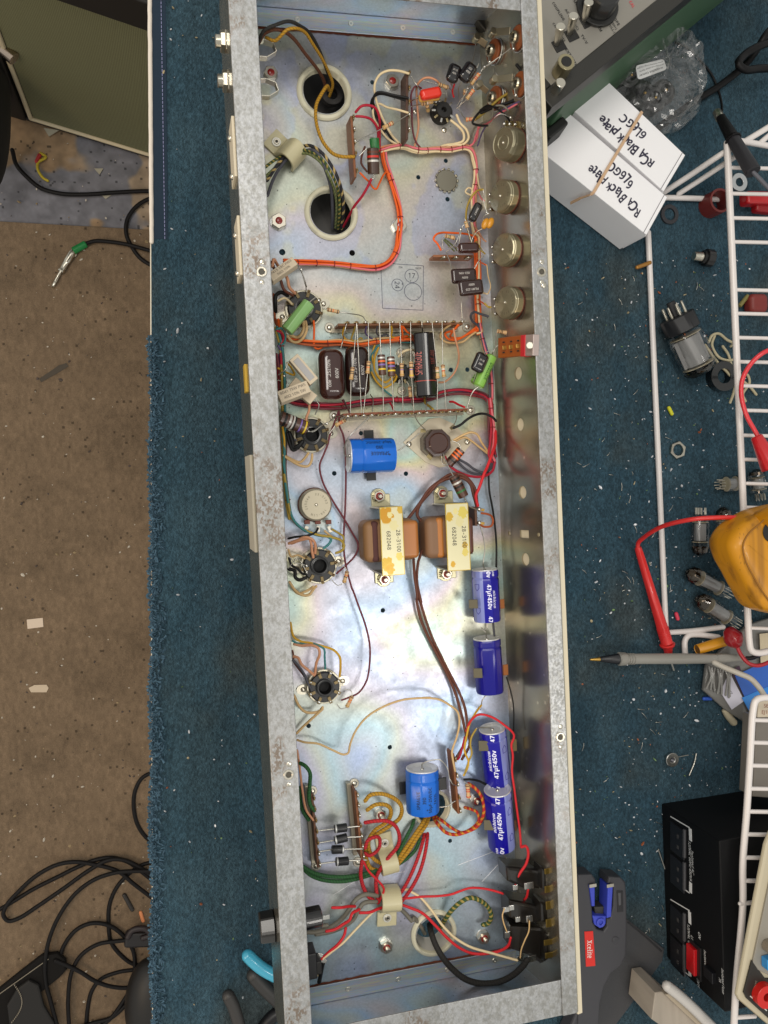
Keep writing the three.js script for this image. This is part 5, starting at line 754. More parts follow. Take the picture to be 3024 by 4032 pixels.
w('yellow wire dropping onto the lower strip from above', 'yellow', 0.8, 'j 700,1130,12 650,1200,16 590,1300,18 560,1420,19 550,1560,19 l 575,350,19 565,420,19 535,480,18');
w('second yellow wire with a kink from the capacitor lug to the lower strip', 'olive', 0.8, 'l 650,50,18 610,120,19 600,200,19 610,270,19 585,340,19 555,430,19 540,480,18');
w('red wire slanting among the brown wires above the lower strip', 'crimson', 0.95, 'j 545,1430,13 520,1520,14 490,1620,15 l 480,330,16');
w('red wire arching over the third dark blue capacitor and down the right wall', 'red', 0.9, 'j 560,1370,16 600,1270,20 680,1218,22 790,1242,24 900,1310,25 1000,1410,26 l 985,200,26 990,300,26 985,430,26 1000,600,27 1035,850,27 1060,1000,27 1070,1150,27');
w('red wire hooking down to the topmost mains outlet', 'red', 1.1, 'l 1075,1150,28 1110,1145,30 1135,1200,31 1115,1300,31 1060,1400,30 1030,1450,28 1020,1510,27');
w('black wire from the lower strip to the dark blue capacitors', 'black', 0.9, 'l 540,520,18 600,515,17 670,535,15 760,575,14');
w('thin red wire wavering from the lower clamp right to the topmost outlet', 'red', 0.95, 'm 1440,340,7 n -60,290,7 0,288,8 130,272,9 260,260,10 370,255,11 430,225,12 520,202,13 640,208,14 760,240,16 880,283,19 950,300,22 980,280,28 995,210,37');
w('thicker red wire swinging from the lower clamp to the lowest outlet', 'red', 1.15, 'n -60,330,6 30,355,7 130,405,9 240,510,11 330,610,12 430,690,13 540,735,14 680,738,17 780,708,21 840,655,25 852,605,28');
w('tan wire swinging from the lower clamp past the grommet to the lowest outlet', 'cream', 1.05, 'm 1440,260,5 1560,245,6 n 40,225,7 110,275,8 200,380,10 300,510,11 400,612,12 520,680,14 700,735,18 830,775,24 905,790,28');
w('green and yellow striped earth cord curling from the bottom grommet to the nut', 'greenyellow', 1.8, 'n 280,520,-8 320,450,5 375,380,9 440,315,12 520,285,13 600,298,13 670,360,11 690,430,9 670,490,7 625,500,6');
w('thick black cord sagging from the bottom grommet to the lowest outlet', 'blackC', 2.4, 'n 190,500,-10 205,560,4 240,660,9 300,770,12 380,875,14 490,950,16 620,982,18 760,968,21 880,910,25 960,825,29 985,790,30');
w('pale striped cord end entering the bottom grommet from the upper left', 'grey', 1.6, 'm 1470,410,5 1540,470,4 1600,540,4 n 60,440,3 120,510,0 150,570,-10');
w('outer grey cord from the left wall curving up to the lower clamp', 'grey', 1.8, 'm 600,640,16 700,640,14 830,600,12 940,520,12 1010,430,13 1070,340,13 1150,295,11 1270,300,8');
w('inner grey cord from the left wall curving up to the lower clamp', 'grey', 1.7, 'm 700,660,12 830,635,10 960,590,9 1050,520,11 1090,440,12 1140,370,11 1260,355,8');
w('cut-ended pale cord lying by the black fuse holder', 'grey', 1.5, 'm 615,580,22 690,585,20 800,575,18');
w('red wire from the tip of the fuse holder', 'red', 1.1, 'm 850,412,28 930,408,26 1010,402,20 1060,400,14');
w('red wire crossing the grey cords towards the fuse holder', 'red', 1.15, 'm 795,632,18 870,615,18 950,570,18 1010,525,19 1030,470,18 1100,430,14');
w('red wire nearest the lower clamp on its left', 'red', 1.15, 'm 1110,460,13 1190,455,13 1270,430,11 1320,410,9');
w('red wire running down to the pilot socket', 'red', 1.15, 'm 975,605,17 955,680,18 900,760,20 830,820,23 750,890,28');
w('cream wire running alongside the red one to the pilot socket', 'cream', 0.95, 'm 1230,450,11 1150,540,13 1050,640,15 950,740,18 850,820,22 760,890,28');
w('short black sleeve hanging below the pilot socket', 'black', 1.7, 'm 762,930,22 745,1020,14 728,1105,8');
w('short cream wire stub hanging beside the black sleeve', 'cream', 0.9, 'm 735,920,22 722,980,16 712,1045,12');
w('bare jumper between the upper terminals of the middle and lowest outlets', 'tan', 0.55, 'n 800,370,30 785,420,31 800,490,31 822,560,30');
w('bare jumper between the front terminals of the middle and lowest outlets', 'tan', 0.55, 'n 1005,470,38 995,550,37 965,630,35 940,700,32 930,770,30');
// pencil and stamp marks on the floor panel
{ const g = chassis; const t = drawn(256, 256, (q) => { q.clearRect(0, 0, 256, 256); q.strokeStyle = 'rgba(60,66,96,0.75)'; q.lineWidth = 2.5; q.strokeRect(20, 14, 216, 228); q.beginPath(); q.arc(176, 70, 34, 0, 6.3); q.stroke(); q.beginPath(); q.arc(104, 120, 30, 0, 6.3); q.stroke(); q.beginPath(); q.arc(184, 150, 44, 0, 6.3); q.stroke(); q.fillStyle = 'rgba(40,44,64,0.9)'; q.font = '34px sans-serif'; q.textAlign = 'center'; q.fillText('17', 176, 80); q.save(); q.translate(100, 120); q.rotate(Math.PI / 2); q.fillText('24', 0, 10); q.restore(); q.font = '14px sans-serif'; q.fillText('EIA', 120, 34); q.fillText('INSP', 210, 34); });
  print(g, 'inspection_stamp', t, 'c 1265,1240,0.25 d 315,1035 310,1500 c 1285,1715', 0.5);
  const s = (str, r, c) => mesh(g, 'scratch', tubeGeo(path(str), r, 4), M(c, 0.4, 0.6)); s('l 485,1318,0 690,1240 885,1165', 0.22, '#e8e8ea'); s('l 705,1475,0 855,1315', 0.18, '#e8e8ea'); s('k 620,1480,0 900,1320 1290,1262', 0.16, '#e4e2e4'); }

// more leads and soldered ends in the crowded corners
const bare = (label, str, r = 0.36) => { const g = thing('component_lead', label, 'wire'); mesh(g, 'conductor', tubeGeo(path(str), r, 6), LEAD); const p = path(str); mesh(g, 'solder', ball(p.at(-1), 1.1, 0.8, 8), SOLDER); };
bare('bare lead from the inner upper jack down to the red-banded resistor', 'b 1245,500,30 1180,540,28 1130,580,27 1120,600,26');
bare('long straight bare lead across the upper jacks', 'b 1390,380,40 1290,455,34 1200,520,30 1160,545,28');
bare('short bare lead bridging two pins at the right of the small top socket', 'b 935,860,11 960,820,14 1000,770,18 1020,720,20');
bare('bare lead standing at the top of the small top socket', 'b 850,790,11 840,730,14 800,705,18');
bare('bare lead from the dark upright strip to the small top socket', 'b 545,830,20 620,800,14 690,790,12 760,830,10');
bare('bent bare lead on the topmost control', 'b 1210,1015,36 1240,960,42 1290,930,44 1370,960,44');
bare('bare ground lead along the lugs of the second control', 'd 835,350,30 845,400,30 840,450,30 870,560,30');
bare('bare lead by the uppermost octal socket, rising to the block resistor', 'e 600,130,12 605,80,16 590,20,20 c 560,1330,22');
bare('bare loop over the hub of the second octal socket', 'e 620,1420,16 680,1420,15 740,1370,14 800,1345,11');
bare('bare lead from the second octal socket up to the strip', 'e 820,1330,11 870,1290,14 960,1270,20');
bare('bare lead at the left of the third octal socket', 'g 450,1290,12 500,1340,12 560,1350,11 610,1370,11');
bare('crossing bare lead at the left of the third octal socket', 'g 440,1390,12 520,1300,13 540,1310,12 610,1430,11');
bare('bare lead end by the block resistor pile', 'e 345,940,14 400,960,13 425,975,12 400,900,14');
w('brown wire hugging the left wall down to the second octal socket', 'rust', 0.9, 'e 300,140,14 310,300,12 330,420,10 380,470,8 430,530,6');
w('violet wire hugging the left wall beside the block resistors', 'violet', 0.9, 'e 345,620,14 380,700,12 400,850,10 405,980,9 420,1120,6');
w('yellow wire hugging the left wall below the second octal socket', 'yellow', 0.9, 'e 385,1380,12 395,1500,11 405,1600,10 g 400,300,10');
w('teal wire hugging the left wall below the second octal socket', 'teal', 0.8, 'e 375,1300,12 385,1450,11 395,1620,10 g 400,420,10 415,560,9');
w('white wire looping at the left of the uppermost octal socket', 'cream', 0.9, 'e 345,200,15 400,170,14 440,200,12 470,230,11');
w('black wire hooped inside the second octal socket from the left wall', 'black', 1.3, 'e 430,1440,12 460,1560,13 480,1590,13 530,1570,12 560,1530,11');
w('pink wire parallel to the pale cream pair under the top socket', 'pink', 0.7, 'b 1105,1040,14 1100,1110,9 1075,1160,6 1030,1195,4');
w('brown wire end from the green upright resistor down the strip', 'brown', 0.8, 'b 180,1200,14 160,1260,12 150,1330,12 195,1400,12');
w('yellow wire slipping under the fat resistors beside the teal one', 'yellow', 0.75, 'e 1250,600,5 1225,700,4 1230,800,4 1275,900,4 1330,960,5');
w('olive wire end standing by the lowest control', 'olive', 0.8, 'd 850,1410,28 880,1440,28 905,1445,30');
w('crimson wire branching off the maroon loom to the lower long strip', 'crimson', 0.75, 'e 1370,1130,4 1395,1165,8 1420,1210,15 1435,1240,20');
w('maroon wire branching left off the loom to the lower long strip', 'maroon', 0.8, 'e 945,1130,5 975,1170,8 1000,1215,16 1010,1245,20');

w('thin black wire between the topmost control and the lower jacks', 'black', 0.7, 'b 1370,1000,40 1330,940,44 1260,900,40 1180,860,32 1120,900,24');
w('thin violet wire from the lower jacks to the upright loom', 'violet', 0.6, 'b 1440,830,46 1380,850,42 1300,900,34 1200,990,22 1140,1080,12 1100,1190,6');
w('thin cream wire running from the loom to the second control', 'cream', 0.65, 'd 780,200,6 790,290,12 810,340,22 835,350,30');
w('thin pink wire running from the loom to the second control', 'pink', 0.6, 'd 770,330,6 800,390,14 830,440,26 845,450,30');
w('thin olive wire running from the loom to the third control', 'olive', 0.65, 'd 770,830,6 800,880,14 830,930,24 850,945,30');
w('thin peach wire running from the loom to the third control', 'peach', 0.65, 'd 760,700,6 800,760,12 830,810,22 860,830,28');
w('thin orange wire running from the loom to the third control', 'orange', 0.6, 'd 780,1000,6 820,1030,16 860,1050,26');
w('thin cream wire running from the loom to the lowest control', 'cream', 0.65, 'd 785,1260,6 820,1300,16 870,1320,28');
w('thin orange wire running from the loom to the lowest control', 'orange', 0.6, 'd 785,1370,6 820,1400,16 860,1425,28');
bare('bare lead from the ochre disc pair up to the second control', 'd 850,690,28 835,630,28 850,590,30 880,570,31');
bare('crossing bare lead above the short terminal strip', 'd 490,930,16 560,870,20 600,800,22 625,720,22');
bare('bare lead between the two pairs of jacks', 'b 1240,520,32 1250,600,34 1330,660,36 1390,690,36');
w('thin green wire by the short terminal strip', 'lime', 0.6, 'd 470,820,18 510,870,15 545,900,14 565,920,16');
w('second green wire by the short terminal strip', 'lime', 0.6, 'd 480,810,18 530,850,15 570,890,14 590,915,16');
w('thin brown wire curling beside the lowest octal socket', 'brown', 0.7, 'i 360,620,12 372,680,12 365,720,12 420,790,10 470,860,10');
w('thin black wire looping at the left of the third octal socket', 'black', 0.9, 'g 445,1300,12 470,1360,12 520,1390,13 560,1440,12 590,1450,11');
w('thin tan wire tucked behind the third octal socket', 'tan', 0.8, 'g 440,1220,10 460,1280,9 530,1270,8 590,1300,8');
w('thin slate wire tucked behind the second octal socket', 'slate', 0.8, 'e 400,1290,10 430,1400,9 470,1480,10 510,1500,11');
// ---------------------------------------------------------------- things on the bench, right of the chassis
const B0 = CY + 0.6;
function cable(name, label, cat, mat, r, str) { const g = thing(name, label, cat); mesh(g, 'jacket', tubeGeo(path(str), r, 9), mat); return g; }
const RUBBER = M('#0c0b0d', 0.5, 0, { specularIntensity: 0.5 }), WHITEWIRE = P('#d9d2cf', 0.35, 0, { clearcoat: 0.4, clearcoatRoughness: 0.3 });
{ // oscilloscope: a green case, its control panel tipped up to the left
  const g = thing('oscilloscope', 'grey-panelled test instrument with green case and toggle switches in the top right corner', 'oscilloscope');
  const h1 = 20, A = pt('r', 215, 705, h1), B = pt('r', 1080, 0, h1), u = B.clone().sub(A).normalize(), Q = pt('r', 1390, 0, CY + 6), v = Q.clone().sub(A); v.addScaledVector(u, -v.dot(u)); const dv = v.length(); v.normalize();
  const wv = new THREE.Vector3().crossVectors(u, v).normalize(); if (wv.x > 0) wv.negate();
  const Lu = A.distanceTo(B) + 0.16, Lw = 0.095, at = (a, b, c) => A.clone().addScaledVector(u, a).addScaledVector(v, b).addScaledVector(wv, c);
  const blk = (name, a0, a1, b0, b1, c0, c1, mat, r = 1) => { const geo = box((a1 - a0) / mm, (b1 - b0) / mm, (c1 - c0) / mm, r); const bs = new THREE.Matrix4().makeBasis(u, v, new THREE.Vector3().crossVectors(u, v)); const c = at((a0 + a1) / 2, (b0 + b1) / 2, (c0 + c1) / 2); return mesh(g, name, geo.applyMatrix4(bs.setPosition(c)), mat); };
  blk('case', 0.03, Lu, 0.012, dv, 0.002, Lw, P('#3c5a40', 0.55), 2); blk('bezel', -0.002, Lu, 0, 0.02, -0.001, 0.012, M('#24231f', 0.45), 1); blk('bezel', -0.002, 0.01, 0, 0.02, 0.012, Lw, M('#24231f', 0.45), 1);
  blk('control_panel', 0.01, Lu, 0.001, 0.012, 0.012, Lw, P('#8f8b83', 0.42, 0.45), 0.5); blk('foot', 0.022, 0.044, dv * 0.5, dv, -0.006, 0.002, M('#191a18', 0.6), 2);
  const hit = (x, y) => { const [x0, y0, s] = CROPS.r, d = turned((x0 + x / s - 1512) / F, (y0 + y / s - 2016) / F, -1), o = V(0, EYE, 0), n = v; return d.multiplyScalar(at(0, 0.0008, 0).sub(o).dot(n) / d.dot(n)).add(o); };
  const word = (t, x, y, len, hgt, ang, color = '#1d1c1a') => { const c = Math.cos(ang), s = Math.sin(ang), q = (a, b) => hit(x + a * c - b * s, y + a * s + b * c); mesh(g, 'legend', quadGeo([q(-len / 2, -hgt / 2), q(len / 2, -hgt / 2), q(len / 2, hgt / 2), q(-len / 2, hgt / 2)]), printMat(fitted(t, color), 0.5)); };
  const a = 1.02; word('MODE', 380, 35, 90, 30, a); word('COUPLING', 255, 75, 150, 30, a); word('AC (EXT DC)', 345, 130, 170, 28, a); word('CH1', 232, 175, 60, 26, a); word('CH2', 283, 255, 60, 26, a); word('NORM', 522, 175, 90, 32, a); word('TV-V', 428, 262, 80, 30, a); word('SLOPE', 637, 130, 100, 32, a); word('(PUSH+)', 622, 160, 90, 26, a); word('(PULL-)', 610, 185, 90, 26, a); word('EXT TRIG', 342, 385, 150, 32, a); word('OR', 322, 435, 40, 30, a); word('HORIZ IN', 312, 460, 130, 32, a); word('CAL', 748, 28, 60, 34, a, '#c23a44');
  for (const [x, y] of [[445, 150], [345, 240], [260, 310]]) { const p = hit(x, y), q = hit(x - 55, y - 55); mesh(g, 'switch_slot', bar(hit(x - 22, y - 42), hit(x + 18, y + 30), 9, 1.2, 0.5, v.clone().negate()), DARK); mesh(g, 'toggle', cyl(p.clone().lerp(q, 0.3), p.clone().lerp(q, 0.75).addScaledVector(v, -0.016), 2.6, 3.4, 18), NICKEL); }
  { const p = hit(510, 50); mesh(g, 'knob', cyl(p, p.clone().addScaledVector(v, -0.018), 13, 11.5, 32, 1), M('#141414', 0.35, 0, { clearcoat: 0.4 })); mesh(g, 'knob_skirt', cyl(p, p.clone().addScaledVector(v, -0.003), 16, 16, 36), M('#1d1d1c', 0.4)); }
  { const p = hit(262, 490); mesh(g, 'coax_jack', cyl(p, p.clone().addScaledVector(v, -0.014), 6.2, 6.2, 28), M('#a99f80', 0.3, 0.9)); mesh(g, 'jack_bore', cyl(p, p.clone().addScaledVector(v, -0.0145), 4), DARK); }
  { const p = hit(232, 615); mesh(g, 'ground_post', cyl(p, p.clone().addScaledVector(v, -0.012), 3.6), NICKEL); }
}
{ // two white cartons held by a rubber band
  const paper = P('#efedef', 0.8); const ht = -62;
  const slabFlap = (c) => { const d = c[0].clone().sub(c[3]).normalize(); return bar(c[0].clone().addScaledVector(d, 0.0006).add(V(0, -0.022, 0)), c[1].clone().addScaledVector(d, 0.0006).add(V(0, -0.022, 0)), 38, 0.8, 0.3, d); };
  const hand = (lines, rot) => drawn(512, 192, (q) => { q.clearRect(0, 0, 512, 192); q.strokeStyle = q.fillStyle = '#28253c'; q.lineWidth = 3.5; q.font = '62px sans-serif'; q.textBaseline = 'middle'; [...lines[0]].reduce((x, ch, k) => { q.save(); q.translate(x, 56 + Math.sin(k * 1.7 + rot) * 8); q.rotate(Math.sin(k * 2.3 + rot) * 0.2 - 0.04); q.scale(1 + 0.18 * Math.sin(k * 3.1 + rot), 1 + 0.14 * Math.cos(k * 2.2 + rot)); q.fillText(ch, 0, 0); q.strokeText(ch, 0, 0); q.restore(); return x + q.measureText(ch).width * 0.94; }, 8); [...lines[1]].reduce((x, ch, k) => { q.save(); q.translate(x, 140 + Math.sin(k * 1.9 + rot) * 7); q.rotate(Math.sin(k * 2.9 + rot) * 0.2); q.scale(1 + 0.14 * Math.sin(k * 2.6 + rot), 1 + 0.12 * Math.cos(k * 1.7 + rot)); q.fillText(ch, 0, 0); q.strokeText(ch, 0, 0); q.restore(); return x + q.measureText(ch).width * 0.98; }, 150); });
  for (const [label, poly, txt] of [['upper right one of two white cartons with handwriting, half under the test instrument', '1105,1040,-62 960,1283 300,690 450,415', '851,1165,-61.7 395,770 556,585 1012,980'], ['lower left one of two white cartons with handwriting, its long grey side showing', '985,1322,-62 845,1575 150,1025 275,715', '765,1490,-61.7 325,1095 482,907 922,1302']]) {
    const g = thing('carton', label, 'box', 'white tube cartons'); delete g.userData.group; slab(path('r ' + poly), 46, paper, g, 'carton_board', 0.7); const c = path('r ' + poly); mesh(g, 'flap', slabFlap(c), paper); mesh(g, 'flap_seam', tubeGeo([up(c[0].clone().lerp(c[3], 0.03), 0.1), up(c[1].clone().lerp(c[2], 0.03), 0.1)], 0.35, 5), M('#8f8c90', 0.9));
    print(g, 'handwriting', hand(['RCA Black Plate', '6L6GC'], label.length), 'r ' + txt, 0.7);
  }
  const P0 = path('r 815,748,-61 640,1035 488,1293'), s = thing('rubber_band', 'tan rubber band stretched across the two white cartons', 'rubber band'); const geos = []; const all = [...P0, ...path('r 470,1305,-63 400,1330,-78 335,1362,-92')];
  for (let k = 0; k < all.length - 1; k++) geos.push(bar(all[k], all[k + 1], 2.6, 0.9, 0.3)); mesh(s, 'band', merge(geos), M('#c9a684', 0.6));
}
{ // crumpled bag of socket parts
  const g = thing('plastic_bag', 'crumpled clear bag of black sockets with a white warning label, below the green case', 'bag');
  const c = pt('r', 850, 520, -96), geo = new THREE.SphereGeometry(1, 90, 60), p = geo.attributes.position; const sx = 0.05, sz = 0.05;
  for (let i = 0; i < p.count; i++) { const x = p.getX(i), y = p.getY(i), z = p.getZ(i); const k = 0.78 + 0.45 * fbm((Math.atan2(z, x) / 6.283 + 1) % 1, (y + 1) / 2.01, 13, 9, 5, 2) ; p.setXYZ(i, c.x + x * sx * k * 1.05, c.y + Math.max(-0.012, y * 0.034 * k + 0.012 * (fbm(Math.abs(x), Math.abs(z), 8, 8, 9, 3) - 0.5)), c.z + z * sz * k); }
  mesh(g, 'film', toCreasedNormals(geo, 0.2), P('#f6f6f6', 0.1, 0, { transmission: 0.96, thickness: 0, ior: 1.5, clearcoat: 1, clearcoatRoughness: 0.08 }));
  const t = drawn(256, 128, (q) => { q.clearRect(0, 0, 256, 128); q.fillStyle = '#e6e4e4'; q.beginPath(); q.roundRect(2, 2, 252, 124, 26); q.fill(); q.fillStyle = '#444'; q.font = 'bold 24px sans-serif'; q.fillText('⚠ WARNING Cancer', 16, 40); q.font = '20px sans-serif'; q.fillText('and Reproductive Harm', 16, 72); q.fillText('www.P65Warnings.ca.gov', 16, 102); });
  print(g, 'warning_label', t, 'r 985,465,-66 785,540,-66 768,440,-66 960,392,-66', 0.5);
  for (const [x, y, r] of [[790, 660, 13], [860, 690, 12], [930, 640, 11], [640, 480, 15], [700, 540, 10], [760, 350, 9]]) { const q = pt('r', x, y, -104); const f = mesh(g, 'socket_part', turnedRing([[r * 0.4, 0], [r, 0], [r, 8], [r * 0.8, 10], [r * 0.5, 11], [r * 0.4, 8], [r * 0.4, 0]], 24).translate(q.x, q.y, q.z), M('#121111', 0.3, 0, { clearcoat: 0.6 })); mesh(f, 'pin', ball(up(q, 11), 1.6, 1, 8), BRASS); }
}
cable('power_cable', 'thick black cable looping in from the right edge and under the white cartons', 'cable', RUBBER, 3.3, 'r 1720,150,-85 1640,240,-80 1580,340,-86 1500,440,-96 1340,570,-104 1150,690 960,830 800,960');
cable('power_cable', 'black cable ring at the right edge beside the thick cable', 'cable', RUBBER, 3.6, 'r 1720,270,-84 1600,310,-80 1500,370,-80 1460,430,-78 1500,465,-78 1600,460,-82 1720,455,-84');
cable('test_lead', 'thin black lead curving from the bag down to the black probe', 'cable', RUBBER, 1.1, 'r 1040,285,-100 1120,320,-104 1200,400,-106 1280,500,-107 1320,590,-107 1345,680,-104 1352,770,-98');
{ const g = thing('test_probe', 'black ribbed test probe with a metal tip leaning on the white rack', 'probe'), a = pt('r', 1325, 760, -60), b = pt('r', 1420, 925, -46), c = pt('r', 1560, 1155, -28), d = pt('r', 1670, 1270, -26); mesh(g, 'tip', cyl(pt('r', 1312, 745, -62), pt('r', 1345, 800, -58), 3.6, 4.4), NICKEL); mesh(g, 'handle', cyl(a.clone().lerp(b, 0.15), b, 4, 5.6, 24, 0.6), RUBBER); mesh(g, 'handle', cyl(b, c, 5.4, 6.6, 24, 0.6), M('#1e1d22', 0.5)); mesh(g, 'guard', cyl(b.clone().lerp(c, 0.02), b.clone().lerp(c, 0.06), 7), RUBBER); mesh(g, 'cable', tubeGeo([c, d], 1.8), M('#55565e', 0.5)); }
{ // white wire rack standing on the carpet
  const g = thing('wire_rack', 'white coated wire rack on the carpet at the right, holding a yellow meter', 'rack'); const U = -50;
  const rod = (n, s, r) => mesh(g, n, tubeGeo(path(s), r, 9), WHITEWIRE);
  rod('base_rail', 'r 855,1560,-106 t 848,1350', 2.7);
  rod('top_rail', `r 1385,960,${U} t 1475,700,${U} 1503,1380 1508,1450 1525,1530 1580,1550 1690,1530`, 3.0);
  rod('end_bar', 'r 960,1290,-104 1130,1180,-85 1370,1020,-54 1500,950,-50 1700,830,-48', 2.6); rod('end_bar', 'r 1060,1300,-104 1200,1210,-88 1440,1050,-60', 2.4); rod('end_bar', 'r 1470,945,-50 1560,960 1700,985', 2.6); rod('cross_bar', 'r 970,1325,-106 1150,1330 1380,1340', 2.6); rod('brace', 'r 1610,955,-50 1700,880,-50', 2.4);
  rod('cross_bar', 't 850,1390,-105 1060,1375 1300,1345', 2.6); rod('hook', 't 1000,1560,-105 1000,1450 1030,1412 1100,1405 1260,1425', 2.8);
  for (const [c, ys, x] of [['r', [1125, 1298, 1462, 1622], 1415], ['s', [458, 635, 815, 995, 1175, 1358, 1545, 1725], 1430], ['t', [208, 398, 1165, 1352], 1490]]) for (const y of ys) rod('rung', `${c} ${x + (y > 1000 && c === 's' ? 40 : c === 't' && y > 900 ? 40 : 0)},${y},${U + 1} 1700,${y + 6} 2000,${y + 14}`, 1.7);
}
{ // second rack, lower right
  const g = thing('wire_rack', 'white coated wire rack at the lower right edge above the black power box', 'rack'); const U = -8; const rod = (n, s, r) => mesh(g, n, tubeGeo(path(s), r, 9), WHITEWIRE);
  rod('top_rail', `u 1720,95,${U} 1600,98 1560,120 1540,200 1515,600 1490,1000 1460,1400 v 1470,700 1420,1300 1400,1700`, 2.9); for (const y of [272, 450, 632, 815, 997, 1178, 1362, 1545]) rod('rung', `u ${1540 - (y - 272) * 0.05},${y},${U + 1} 1700,${y + 4} 1900,${y + 8}`, 1.8); for (const y of [680, 1530]) rod('rung', `v ${y > 1000 ? 1420 : 1450},${y},${U + 1} 1560,${y - 10}`, 1.8);
}
// glass tubes
const GLASS = P('#f4f4f4', 0.03, 0, { transmission: 1, thickness: 0, ior: 1.5 }), PLATE = M('#8d8c8b', 0.45, 0.25), MICA = M('#b5aa90', 0.4), GETTER = M('#3d3a36', 0.12, 1);
{
  const g = thing('vacuum_tube', 'large glass power tube with black octal base lying on the blue carpet', 'vacuum tube'), h = -91, p0 = pt('s', 975, 655, h), p1 = pt('s', 1025, 768, h), p2 = pt('s', 1172, 1085, h);
  mesh(g, 'base', lathe(p0, p1, [[0, 0], [15, 0], [15.8, 0.05], [15.8, 0.95], [15, 1], [0, 1]], 40), M('#17171a', 0.42)); const ax = p1.clone().sub(p0).normalize(), L = p1.distanceTo(p2);
  mesh(g, 'envelope', lathe(p1, p2, [[13, 0], [15.6, 0.06], [16, 0.12], [16.1, 0.75], [15.4, 0.88], [11.6, 0.96], [5.6, 0.995], [0, 1]], 44), GLASS);
  const q = (t) => p1.clone().addScaledVector(ax, t * L), sd = frame(q(0.14), q(0.76)); const pl = cyl(q(0.14), q(0.76), 10.5, 10.5, 20); mesh(g, 'plate', pl, PLATE); mesh(g, 'plate_fin', bar(q(0.15), q(0.75), 29, 1, 0.2), PLATE); for (const t of [0.1, 0.79]) mesh(g, 'mica_spacer', cyl(q(t), q(t + 0.012), 14.4, 14.4, 24, 0.1), MICA);
  mesh(g, 'getter_flash', lathe(q(0.84), p2, [[15, 0], [14.4, 0.3], [10.7, 0.75], [4.8, 0.96], [0, 0.985]], 36), P('#4a4640', 0.15, 0.9)); mesh(g, 'copper_grid_rod', cyl(q(0.04), q(0.14), 1, 1), M('#b36f4c', 0.3, 1));
  const side = V(ax.z, 0, -ax.x).normalize(); for (let k = 0; k < 8; k++) { const a = k * Math.PI / 4 + 0.3, o = side.clone().multiplyScalar(Math.cos(a) * 9 * mm).add(V(0, Math.sin(a) * 10 * mm, 0)); const s = p0.clone().add(o); mesh(g, 'pin', cyl(s, s.clone().addScaledVector(ax, -11 * mm), 1.2, 1, 12), NICKEL); } mesh(g, 'key_post', cyl(p0, p0.clone().addScaledVector(ax, -14 * mm), 4), M('#1b1a1c', 0.4));
}
function smallTube(label, c, a, b, r, h = -99, getter = true) {
  const g = thing('vacuum_tube', label, 'vacuum tube'), p = pt(c, ...a, h), q = pt(c, ...b, h), ax = q.clone().sub(p).normalize(), L = p.distanceTo(q), at = (t) => p.clone().addScaledVector(ax, L * t);
  mesh(g, 'envelope', lathe(p, q, [[r * 0.8, 0], [r, 0.05], [r, 0.78], [r * 0.85, 0.9], [r * 0.4, 0.965], [r * 0.16, 0.98], [r * 0.1, 1], [0, 1]], 32), GLASS); mesh(g, 'plate', cyl(at(0.2), at(0.62), r * 0.66, r * 0.66, 10), M('#9a9998', 0.4, 0.3)); for (const t of [0.17, 0.64]) mesh(g, 'mica_spacer', cyl(at(t), at(t + 0.015), r * 0.88, r * 0.88, 20, 0.1), MICA);
  if (getter) mesh(g, 'getter_flash', lathe(at(0.76), at(0.965), [[r * 0.94, 0], [r * 0.84, 0.55], [r * 0.35, 0.98]], 28), P('#4b4136', 0.12, 0.9));
  const side = V(ax.z, 0, -ax.x).normalize(); for (let k = 0; k < 9; k++) { const w = k * 0.65, s = p.clone().addScaledVector(side, Math.cos(w) * r * 0.55 * mm).add(V(0, Math.sin(w) * r * 0.55 * mm, 0)); mesh(g, 'pin', cyl(s, s.clone().addScaledVector(ax, -6.5 * mm), 0.55, 0.5, 8), NICKEL); }
}
smallTube('small glass tube lying pins-up under the red lead, left of its neighbour', 't', [1122, 455], [1118, 790], 8.4); smallTube('small glass tube lying pins-down under the red lead, beside the white rail', 't', [1312, 722], [1304, 385], 8.2);
smallTube('upper of two dusty small glass tubes lying aslant below the red lead', 't', [1325, 1065], [1005, 902], 8.4, -101); smallTube('lower of two dusty small glass tubes lying aslant, next to the red clip', 't', [1385, 1300], [1085, 1110], 8.6, -101);
smallTube('small glass tube standing behind the white rail above the red lead', 't', [1300, 215], [1450, 205], 8, -101); smallTube('small glass tube half behind the rungs at the right edge', 't', [1590, 290], [1560, 90], 8, -101); smallTube('small glass tube hidden under the yellow meter, its pins showing', 't', [1400, 880], [1400, 700], 7.6, -101, false);
{ const g = thing('knob', 'small black knurled fuse cap with a metal end on the carpet', 'fuse cap'), a = pt('s', 1105, 205, -101), b = pt('s', 1165, 212, -101), c = pt('s', 1240, 225, -101); mesh(g, 'contact', cyl(a, b, 4, 4.4), NICKEL); mesh(g, 'collar', cyl(b, b.clone().lerp(c, 0.35), 6.2), M('#141414', 0.35)); mesh(g, 'grip', cyl(b.clone().lerp(c, 0.3), c, 8.2, 8.2, 12, 0.5), M('#161617', 0.35, 0, { clearcoat: 0.3 })); }
for (const [label, c, x, y, r, hole, mat, cat, nm] of [['bright hex nut lying on the carpet beside the long white rail', 's', 975, 1655, 8, 5.6, NICKEL, 'nut', 'hex_nut']]) { const g = thing(nm, label, cat); mesh(g, 'nut', hexNut(pt(c, x, y, B0), r, 3, hole, 0.3), mat); }
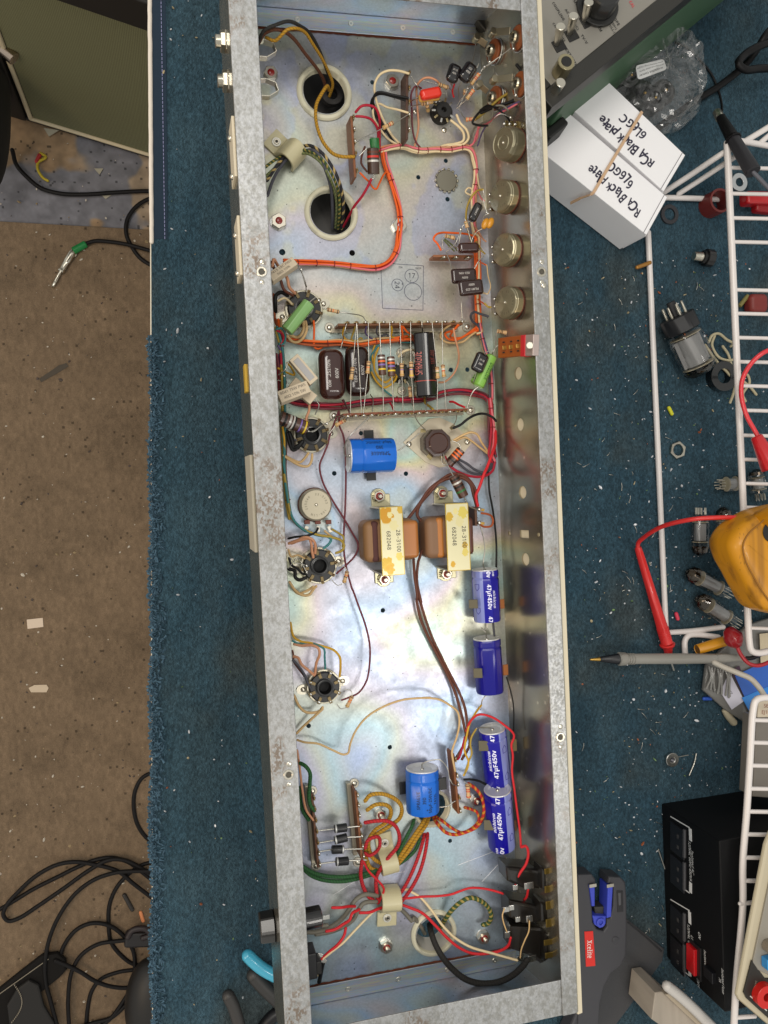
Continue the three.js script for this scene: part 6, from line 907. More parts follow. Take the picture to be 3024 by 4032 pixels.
for (const [label, c, x, y, ri, ro, h, mat] of [['black rubber washer by the corner of the white cartons', 'r', 995, 1440, 5.5, 9, 2, M('#2a2a2e', 0.6)], ['grey metal washer beyond the first rungs of the rack', 'r', 1462, 1225, 4, 8.6, 1.6, ALU], ['shiny black ring beside the large power tube', 's', 1290, 1110, 7, 14, 9, M('#101011', 0.2, 0, { clearcoat: 0.7 })], ['small steel ring with a stem among the clippings', 'u', 885, 580, 2.6, 6.6, 4, SOLDER]]) { const g = thing('washer', label, 'washer'); mesh(g, 'ring', ring(pt(c, x, y, B0), ri, ro, h), mat); if (label.includes('stem')) { mesh(g, 'stem', tubeGeo(path('u 915,572,-106 1025,550'), 0.5, 6), LEAD); mesh(g, 'socket', disc(pt('u', 885, 580, B0), 3, 1), M('#5a5a60', 0.3, 0.8)); } }
{ const g = thing('sleeve', 'red-brown plastic sleeve standing by the first rack rung', 'sleeve'), p = pt('r', 1262, 1385, B0); mesh(g, 'tube', turnedRing([[9, 0], [11, 0], [11, 18], [9, 18], [9, 0]], 28).translate(p.x, p.y, p.z), M('#6d2622', 0.45)); }
{ const g = thing('cap', 'small red-brown cap seen through the rungs of the rack', 'cap'), p = pt('s', 1530, 575, B0); mesh(g, 'top', box(20, 14, 18, 5).translate(p.x, p.y + 0.007, p.z), M('#7a2a25', 0.5)); mesh(g, 'spout', cyl(pt('s', 1445, 580, -102), pt('s', 1510, 500, -102), 2), M('#7c7340', 0.5)); }
{ const g = thing('clip', 'bright red clip behind the upper rungs at the right edge', 'clip'); mesh(g, 'jaw', bar(pt('r', 1490, 1335, -95), pt('r', 1680, 1340, -95), 12, 14, 3), M('#b3161c', 0.3, 0, { clearcoat: 0.4 })); mesh(g, 'grip', bar(pt('r', 1560, 1375, -98), pt('r', 1680, 1390, -98), 14, 10, 3), M('#8f1015', 0.35)); }
{ const g = thing('cream_wire', 'loose coil of cream wire between the large tube and the white rail', 'wire'); for (const s of ['s 1190,870,-105 1230,930 1290,1010,-103 1360,1080 1410,1160 1400,1230 1375,1300', 's 1215,850,-103 1240,800 1290,785 1350,830 1400,860 1380,880,-106', 's 1260,800,-104 1240,870 1290,960 1360,985 1400,980', 's 1200,890,-106 1270,990 1380,1060 1440,1110 1500,1090 1520,1150 1470,1240 1490,1290', 's 1460,1130,-106 1530,1190 1570,1240', 's 1320,880,-105 1360,940 1390,1040']) mesh(g, 'strand', tubeGeo(path(s), 1.3, 7), M('#b5ab8c', 0.6)); }
// probes, leads and meter
{ const g = thing('test_probe', 'long red test probe lying on the carpet with its cable curving right', 'probe'), R0 = P('#cf2a28', 0.4, 0, { clearcoat: 0.2 }), a = pt('t', 627, 715, -98), b = pt('t', 858, 1475, -98), c = pt('t', 870, 1560, -100);
  mesh(g, 'cable', tubeGeo(path('t 625,730,-98 630,680,-95 670,640,-88 740,590,-75 830,545,-62 950,512,-48 1100,487,-36 1300,478,-30 1450,480,-28 1570,490,-26'), 2.0, 9), R0); mesh(g, 'handle', lathe(a, b, [[0, 0], [3.0, 0], [3.4, 0.05], [4.2, 0.5], [5.2, 0.85], [5.4, 1], [0, 1]], 28), R0); for (let k = 0; k < 7; k++) { const t = 0.84 + k * 0.018; mesh(g, 'grip_rib', lathe(a, b, [[5, t - 0.005], [5.6, t - 0.003], [5.6, t + 0.003], [5, t + 0.005]], 24), R0); }
  mesh(g, 'finger_guard', cyl(b, b.clone().lerp(c, 0.3), 7.2, 6.6, 28, 0.8), R0); mesh(g, 'nose', cyl(b.clone().lerp(c, 0.3), c, 4.4, 3.6), R0); mesh(g, 'tip', cyl(c, pt('t', 912, 1690, -104), 0.9), LEAD); }
{ const g = thing('test_probe', 'grey pen-shaped scope probe with black nose lying across the red one', 'probe'), G0 = P('#8d8a83', 0.45), h = -88, X = (x, y = 1598) => pt('t', x, y, h); mesh(g, 'tip', cyl(X(245, 1603), X(330, 1600), 0.9, 2), BRASS); mesh(g, 'nose', cyl(X(322, 1600), X(470, 1598), 2.2, 5, 28), M('#17181d', 0.4)); mesh(g, 'flange', cyl(X(470), X(535), 6.2, 5.8, 30, 1), G0); for (const x of [545, 565, 585]) mesh(g, 'rib', cyl(X(x), X(x + 11), 5.2, 5.2, 26), G0); mesh(g, 'barrel', lathe(X(530), X(1240, 1595), [[4.4, 0], [4.7, 0.1], [4.9, 0.6], [4.4, 1]], 28), G0); mesh(g, 'strain_relief', lathe(X(1240, 1595), X(1470, 1592), [[4.6, 0], [4.7, 0.15], [3.8, 0.6], [3, 1], [0, 1]], 26), G0); mesh(g, 'cable', tubeGeo(path('t 1460,1592,-88 1530,1590,-82 1600,1560,-76 1700,1520,-74'), 2), M('#1d1b20', 0.5)); }
const scuffed = tex(256, 256, (u, v, i, j) => { const k = 0.93 + 0.12 * fbm(u, v, 6, 6, 3, 4), sm = step(0.5, 0.85, fbm(u, v, 10, 10, 13, 4)), sc = hash(Math.floor(u * 220), Math.floor(v * 120), 8) > 0.993 ? 0.75 : 1; return [0.80 * k * (1 - 0.28 * sm) * sc, 0.545 * k * (1 - 0.3 * sm) * sc, 0.05]; }, 9, 9);
{ const g = thing('multimeter', 'rounded yellow holster of a meter resting on the rack at the right edge', 'multimeter'); slab(path('t 1760,400,0 1570,480,0 1450,580,0 1400,690,0 1430,820,0 1500,950,0 1570,1080,0 1680,1230,0 2300,1200,0 2300,400,0'), 44, new THREE.MeshPhysicalMaterial({ map: scuffed, roughness: 0.45, clearcoat: 0.1 }), g, 'holster', 13, true); mesh(g, 'seam', tubeGeo(path('t 1700,430,0.6 1600,520,0.6 1500,610,0.6 1460,700,0.6 1480,820,0.6 1540,940,0.6 1610,1060,0.6 1700,1180,0.6'), 0.7, 6), M('#8a5a0c', 0.6)); mesh(g, 'label_plate', quadGeo(path('t 1660,700,0.5 1800,640,0.5 1860,900,0.5 1700,960,0.5')), M('#1e1c19', 0.5)); mesh(g, 'lead_boot', cyl(pt('t', 1580, 505, -12), pt('t', 1720, 470, 2), 8, 10), M('#c68509', 0.45)); mesh(g, 'jack_recess', disc(pt('t', 1690, 590, 0.4), 9, 0.6), DARK); }
cable('test_lead', 'red flexible lead bowing in from the right edge above the yellow meter', 'cable', M('#d2313a', 0.4, 0, { clearcoat: 0.2 }), 2.0, 's 1720,890,-30 1620,930,-32 1540,1000,-36 1470,1120,-38 1460,1250,-38 1500,1400,-36 1560,1510,-34 1640,1650,-30 1720,1750,-28');
{ const g = thing('crocodile_clip', 'red tapered boot of a crocodile clip on the lead at the right edge', 'clip'); mesh(g, 'boot', cyl(pt('s', 1570, 1550, -30), pt('s', 1690, 1790, -24), 5, 9, 24, 1), M('#bb1a20', 0.35, 0, { clearcoat: 0.4 })); }
{ const g = thing('crocodile_clip', 'dark red insulated clip by the yellow tube at the lower rack end', 'clip'), Rr = M('#8d141b', 0.3, 0, { clearcoat: 0.5 }); mesh(g, 'boot', lathe(pt('t', 1335, 1350, -70), pt('t', 1420, 1500, -66), [[2, 0], [5, 0.1], [9, 0.5], [8, 0.75], [4, 1], [0, 1]], 24), Rr); mesh(g, 'cable', tubeGeo(path('t 1405,1480,-66 1440,1560,-64 1500,1630,-60 1580,1650,-58 1720,1600,-56'), 1.8), M('#a3222b', 0.4)); }
{ const g = thing('heat_shrink', 'orange-yellow tube of sleeving lying at the rack hook', 'sleeving'), a = pt('t', 1095, 1525, -95), b = pt('t', 1350, 1445, -95); mesh(g, 'tube', lathe(a, b, [[4.2, 0.02], [4.6, 0], [4.8, 0.02], [4.8, 1], [4.4, 1]], 28), P('#c98a17', 0.4)); mesh(g, 'bore', cyl(a.clone().lerp(b, 0.012), a.clone().lerp(b, 0.03), 4), M('#7a4f0d', 0.6)); }
{ // clear packet with a printed blue card
  const g = thing('plastic_bag', 'grey clear packet with a blue and purple printed card under the grey cable', 'bag'); const sheet = (n, s, mat, lift = 0) => { const q = path(s); return mesh(g, n, quadGeo(q), mat); };
  slab(path('t 1175,1640,-100 1150,1850 1330,2010 1520,2130 1760,2200 1760,1250 1500,1330'), 5, P('#a5a29d', 0.16, 0, { transmission: 0.55, thickness: 0, clearcoat: 0.8 }), g, 'film', 1.5); const geo = [];
  sheet('card', 't 1350,1700,-98.5 1470,1930 1370,2000 1280,1860', P('#c9c6d2', 0.4)); sheet('purple_stripe', 't 1360,1690,-98 1430,1650 1530,1920 1490,1945', P('#3d1f36', 0.35)); sheet('blue_print', 't 1395,1730,-97.6 1760,1560 1760,2000 1510,1985', P('#1258b8', 0.3, 0, { clearcoat: 0.6 })); sheet('light_blue_band', 't 1450,1905,-97.2 1700,1800 1720,1900 1530,2050', P('#1f80d6', 0.3, 0, { clearcoat: 0.6 })); sheet('beige_card', 't 1590,1400,-97 1760,1380 1760,1620 1600,1650', P('#c8b99c', 0.6));
  const rec = drawn(64, 64, (q) => { q.clearRect(0, 0, 64, 64); q.strokeStyle = '#333'; q.lineWidth = 4; q.beginPath(); q.moveTo(32, 10); q.lineTo(54, 50); q.lineTo(10, 50); q.closePath(); q.stroke(); }); print(g, 'recycling_mark', rec, 't 1335,1840,-98.2 1375,1835 1385,1880 1340,1885', 0.5);
  for (let k = 0; k < 9; k++) { const x = 1190 + k * 22; geo.push(tubeGeo(path(`t ${x},${1660 + k * 6},-97 ${x + 15 - (k % 3) * 12},1740,-95.5 ${x - 20 + (k % 4) * 10},${1830 + k * 9},-97`), 1.1, 6)); } const cr = mesh(g, 'film_creases', merge(geo), P('#b5b2ad', 0.12, 0, { transmission: 0.5, thickness: 0, clearcoat: 1 })); cr.userData.kind = 'stuff';
}
cable('test_lead', 'grey-white cord running from the probe down to the right edge', 'cable', M('#b9b2a6', 0.5), 2.6, 't 1230,1625,-84 1300,1660,-80 1420,1710,-74 1520,1755,-68 1590,1830,-62 1640,1900,-60 1740,1960,-58');
{ const g = thing('carton', 'beige card with grey printing under the lower right rack', 'box'); slab(path('u 1585,120,-34 1800,120 1800,245 1575,250'), 6, P('#c2b6a2', 0.7), g, 'card'); print(g, 'printing', lettering(['SETI', 'EJ10-2'], 128, 96, '#8a4a38', 38), 'u 1600,135,-33.6 1720,135 1720,235 1595,235'); slab(path('u 1570,250,-60 1800,250 1800,900 1540,880'), 20, P('#77716a', 0.6), g, 'grey_box', 1); }
{ // isolating power box: front stands upright, facing the chassis
  const g = thing('isolation_transformer', 'black boxy power unit with outlets and a red rocker switch, lower right', 'power unit'), a = pt('u', 832, 930, CY), b = pt('v', 885, 1085, CY), H = 88 * mm, X0 = (a.x + b.x) / 2, BK = P('#08080a', 0.6, 0, { specularIntensity: 0.5 });
  const z0 = a.z, z1 = b.z; const bx = box(230, 88, (z1 - z0) / mm, 1.2).translate(X0 + 0.115, CY * mm + H / 2, (z0 + z1) / 2); mesh(g, 'case', bx, BK);
  const hit = (c, x, y, off = 0.0003) => { const [x0, y0, s] = CROPS[c], d = turned((x0 + x / s - 1512) / F, (y0 + y / s - 2016) / F, -1); return d.multiplyScalar((X0 - off) / d.x).add(V(0, EYE, 0)); };
  const wht = M('#d8d8d8', 0.5), line = (x1, y1, x2, y2, wd) => { const p = hit('v', x1, y1), q = hit('v', x2, y2); mesh(g, 'printed_line', bar(p, q, wd, 0.3, 0.1, V(-1, 0, 0)), wht); };
  for (const [dy, e] of [[0, 0], [620, -5]]) { line(930, 28 + dy, 1072, 112 + dy, 1); line(1077 + e, 118 + dy, 1080 + e, 210 + dy, 4); line(1080 + e, 520 + dy, 1080 + e, 598 + dy, 4); line(930 + (dy ? 20 : 0), 493 + dy, 1072, 600 + dy, 1); }
  const word = (t, x, y, len, hgt) => { const A = hit('v', x, y - len / 2, 0.0005), Bq = hit('v', x, y + len / 2, 0.0005), u = V(0, 0, Math.sign(Bq.z - A.z)), n = V(0, 1, 0), L = A.distanceTo(Bq) / 2, m = A.clone().lerp(Bq, 0.5); const q = (i, j) => m.clone().addScaledVector(u, i * L).addScaledVector(n, j * hgt * mm / 2); mesh(g, 'printing', quadGeo([q(-1, 1), q(1, 1), q(1, -1), q(-1, -1)]), printMat(fitted(t, '#e2e2e2', 'italic 40px sans-serif'), 0.5)); };
  word('Isolated AC', 1095, 370, 180, 6); word('120VAC 60Hz 450VA', 1077, 360, 300, 6); word('Line', 1092, 950, 70, 6); word('120VAC 60Hz 400VA', 1070, 985, 310, 6); word('ON', 1147, 918, 56, 6); word('OFF', 1137, 1270, 70, 6); word('Isolated AC', 1190, 1110, 170, 5); word('Isolated Fuse', 1322, 1260, 190, 5); word('7A', 1300, 1250, 40, 5);
  const blk = (n, c, x1, y1, x2, y2, hgt, th, mat) => { const p = hit(c, x1, y1), q = hit(c, x2, y2); return mesh(g, n, bar(p, q, hgt, th, 0.6, V(-1, 0, 0)), mat); };
  for (const y of [120, 365, 745, 980]) { blk('outlet', 'v', 985, y - 20, 985, y + 195, 22, 2, M('#1b1a1e', 0.35)); blk('outlet_lip', 'v', 1037, y + 5, 1037, y + 215, 3, 3, M('#4b4a4d', 0.5)); for (const k of [40, 120]) blk('slot', 'v', 990, y + k, 990, y + k + 30, 3, 2.6, M('#3a3838', 0.5)); }
  blk('switch_bezel', 'v', 1120, 975, 1120, 1225, 17, 2, M('#161618', 0.4)); blk('rocker', 'v', 1105, 995, 1105, 1190, 12, 8, P('#c3131a', 0.25, 0, { clearcoat: 0.7 })); blk('fuse_knob', 'v', 1235, 1165, 1235, 1245, 13, 7, M('#141418', 0.4));
}
{ // wire stripper and pouch
  const g = thing('wire_stripper', 'dark grey wire stripper with blue jaws and red maker label, beside the chassis corner', 'pliers'), GR = P('#3a3a3f', 0.55);
  slab(path('v 240,465,-88 345,462 372,500 372,545 328,548 345,700 352,820 385,872 430,885 455,850 452,790 480,790 500,700 505,545 462,530 470,480 560,485 595,520 605,640 606,900 598,1070 560,1150 490,1200 440,1290 405,1420 392,1600 240,1620'), 18, GR, g, 'body', 1.5);
  slab(path('v 300,1300,-90 400,1340 392,1620 240,1820 80,1820 200,1560'), 16, GR, g, 'handle', 2);
  const BL = P('#3a48b8', 0.4); slab(path('v 325,545,-86 366,543 366,700 345,702'), 16, BL, g, 'jaw', 0.8); slab(path('v 463,547,-86 502,545 488,780 455,790'), 16, BL, g, 'jaw', 0.8); slab(path('v 348,770,-87 450,775 448,830 405,866 365,840'), 16, BL, g, 'jaw_pivot', 1); mesh(g, 'pivot_eye', ring(pt('v', 408, 820, -86.5), 2, 4.2, 1.2), BL); slab(path('v 360,705,-92 435,702 430,770 370,770'), 12, M('#35332f', 0.5), g, 'stop_block', 0.8);
  for (const [x, y] of [[350, 545], [480, 545]]) mesh(g, 'blade', box(7, 1, 3, 0.2).translate(...pt('v', x, y, -85.6).toArray()), NICKEL);
  slab(path('v 530,585,-87.3 575,585 578,740 535,745'), 1.4, M('#222226', 0.5), g, 'slider_slot', 0.4); slab(path('v 540,600,-86.8 560,600 562,690 545,695'), 1.6, M('#4c4c50', 0.5), g, 'slider', 0.4); mesh(g, 'rivet', disc(pt('v', 517, 950, -88), 3, 0.8), M('#4a4a4e', 0.4, 0.5));
  slab(path('v 288,890,-87.4 352,885 370,1145 300,1152'), 0.8, P('#d2281f', 0.35), g, 'label', 0.2); print(g, 'lettering', lettering(['Xcelite'], 256, 72, '#f4e9e4', 62, 'serif'), 'v 352,930,-86.9 360,1105 300,1110 296,935');
  const g2 = thing('tool_pouch', 'grey fabric pouch lying partly under the wire stripper', 'pouch'); const cloth = tex(128, 128, (u, v, i, j) => { const k = 0.75 + 0.35 * ((i + j) % 2) * hash(i, j, 3) + 0.15 * hash(i, j, 5); return [0.27 * k, 0.27 * k, 0.28 * k]; }, 60, 60); slab(path('v 560,760,-106 885,1020 872,1110 590,1500 420,1720 100,1900 250,1300'), 3.6, new THREE.MeshPhysicalMaterial({ map: cloth, roughness: 0.9 }), g2, 'fabric', 1); mesh(g2, 'seam', tubeGeo(path('v 615,820,-105.6 740,925 860,1035'), 0.8), M('#2a2a2d', 0.8));
}
{ const g = thing('wood_block', 'pale wooden box corner at the bottom right edge', 'box'), wd = tex(128, 256, (u, v) => { const k = 0.85 + 0.2 * fbm(u, v, 20, 3, 7, 4); return [0.66 * k, 0.62 * k, 0.57 * k]; }, 6, 6); slab(path('v 815,1345,-60 885,1335 1230,1640 1150,1800 790,1545'), 40, new THREE.MeshPhysicalMaterial({ map: wd, roughness: 0.7 }), g, 'board', 0.8); slab(path('v 890,1360,-52 960,1345 1330,1640 1250,1700'), 8, P('#a79a86', 0.6), g, 'ledge', 0.8); mesh(g, 'edge_tube', tubeGeo(path('v 905,1295,-46 1000,1370 1110,1470 1260,1620'), 4.6), M('#bcb8b4', 0.4)); }
{ // bench instrument, bottom right corner
  const g = thing('bench_meter', 'cream-framed bench instrument with blue button and red jack in the bottom right corner', 'meter'); slab(path('v 1700,90,14 1640,240 1425,1365 1445,1405 1720,1640 2300,1700 2300,90'), 5, P('#b5ab93', 0.55), g, 'frame', 3); slab(path('v 1735,220,16 1545,1125 1580,1175 1720,1240 2300,1240 2300,560'), 2, P('#8f8a80', 0.5, 0.2), g, 'panel', 0.4); slab(path('v 1540,1105,16 1478,1345 1500,1390 1720,1590 2300,1600 2300,1270 1640,1240'), 1.6, P('#1f1c17', 0.5), g, 'lower_panel', 0.4);
  { const p = pt('v', 1642, 1098, 16); mesh(g, 'button', box(9, 8, 9, 1).translate(p.x, p.y + 0.004, p.z), P('#2f86c4', 0.4)); } { const p = pt('v', 1612, 1345, 16); mesh(g, 'jack', ring(p, 3.4, 9.4, 7), P('#c01c16', 0.35)); mesh(g, 'jack_bore', disc(p, 3.4, 1), DARK); } print(g, 'legend', lettering(['2A FUSE'], 160, 40, '#8c8578', 32), 'v 1585,1245,16.4 1560,1345 1540,1338 1565,1238'); mesh(g, 'printed_line', bar(pt('v', 1525, 1370, 16.2), pt('v', 1650, 1480, 16.2), 0.8, 0.3, 0.1), M('#cfcfc8', 0.5)); mesh(g, 'knob', disc(pt('v', 1650, 985, 16.2), 5, 8), M('#7d7365', 0.5));
}
// pliers poking out under the left wall
{ const g = thing('pliers', 'pliers handle with light blue grip sticking out at the bottom left of the chassis', 'pliers'); mesh(g, 'blue_grip', tubeGeo(path('m 62,862,-92 120,920,-91 200,985,-91 300,1040,-91 420,1090,-92'), 5.2, 14), P('#3f9fbd', 0.3, 0, { clearcoat: 0.4 })); }
{ const g = thing('pliers', 'upper of two black tool handles below the light blue grip', 'pliers'); mesh(g, 'grip', tubeGeo(path('m 115,1045,-96 180,1120,-96 270,1210,-96 400,1330,-97'), 6, 14), M('#2b2a29', 0.5)); mesh(g, 'arm', tubeGeo(path('m 180,1560,-100 280,1440,-100 380,1370,-100'), 5.4, 10), M('#17171a', 0.4, 0.3)); }
{ const g = thing('pliers', 'lower of two black tool handles, nearest the bottom edge left of the chassis', 'pliers'); mesh(g, 'grip', tubeGeo(path('q 1355,1540,-98 1385,1600,-98 1410,1680,-98 1440,1800,-98'), 5.2, 14), M('#302e2d', 0.5)); }
// clippings on the carpet
{ const N = 820, im = new THREE.InstancedMesh(new THREE.DodecahedronGeometry(1 * mm, 0), P('#ffffff', 0.4, 0.25), N), o = new THREE.Object3D(), col = new THREE.Color(); let k = 0;
  while (k < N) { const left = k > 700, x = left ? 640 + rnd() * 420 : 2200 + rnd() * 820, y = left ? rnd() * 4000 : 1000 + rnd() * 2950; const dense = Math.exp(-(((x - 2620) / 220) ** 2)) ; if (!left && rnd() > 0.3 + 0.7 * dense) continue;
    o.position.copy(pt('x', x, y, CY + 0.7)); o.rotation.set(rnd() * 3, rnd() * 6, rnd() * 3); const s = 0.35 + rnd() * rnd() * 1.3; o.scale.set(s * (0.5 + rnd() * 1.5), s * 0.5, s); o.updateMatrix(); im.setMatrixAt(k, o.matrix); const c = rnd(); if (c > 0.35) col.setRGB(0.75, 0.76, 0.8); else if (c > 0.15) col.setRGB(0.4, 0.33, 0.2); else if (c > 0.08) col.setRGB(0.4, 0.12, 0.05); else col.setRGB(0.15, 0.25, 0.1); if (left) col.multiplyScalar(0.8); im.setColorAt(k++, col); }
  im.name = 'clippings'; im.userData = { kind: 'stuff', label: 'solder crumbs and clippings strewn over the carpet', category: 'clippings' }; scene.add(im);
  const bits = []; for (let i = 0; i < 90; i++) { const x = 2230 + rnd() * 560, y = 1100 + rnd() * 2700, a = rnd() * 6, L = 6 + rnd() * 26; bits.push(tubeGeo([pt('x', x, y, CY + 0.8), pt('x', x + Math.cos(a) * L * 0.5 + 2, y + Math.sin(a) * L * 0.5, CY + 1.4), pt('x', x + Math.cos(a) * L, y + Math.sin(a) * L, CY + 0.9)], 0.28, 4)); } const wb = mesh(scene, 'wire_clippings', merge(bits), LEAD); wb.userData = { kind: 'stuff', label: 'tiny bare wire ends scattered on the carpet', category: 'clippings' };
}
for (const [label, s, r, mat] of [['long bare wire end near the black power unit', 'u 1090,540,-108 1075,610 1035,710', 0.9, LEAD], ['two bare wire ends leaning at the edge of the black power unit', 'u 790,1298,-108 815,1370 842,1450', 0.8, LEAD], ['copper-coloured clipping crossing the long white rail', 's 680,290,-104 730,272 775,255', 2, M('#a9783a', 0.4, 0.6)], ['short yellow sleeve off-cut beside the white rail', 's 918,1340,-107 940,1385', 1.8, M('#c3c21f', 0.5)], ['short pink sleeve off-cut near the red probe', 't 930,1240,-107 942,1280', 1.9, M('#cf3a52', 0.5)], ['short blue sleeve off-cut below the printed packet', 't 1150,1912,-107 1205,1912', 1.9, M('#2c55b5', 0.5)], ['cream lump with red wire end below the printed packet', 't 1320,2010,-106 1345,2050 1385,2100', 3.6, M('#b9ae94', 0.7)]]) { const g = thing('off_cut', label, 'off-cut'); mesh(g, 'body', tubeGeo(path(s), r, 7), mat); }

// ---------------------------------------------------------------- things on the floor, left of the bench
const FL = FY + 7;
{ // speaker cabinet standing on the floor, its front towards the bottom of the picture
  const g = thing('speaker_cabinet', 'black speaker cabinet with olive woven grille and white piping on the floor, top left', 'speaker cabinet'), a = pt('o', 215, 790, FY), b = pt('o', 975, 1022, FY), u = b.clone().sub(a).normalize(), n = V(-u.z, 0, u.x), Wd = 0.95, Hh = 0.42, D = 0.3;
  if (n.z < 0) n.negate(); const blk = (nm, x0, x1, y0, y1, d0, d1, mat, r = 2) => { const q = box((x1 - x0) / mm, (y1 - y0) / mm, (d1 - d0) / mm, r).applyMatrix4(new THREE.Matrix4().makeBasis(u, V(0, 1, 0), n).setPosition(a.clone().addScaledVector(u, (x0 + x1) / 2).addScaledVector(n, (d0 + d1) / 2).setY(FY * mm + (y0 + y1) / 2))); return mesh(g, nm, q, mat); };
  const TOL = P('#141210', 0.6); blk('cabinet', -0.045, Wd, 0.004, Hh + 0.06, -D, -0.006, TOL, 6); blk('bottom_rail', -0.045, Wd, 0.004, 0.012, -0.006, 0.004, TOL, 2); blk('side_rail', -0.045, -0.008, 0.004, Hh + 0.06, -0.006, 0.006, TOL, 3); blk('top_rail', -0.045, Wd, Hh, Hh + 0.06, -0.006, 0.012, TOL, 3);
  const weave = tex(256, 256, (uu, vv, i, j) => { const x = (i % 8) / 8, y = (j % 8) / 8, k = 0.6 + 0.4 * (Math.sin(x * 6.28) * 0.5 + 0.5) * (Math.sin(y * 6.28) * 0.5 + 0.5) + 0.1 * hash(i, j, 1); return [0.56 * k, 0.56 * k, 0.41 * k]; }, 1, 1); const gr = blk('grille_cloth', 0.004, Wd, 0.02, Hh, -0.006, 0.002, new THREE.MeshPhysicalMaterial({ map: weave, roughness: 0.9, bumpMap: weave, bumpScale: 0.001 }), 0.5);
  { const uv = gr.geometry.attributes.uv; for (let i = 0; i < uv.count; i++) uv.setXY(i, uv.getX(i) * 14, uv.getY(i) * 6.5); }
  const pip = (p, q) => mesh(g, 'piping', tubeGeo([p, q], 3.4, 9), P('#cbbd9f', 0.6)); const at = (x, y) => a.clone().addScaledVector(u, x).addScaledVector(n, 0.003).setY(FY * mm + y); pip(at(0, 0.017), at(Wd, 0.017)); pip(at(0, 0.017), at(0, Hh));
  blk('hanging_flap', 0.30, 0.37, Hh - 0.07, Hh + 0.01, 0.004, 0.012, P('#0d0c0c', 0.7), 1);
}
{ const g = thing('amp_cover', 'black padded object with a chrome tube at the left edge, beside the speaker cabinet', 'stool'); const p = pt('o', -70, 520, -700), q = new THREE.SphereGeometry(0.14, 40, 24).scale(0.26, 0.6, 1.1).translate(p.x - 0.012, p.y, p.z); mesh(g, 'padding', q, P('#0e0d0d', 0.7)); mesh(g, 'chrome_tube', cyl(pt('o', -60, 250, -620), pt('o', 95, 385, -620), 9, 9, 24), M('#b8a89a', 0.2, 1)); }
const FC = M('#121011', 0.55, 0, { specularIntensity: 0.45 });
cable('floor_cable', 'black cable sweeping over the painted floor from the padded object to the bench', 'cable', FC, 3.3, `o 80,980,${FL + 30} 110,1080,${FL} 180,1160 270,1230 400,1265 560,1270 750,1258 900,1250 1060,1248`);
cable('floor_cable', 'black cable bending in a wide hook under the bench edge, near the plug', 'cable', FC, 3.3, `o 1060,1280,${FL} 960,1305 880,1360 830,1440 825,1530 860,1610 920,1690 1060,1770`);
{ const g = thing('jack_plug', 'metal quarter-inch jack plug with green boot and black cable on the mat', 'plug'), h = FL + 6, q = (x, y) => pt('o', x, y, h); mesh(g, 'cable', tubeGeo(path(`o 550,1595,${h} 620,1575 720,1580 820,1595 900,1615 1060,1660`), 3.1, 9), FC); mesh(g, 'boot', cyl(q(562, 1592), q(478, 1640), 5.4, 5.8, 24, 1), M('#157a3c', 0.5)); mesh(g, 'barrel', lathe(q(478, 1640), q(395, 1775), [[0, 0], [4.6, 0], [5.4, 0.1], [5.4, 0.5], [4.6, 0.55], [4.6, 0.9], [5.3, 0.92], [5.3, 1], [0, 1]], 26), NICKEL); mesh(g, 'shaft', lathe(q(395, 1775), q(340, 1880), [[2.3, 0], [2.3, 0.6], [1.9, 0.62], [2.3, 0.66], [2.3, 0.88], [1.6, 0.91], [2.2, 0.95], [0.4, 1], [0, 1]], 20), NICKEL); mesh(g, 'gland', hexNut(q(477, 1652), 6, 4, 0, 0.2).translate(0, -0.006, 0), M('#8d8678', 0.4, 0.6)); }
{ const g = thing('tape_strip', 'grey-brown strip of torn tape lying on the mat', 'tape'); slab(path(`p 225,430,${FY + 7} 300,380 340,352 385,338 398,358 345,390 320,405 240,450`), 0.6, M('#4b4339', 0.8), g, 'strip'); }
{ const g = thing('paper_label', 'small blank white label lying on the mat', 'label'); slab(path(`p 155,1828,${FY + 7} 248,1818 252,1870 160,1882`), 0.6, M('#d9c6b2', 0.7), g, 'paper'); }
{ const g = thing('paper_label', 'white paper scrap cut by the mat, below the blank label', 'label'); slab(path(`p 165,2225,${FY + 7} 200,2208 270,2206 282,2225 270,2250 180,2250`), 0.6, M('#c9b79f', 0.7), g, 'paper'); }
for (const [label, s, r, c] of [['yellow off-cut wire on the painted floor', `o 265,1000,${FL} 300,1025 250,1060 245,1100 280,1160 312,1180`, 2.2, '#b5a01f'], ['red off-cut on the painted floor', `o 240,1055,${FL} 258,1015`, 3.4, '#a3201f'], ['bright copper crumb pair near the bench edge', `q 835,1045,${FL} 842,1070 850,1095`, 3, '#d98a5a'], ['dark rod off-cut inside the cable coils', `q 738,942,${FL} 785,1028`, 3.6, '#2b2724']]) { const g = thing('off_cut', label, 'off-cut'); mesh(g, 'body', tubeGeo(path(s), r, 7), M(c, 0.5)); }
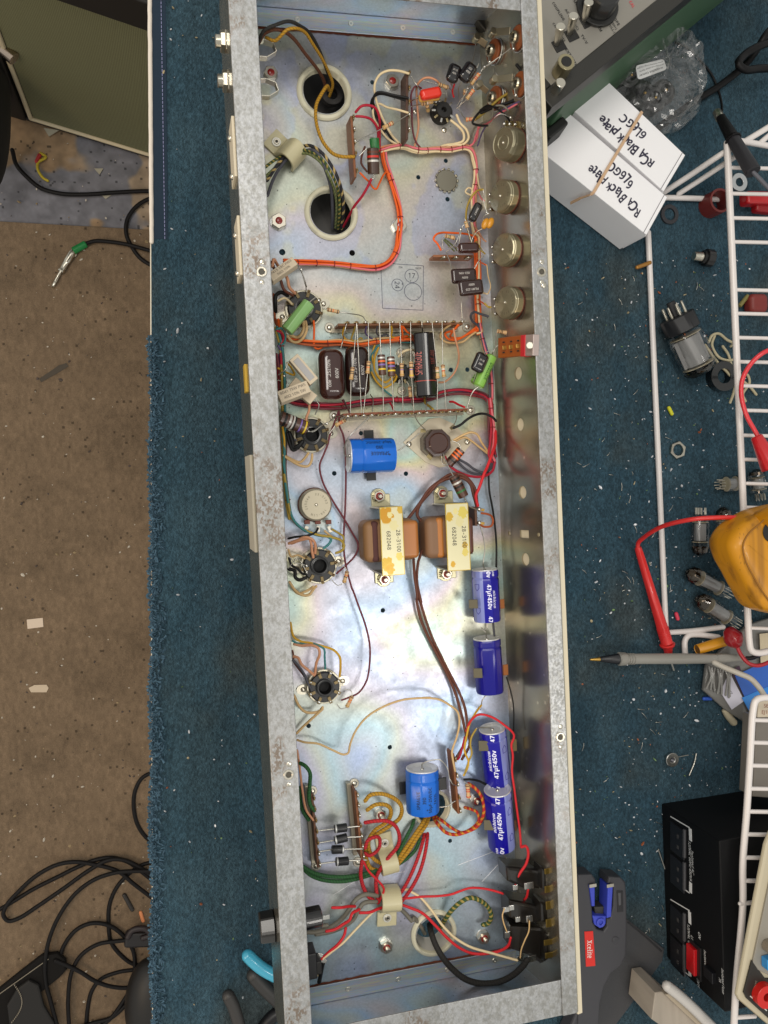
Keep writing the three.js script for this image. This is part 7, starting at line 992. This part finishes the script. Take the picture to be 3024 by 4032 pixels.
for (const [label, s] of [['white paper scrap under the speaker cabinet edge', `o 285,835,${FY + 7} 385,850 320,892`], ['pale scrap in the middle of the painted floor', `o 615,1100,${FY + 3} 675,1100 650,1140`], ['pale scrap under the long floor cable', `o 660,1270,${FY + 3} 745,1262 690,1300`]]) { const g = thing('paper_scrap', label, 'paper'); slab(path(s), 0.8, M('#a9a493', 0.8), g, 'paper'); }
// coils of black cable
[['black cable arc at the bench edge above the coils', `q 960,200,FL 900,215 840,250 800,330 795,430 820,530 880,610 960,660`], ['outermost long loop of the black cable coils, reaching far left', `q -60,1060,FL 60,990 200,905 340,835 450,780 560,735 660,720 760,745 850,810 960,900`], ['narrow pinched loop of the black cable coils, at the far left', `q 960,870,FL 850,790 740,735 640,735 520,800 380,900 220,1010 110,1080 50,1095 20,1060 40,1000 110,920 210,830 330,765 440,745 560,760 700,800 800,880 960,1000`], ['large arc of black cable running down to the strap', `q 960,800,FL 780,800 680,810 560,850 450,930 360,1050 300,1180 270,1320 270,1450 300,1570 340,1720`], ['middle loop of black cable crossing the coils', `q 960,740,FL 850,760 760,820 690,900 650,1000 645,1120 660,1220 720,1300 790,1350 870,1360 960,1330`], ['inner round loop of black cable', `q 350,1330,FL 380,1240 450,1150 540,1110 640,1120 730,1180 790,1270 800,1370 780,1480 720,1590 640,1690 560,1740`], ['black cable pair rising to the bench from the inner coils', `q 410,1720,FL 405,1560 425,1400 480,1300 580,1235 700,1215 800,1205 960,1185`], ['black cable snaking low through the coils', `q 330,1330,FL 400,1360 480,1400 560,1450 660,1485 770,1490 860,1450 960,1370`], ['lowest black cable bow at the bottom edge', `q 510,1760,FL 520,1620 545,1510 600,1440 700,1400 820,1380 960,1340`], ['black cable grazing the bottom of the coils', `q 430,1740,FL 560,1700 660,1670 740,1600 800,1520 870,1470 960,1420`]].forEach(([l, s], k) => cable('floor_cable', l, 'cable', FC, 3.3, s.replace('FL', FL + (k % 4) * 5)));
{ const g = thing('connector', 'black moulded connector among the cable coils at the bench edge', 'connector'); mesh(g, 'housing', bar(pt('q', 740, 1200, FL + 8), pt('q', 960, 1195, FL + 8), 26, 16, 5), M('#1b181a', 0.5)); mesh(g, 'strain_loop', tubeGeo(path(`q 760,1190,${FL + 18} 780,1155 820,1140 870,1145 890,1180 850,1195`), 5), M('#241a1c', 0.5)); }
{ const g = thing('instrument_strap', 'folded black strap with pale stitching in the bottom left corner', 'strap'), ST = P('#151312', 0.8, 0, { specularIntensity: 0.4 }); slab(path(`q -80,1560,${FL + 14} 120,1400 250,1300 340,1290 390,1330 395,1390 350,1440 200,1560 60,1720 -80,1780`), 12, ST, g, 'strap_band', 4); slab(path(`q 60,1760,${FL + 22} 40,1600 100,1500 170,1450 230,1480 260,1600 320,1700 330,1780`), 8, P('#191716', 0.7), g, 'folded_end', 3); const st = []; for (let k = 0; k < 34; k++) { const t = k / 34, x = -40 + 330 * t, y = 1555 - 235 * t; st.push(tubeGeo(path(`q ${x},${y},${FL + 15} ${x + 6},${y - 4.4},${FL + 15}`), 0.8, 5)); } for (let k = 0; k < 22; k++) { const t = k / 22, x = 70 + 60 * Math.sin(t * 3), y = 1700 - 230 * t; st.push(tubeGeo(path(`q ${x},${y},${FL + 23} ${x + 1},${y - 6},${FL + 23}`), 0.8, 5)); } mesh(g, 'stitching', merge(st), M('#8d8475', 0.8)).userData.kind = 'stuff'; }
{ const g = thing('shoe', 'dark rounded toe of a black object at the bench edge, bottom', 'shoe'); const p = pt('q', 900, 1640, FY + 40); mesh(g, 'toe', new THREE.SphereGeometry(0.05, 28, 18).scale(0.85, 0.8, 1.7).translate(p.x, p.y - 0.01, p.z), P('#171514', 0.5)); }
{ // grit over the floor
  const N = 420, im = new THREE.InstancedMesh(new THREE.DodecahedronGeometry(2 * mm, 0), P('#ffffff', 0.8), N), o = new THREE.Object3D(), col = new THREE.Color();
  for (let k = 0; k < N; k++) { const y = 560 + rnd() * 3500, x = rnd() * 600; o.position.copy(pt('x', x, y, FY + 6)); o.rotation.set(rnd() * 3, rnd() * 6, rnd() * 3); const s = 0.3 + rnd() * rnd() * 1.4; o.scale.set(s * (0.6 + rnd()), s * 0.5, s); o.updateMatrix(); im.setMatrixAt(k, o.matrix); const c = rnd(); if (c > 0.6) col.setRGB(0.55, 0.5, 0.42); else if (c > 0.35) col.setRGB(0.3, 0.22, 0.12); else col.setRGB(0.08, 0.06, 0.05); im.setColorAt(k, col); }
  im.name = 'floor_grit'; im.userData = { kind: 'stuff', label: 'grit and crumbs strewn over the floor', category: 'grit' }; scene.add(im);
}
// repeats of one kind carry one group
for (const [re, group] of [[/octal socket/, 'octal sockets along the left wall'], [/^(round grey|lowest round grey|largest bright)/, 'controls along the right wall'], [/^(plain )?dark blue capacitor/, 'dark blue capacitors along the right wall'], [/^bright blue capacitor/, 'bright blue capacitors'], [/choke, |^(left|right) yellow-lacquered/, 'yellow-lacquered chokes'], [/mains outlet/, 'mains outlets at the lower right wall'], [/white cartons with/, 'white tube cartons'], [/small glass tube/, 'small glass tubes by the rack'], [/nylon clamp/, 'nylon cable clamps'], [/^beige block resistor/, 'beige block resistors'], [/brown capacitor, left of the pair|brown capacitor partly/, 'large brown capacitors between the long strips'], [/phone jack/, 'phone jacks in the top right corner'], [/through the left wall, its/, 'jacks through the left wall'], [/two overlapping dark/, 'overlapping dark capacitors'], [/two long terminal strips/, 'long terminal strips'], [/upright strips that hold/, 'diode strips'], [/white coated wire rack/, 'white wire racks'], [/fat brown resistors with orange/, 'fat brown resistors in the row'], [/black tool handles/, 'black tool handles under the chassis'], [/grommet/, 'grommets of the chassis floor']])
  for (const g of open) if (g.name.replace(/_\d+$/, '') !== 'wire' && re.test(g.userData.label) && !/^(resistor|electrolytic)/.test(group) && (group[0] !== 'g' || g.name.startsWith('grommet')) && (!/octal sockets/.test(group) || g.name.startsWith('tube_socket'))) g.userData.group ??= group;
settle();
scene.traverse((o) => { if (o.isMesh) o.castShadow = o.receiveShadow = true; });
renderer.setSize(768, 1024);
renderer.render(scene, camera);
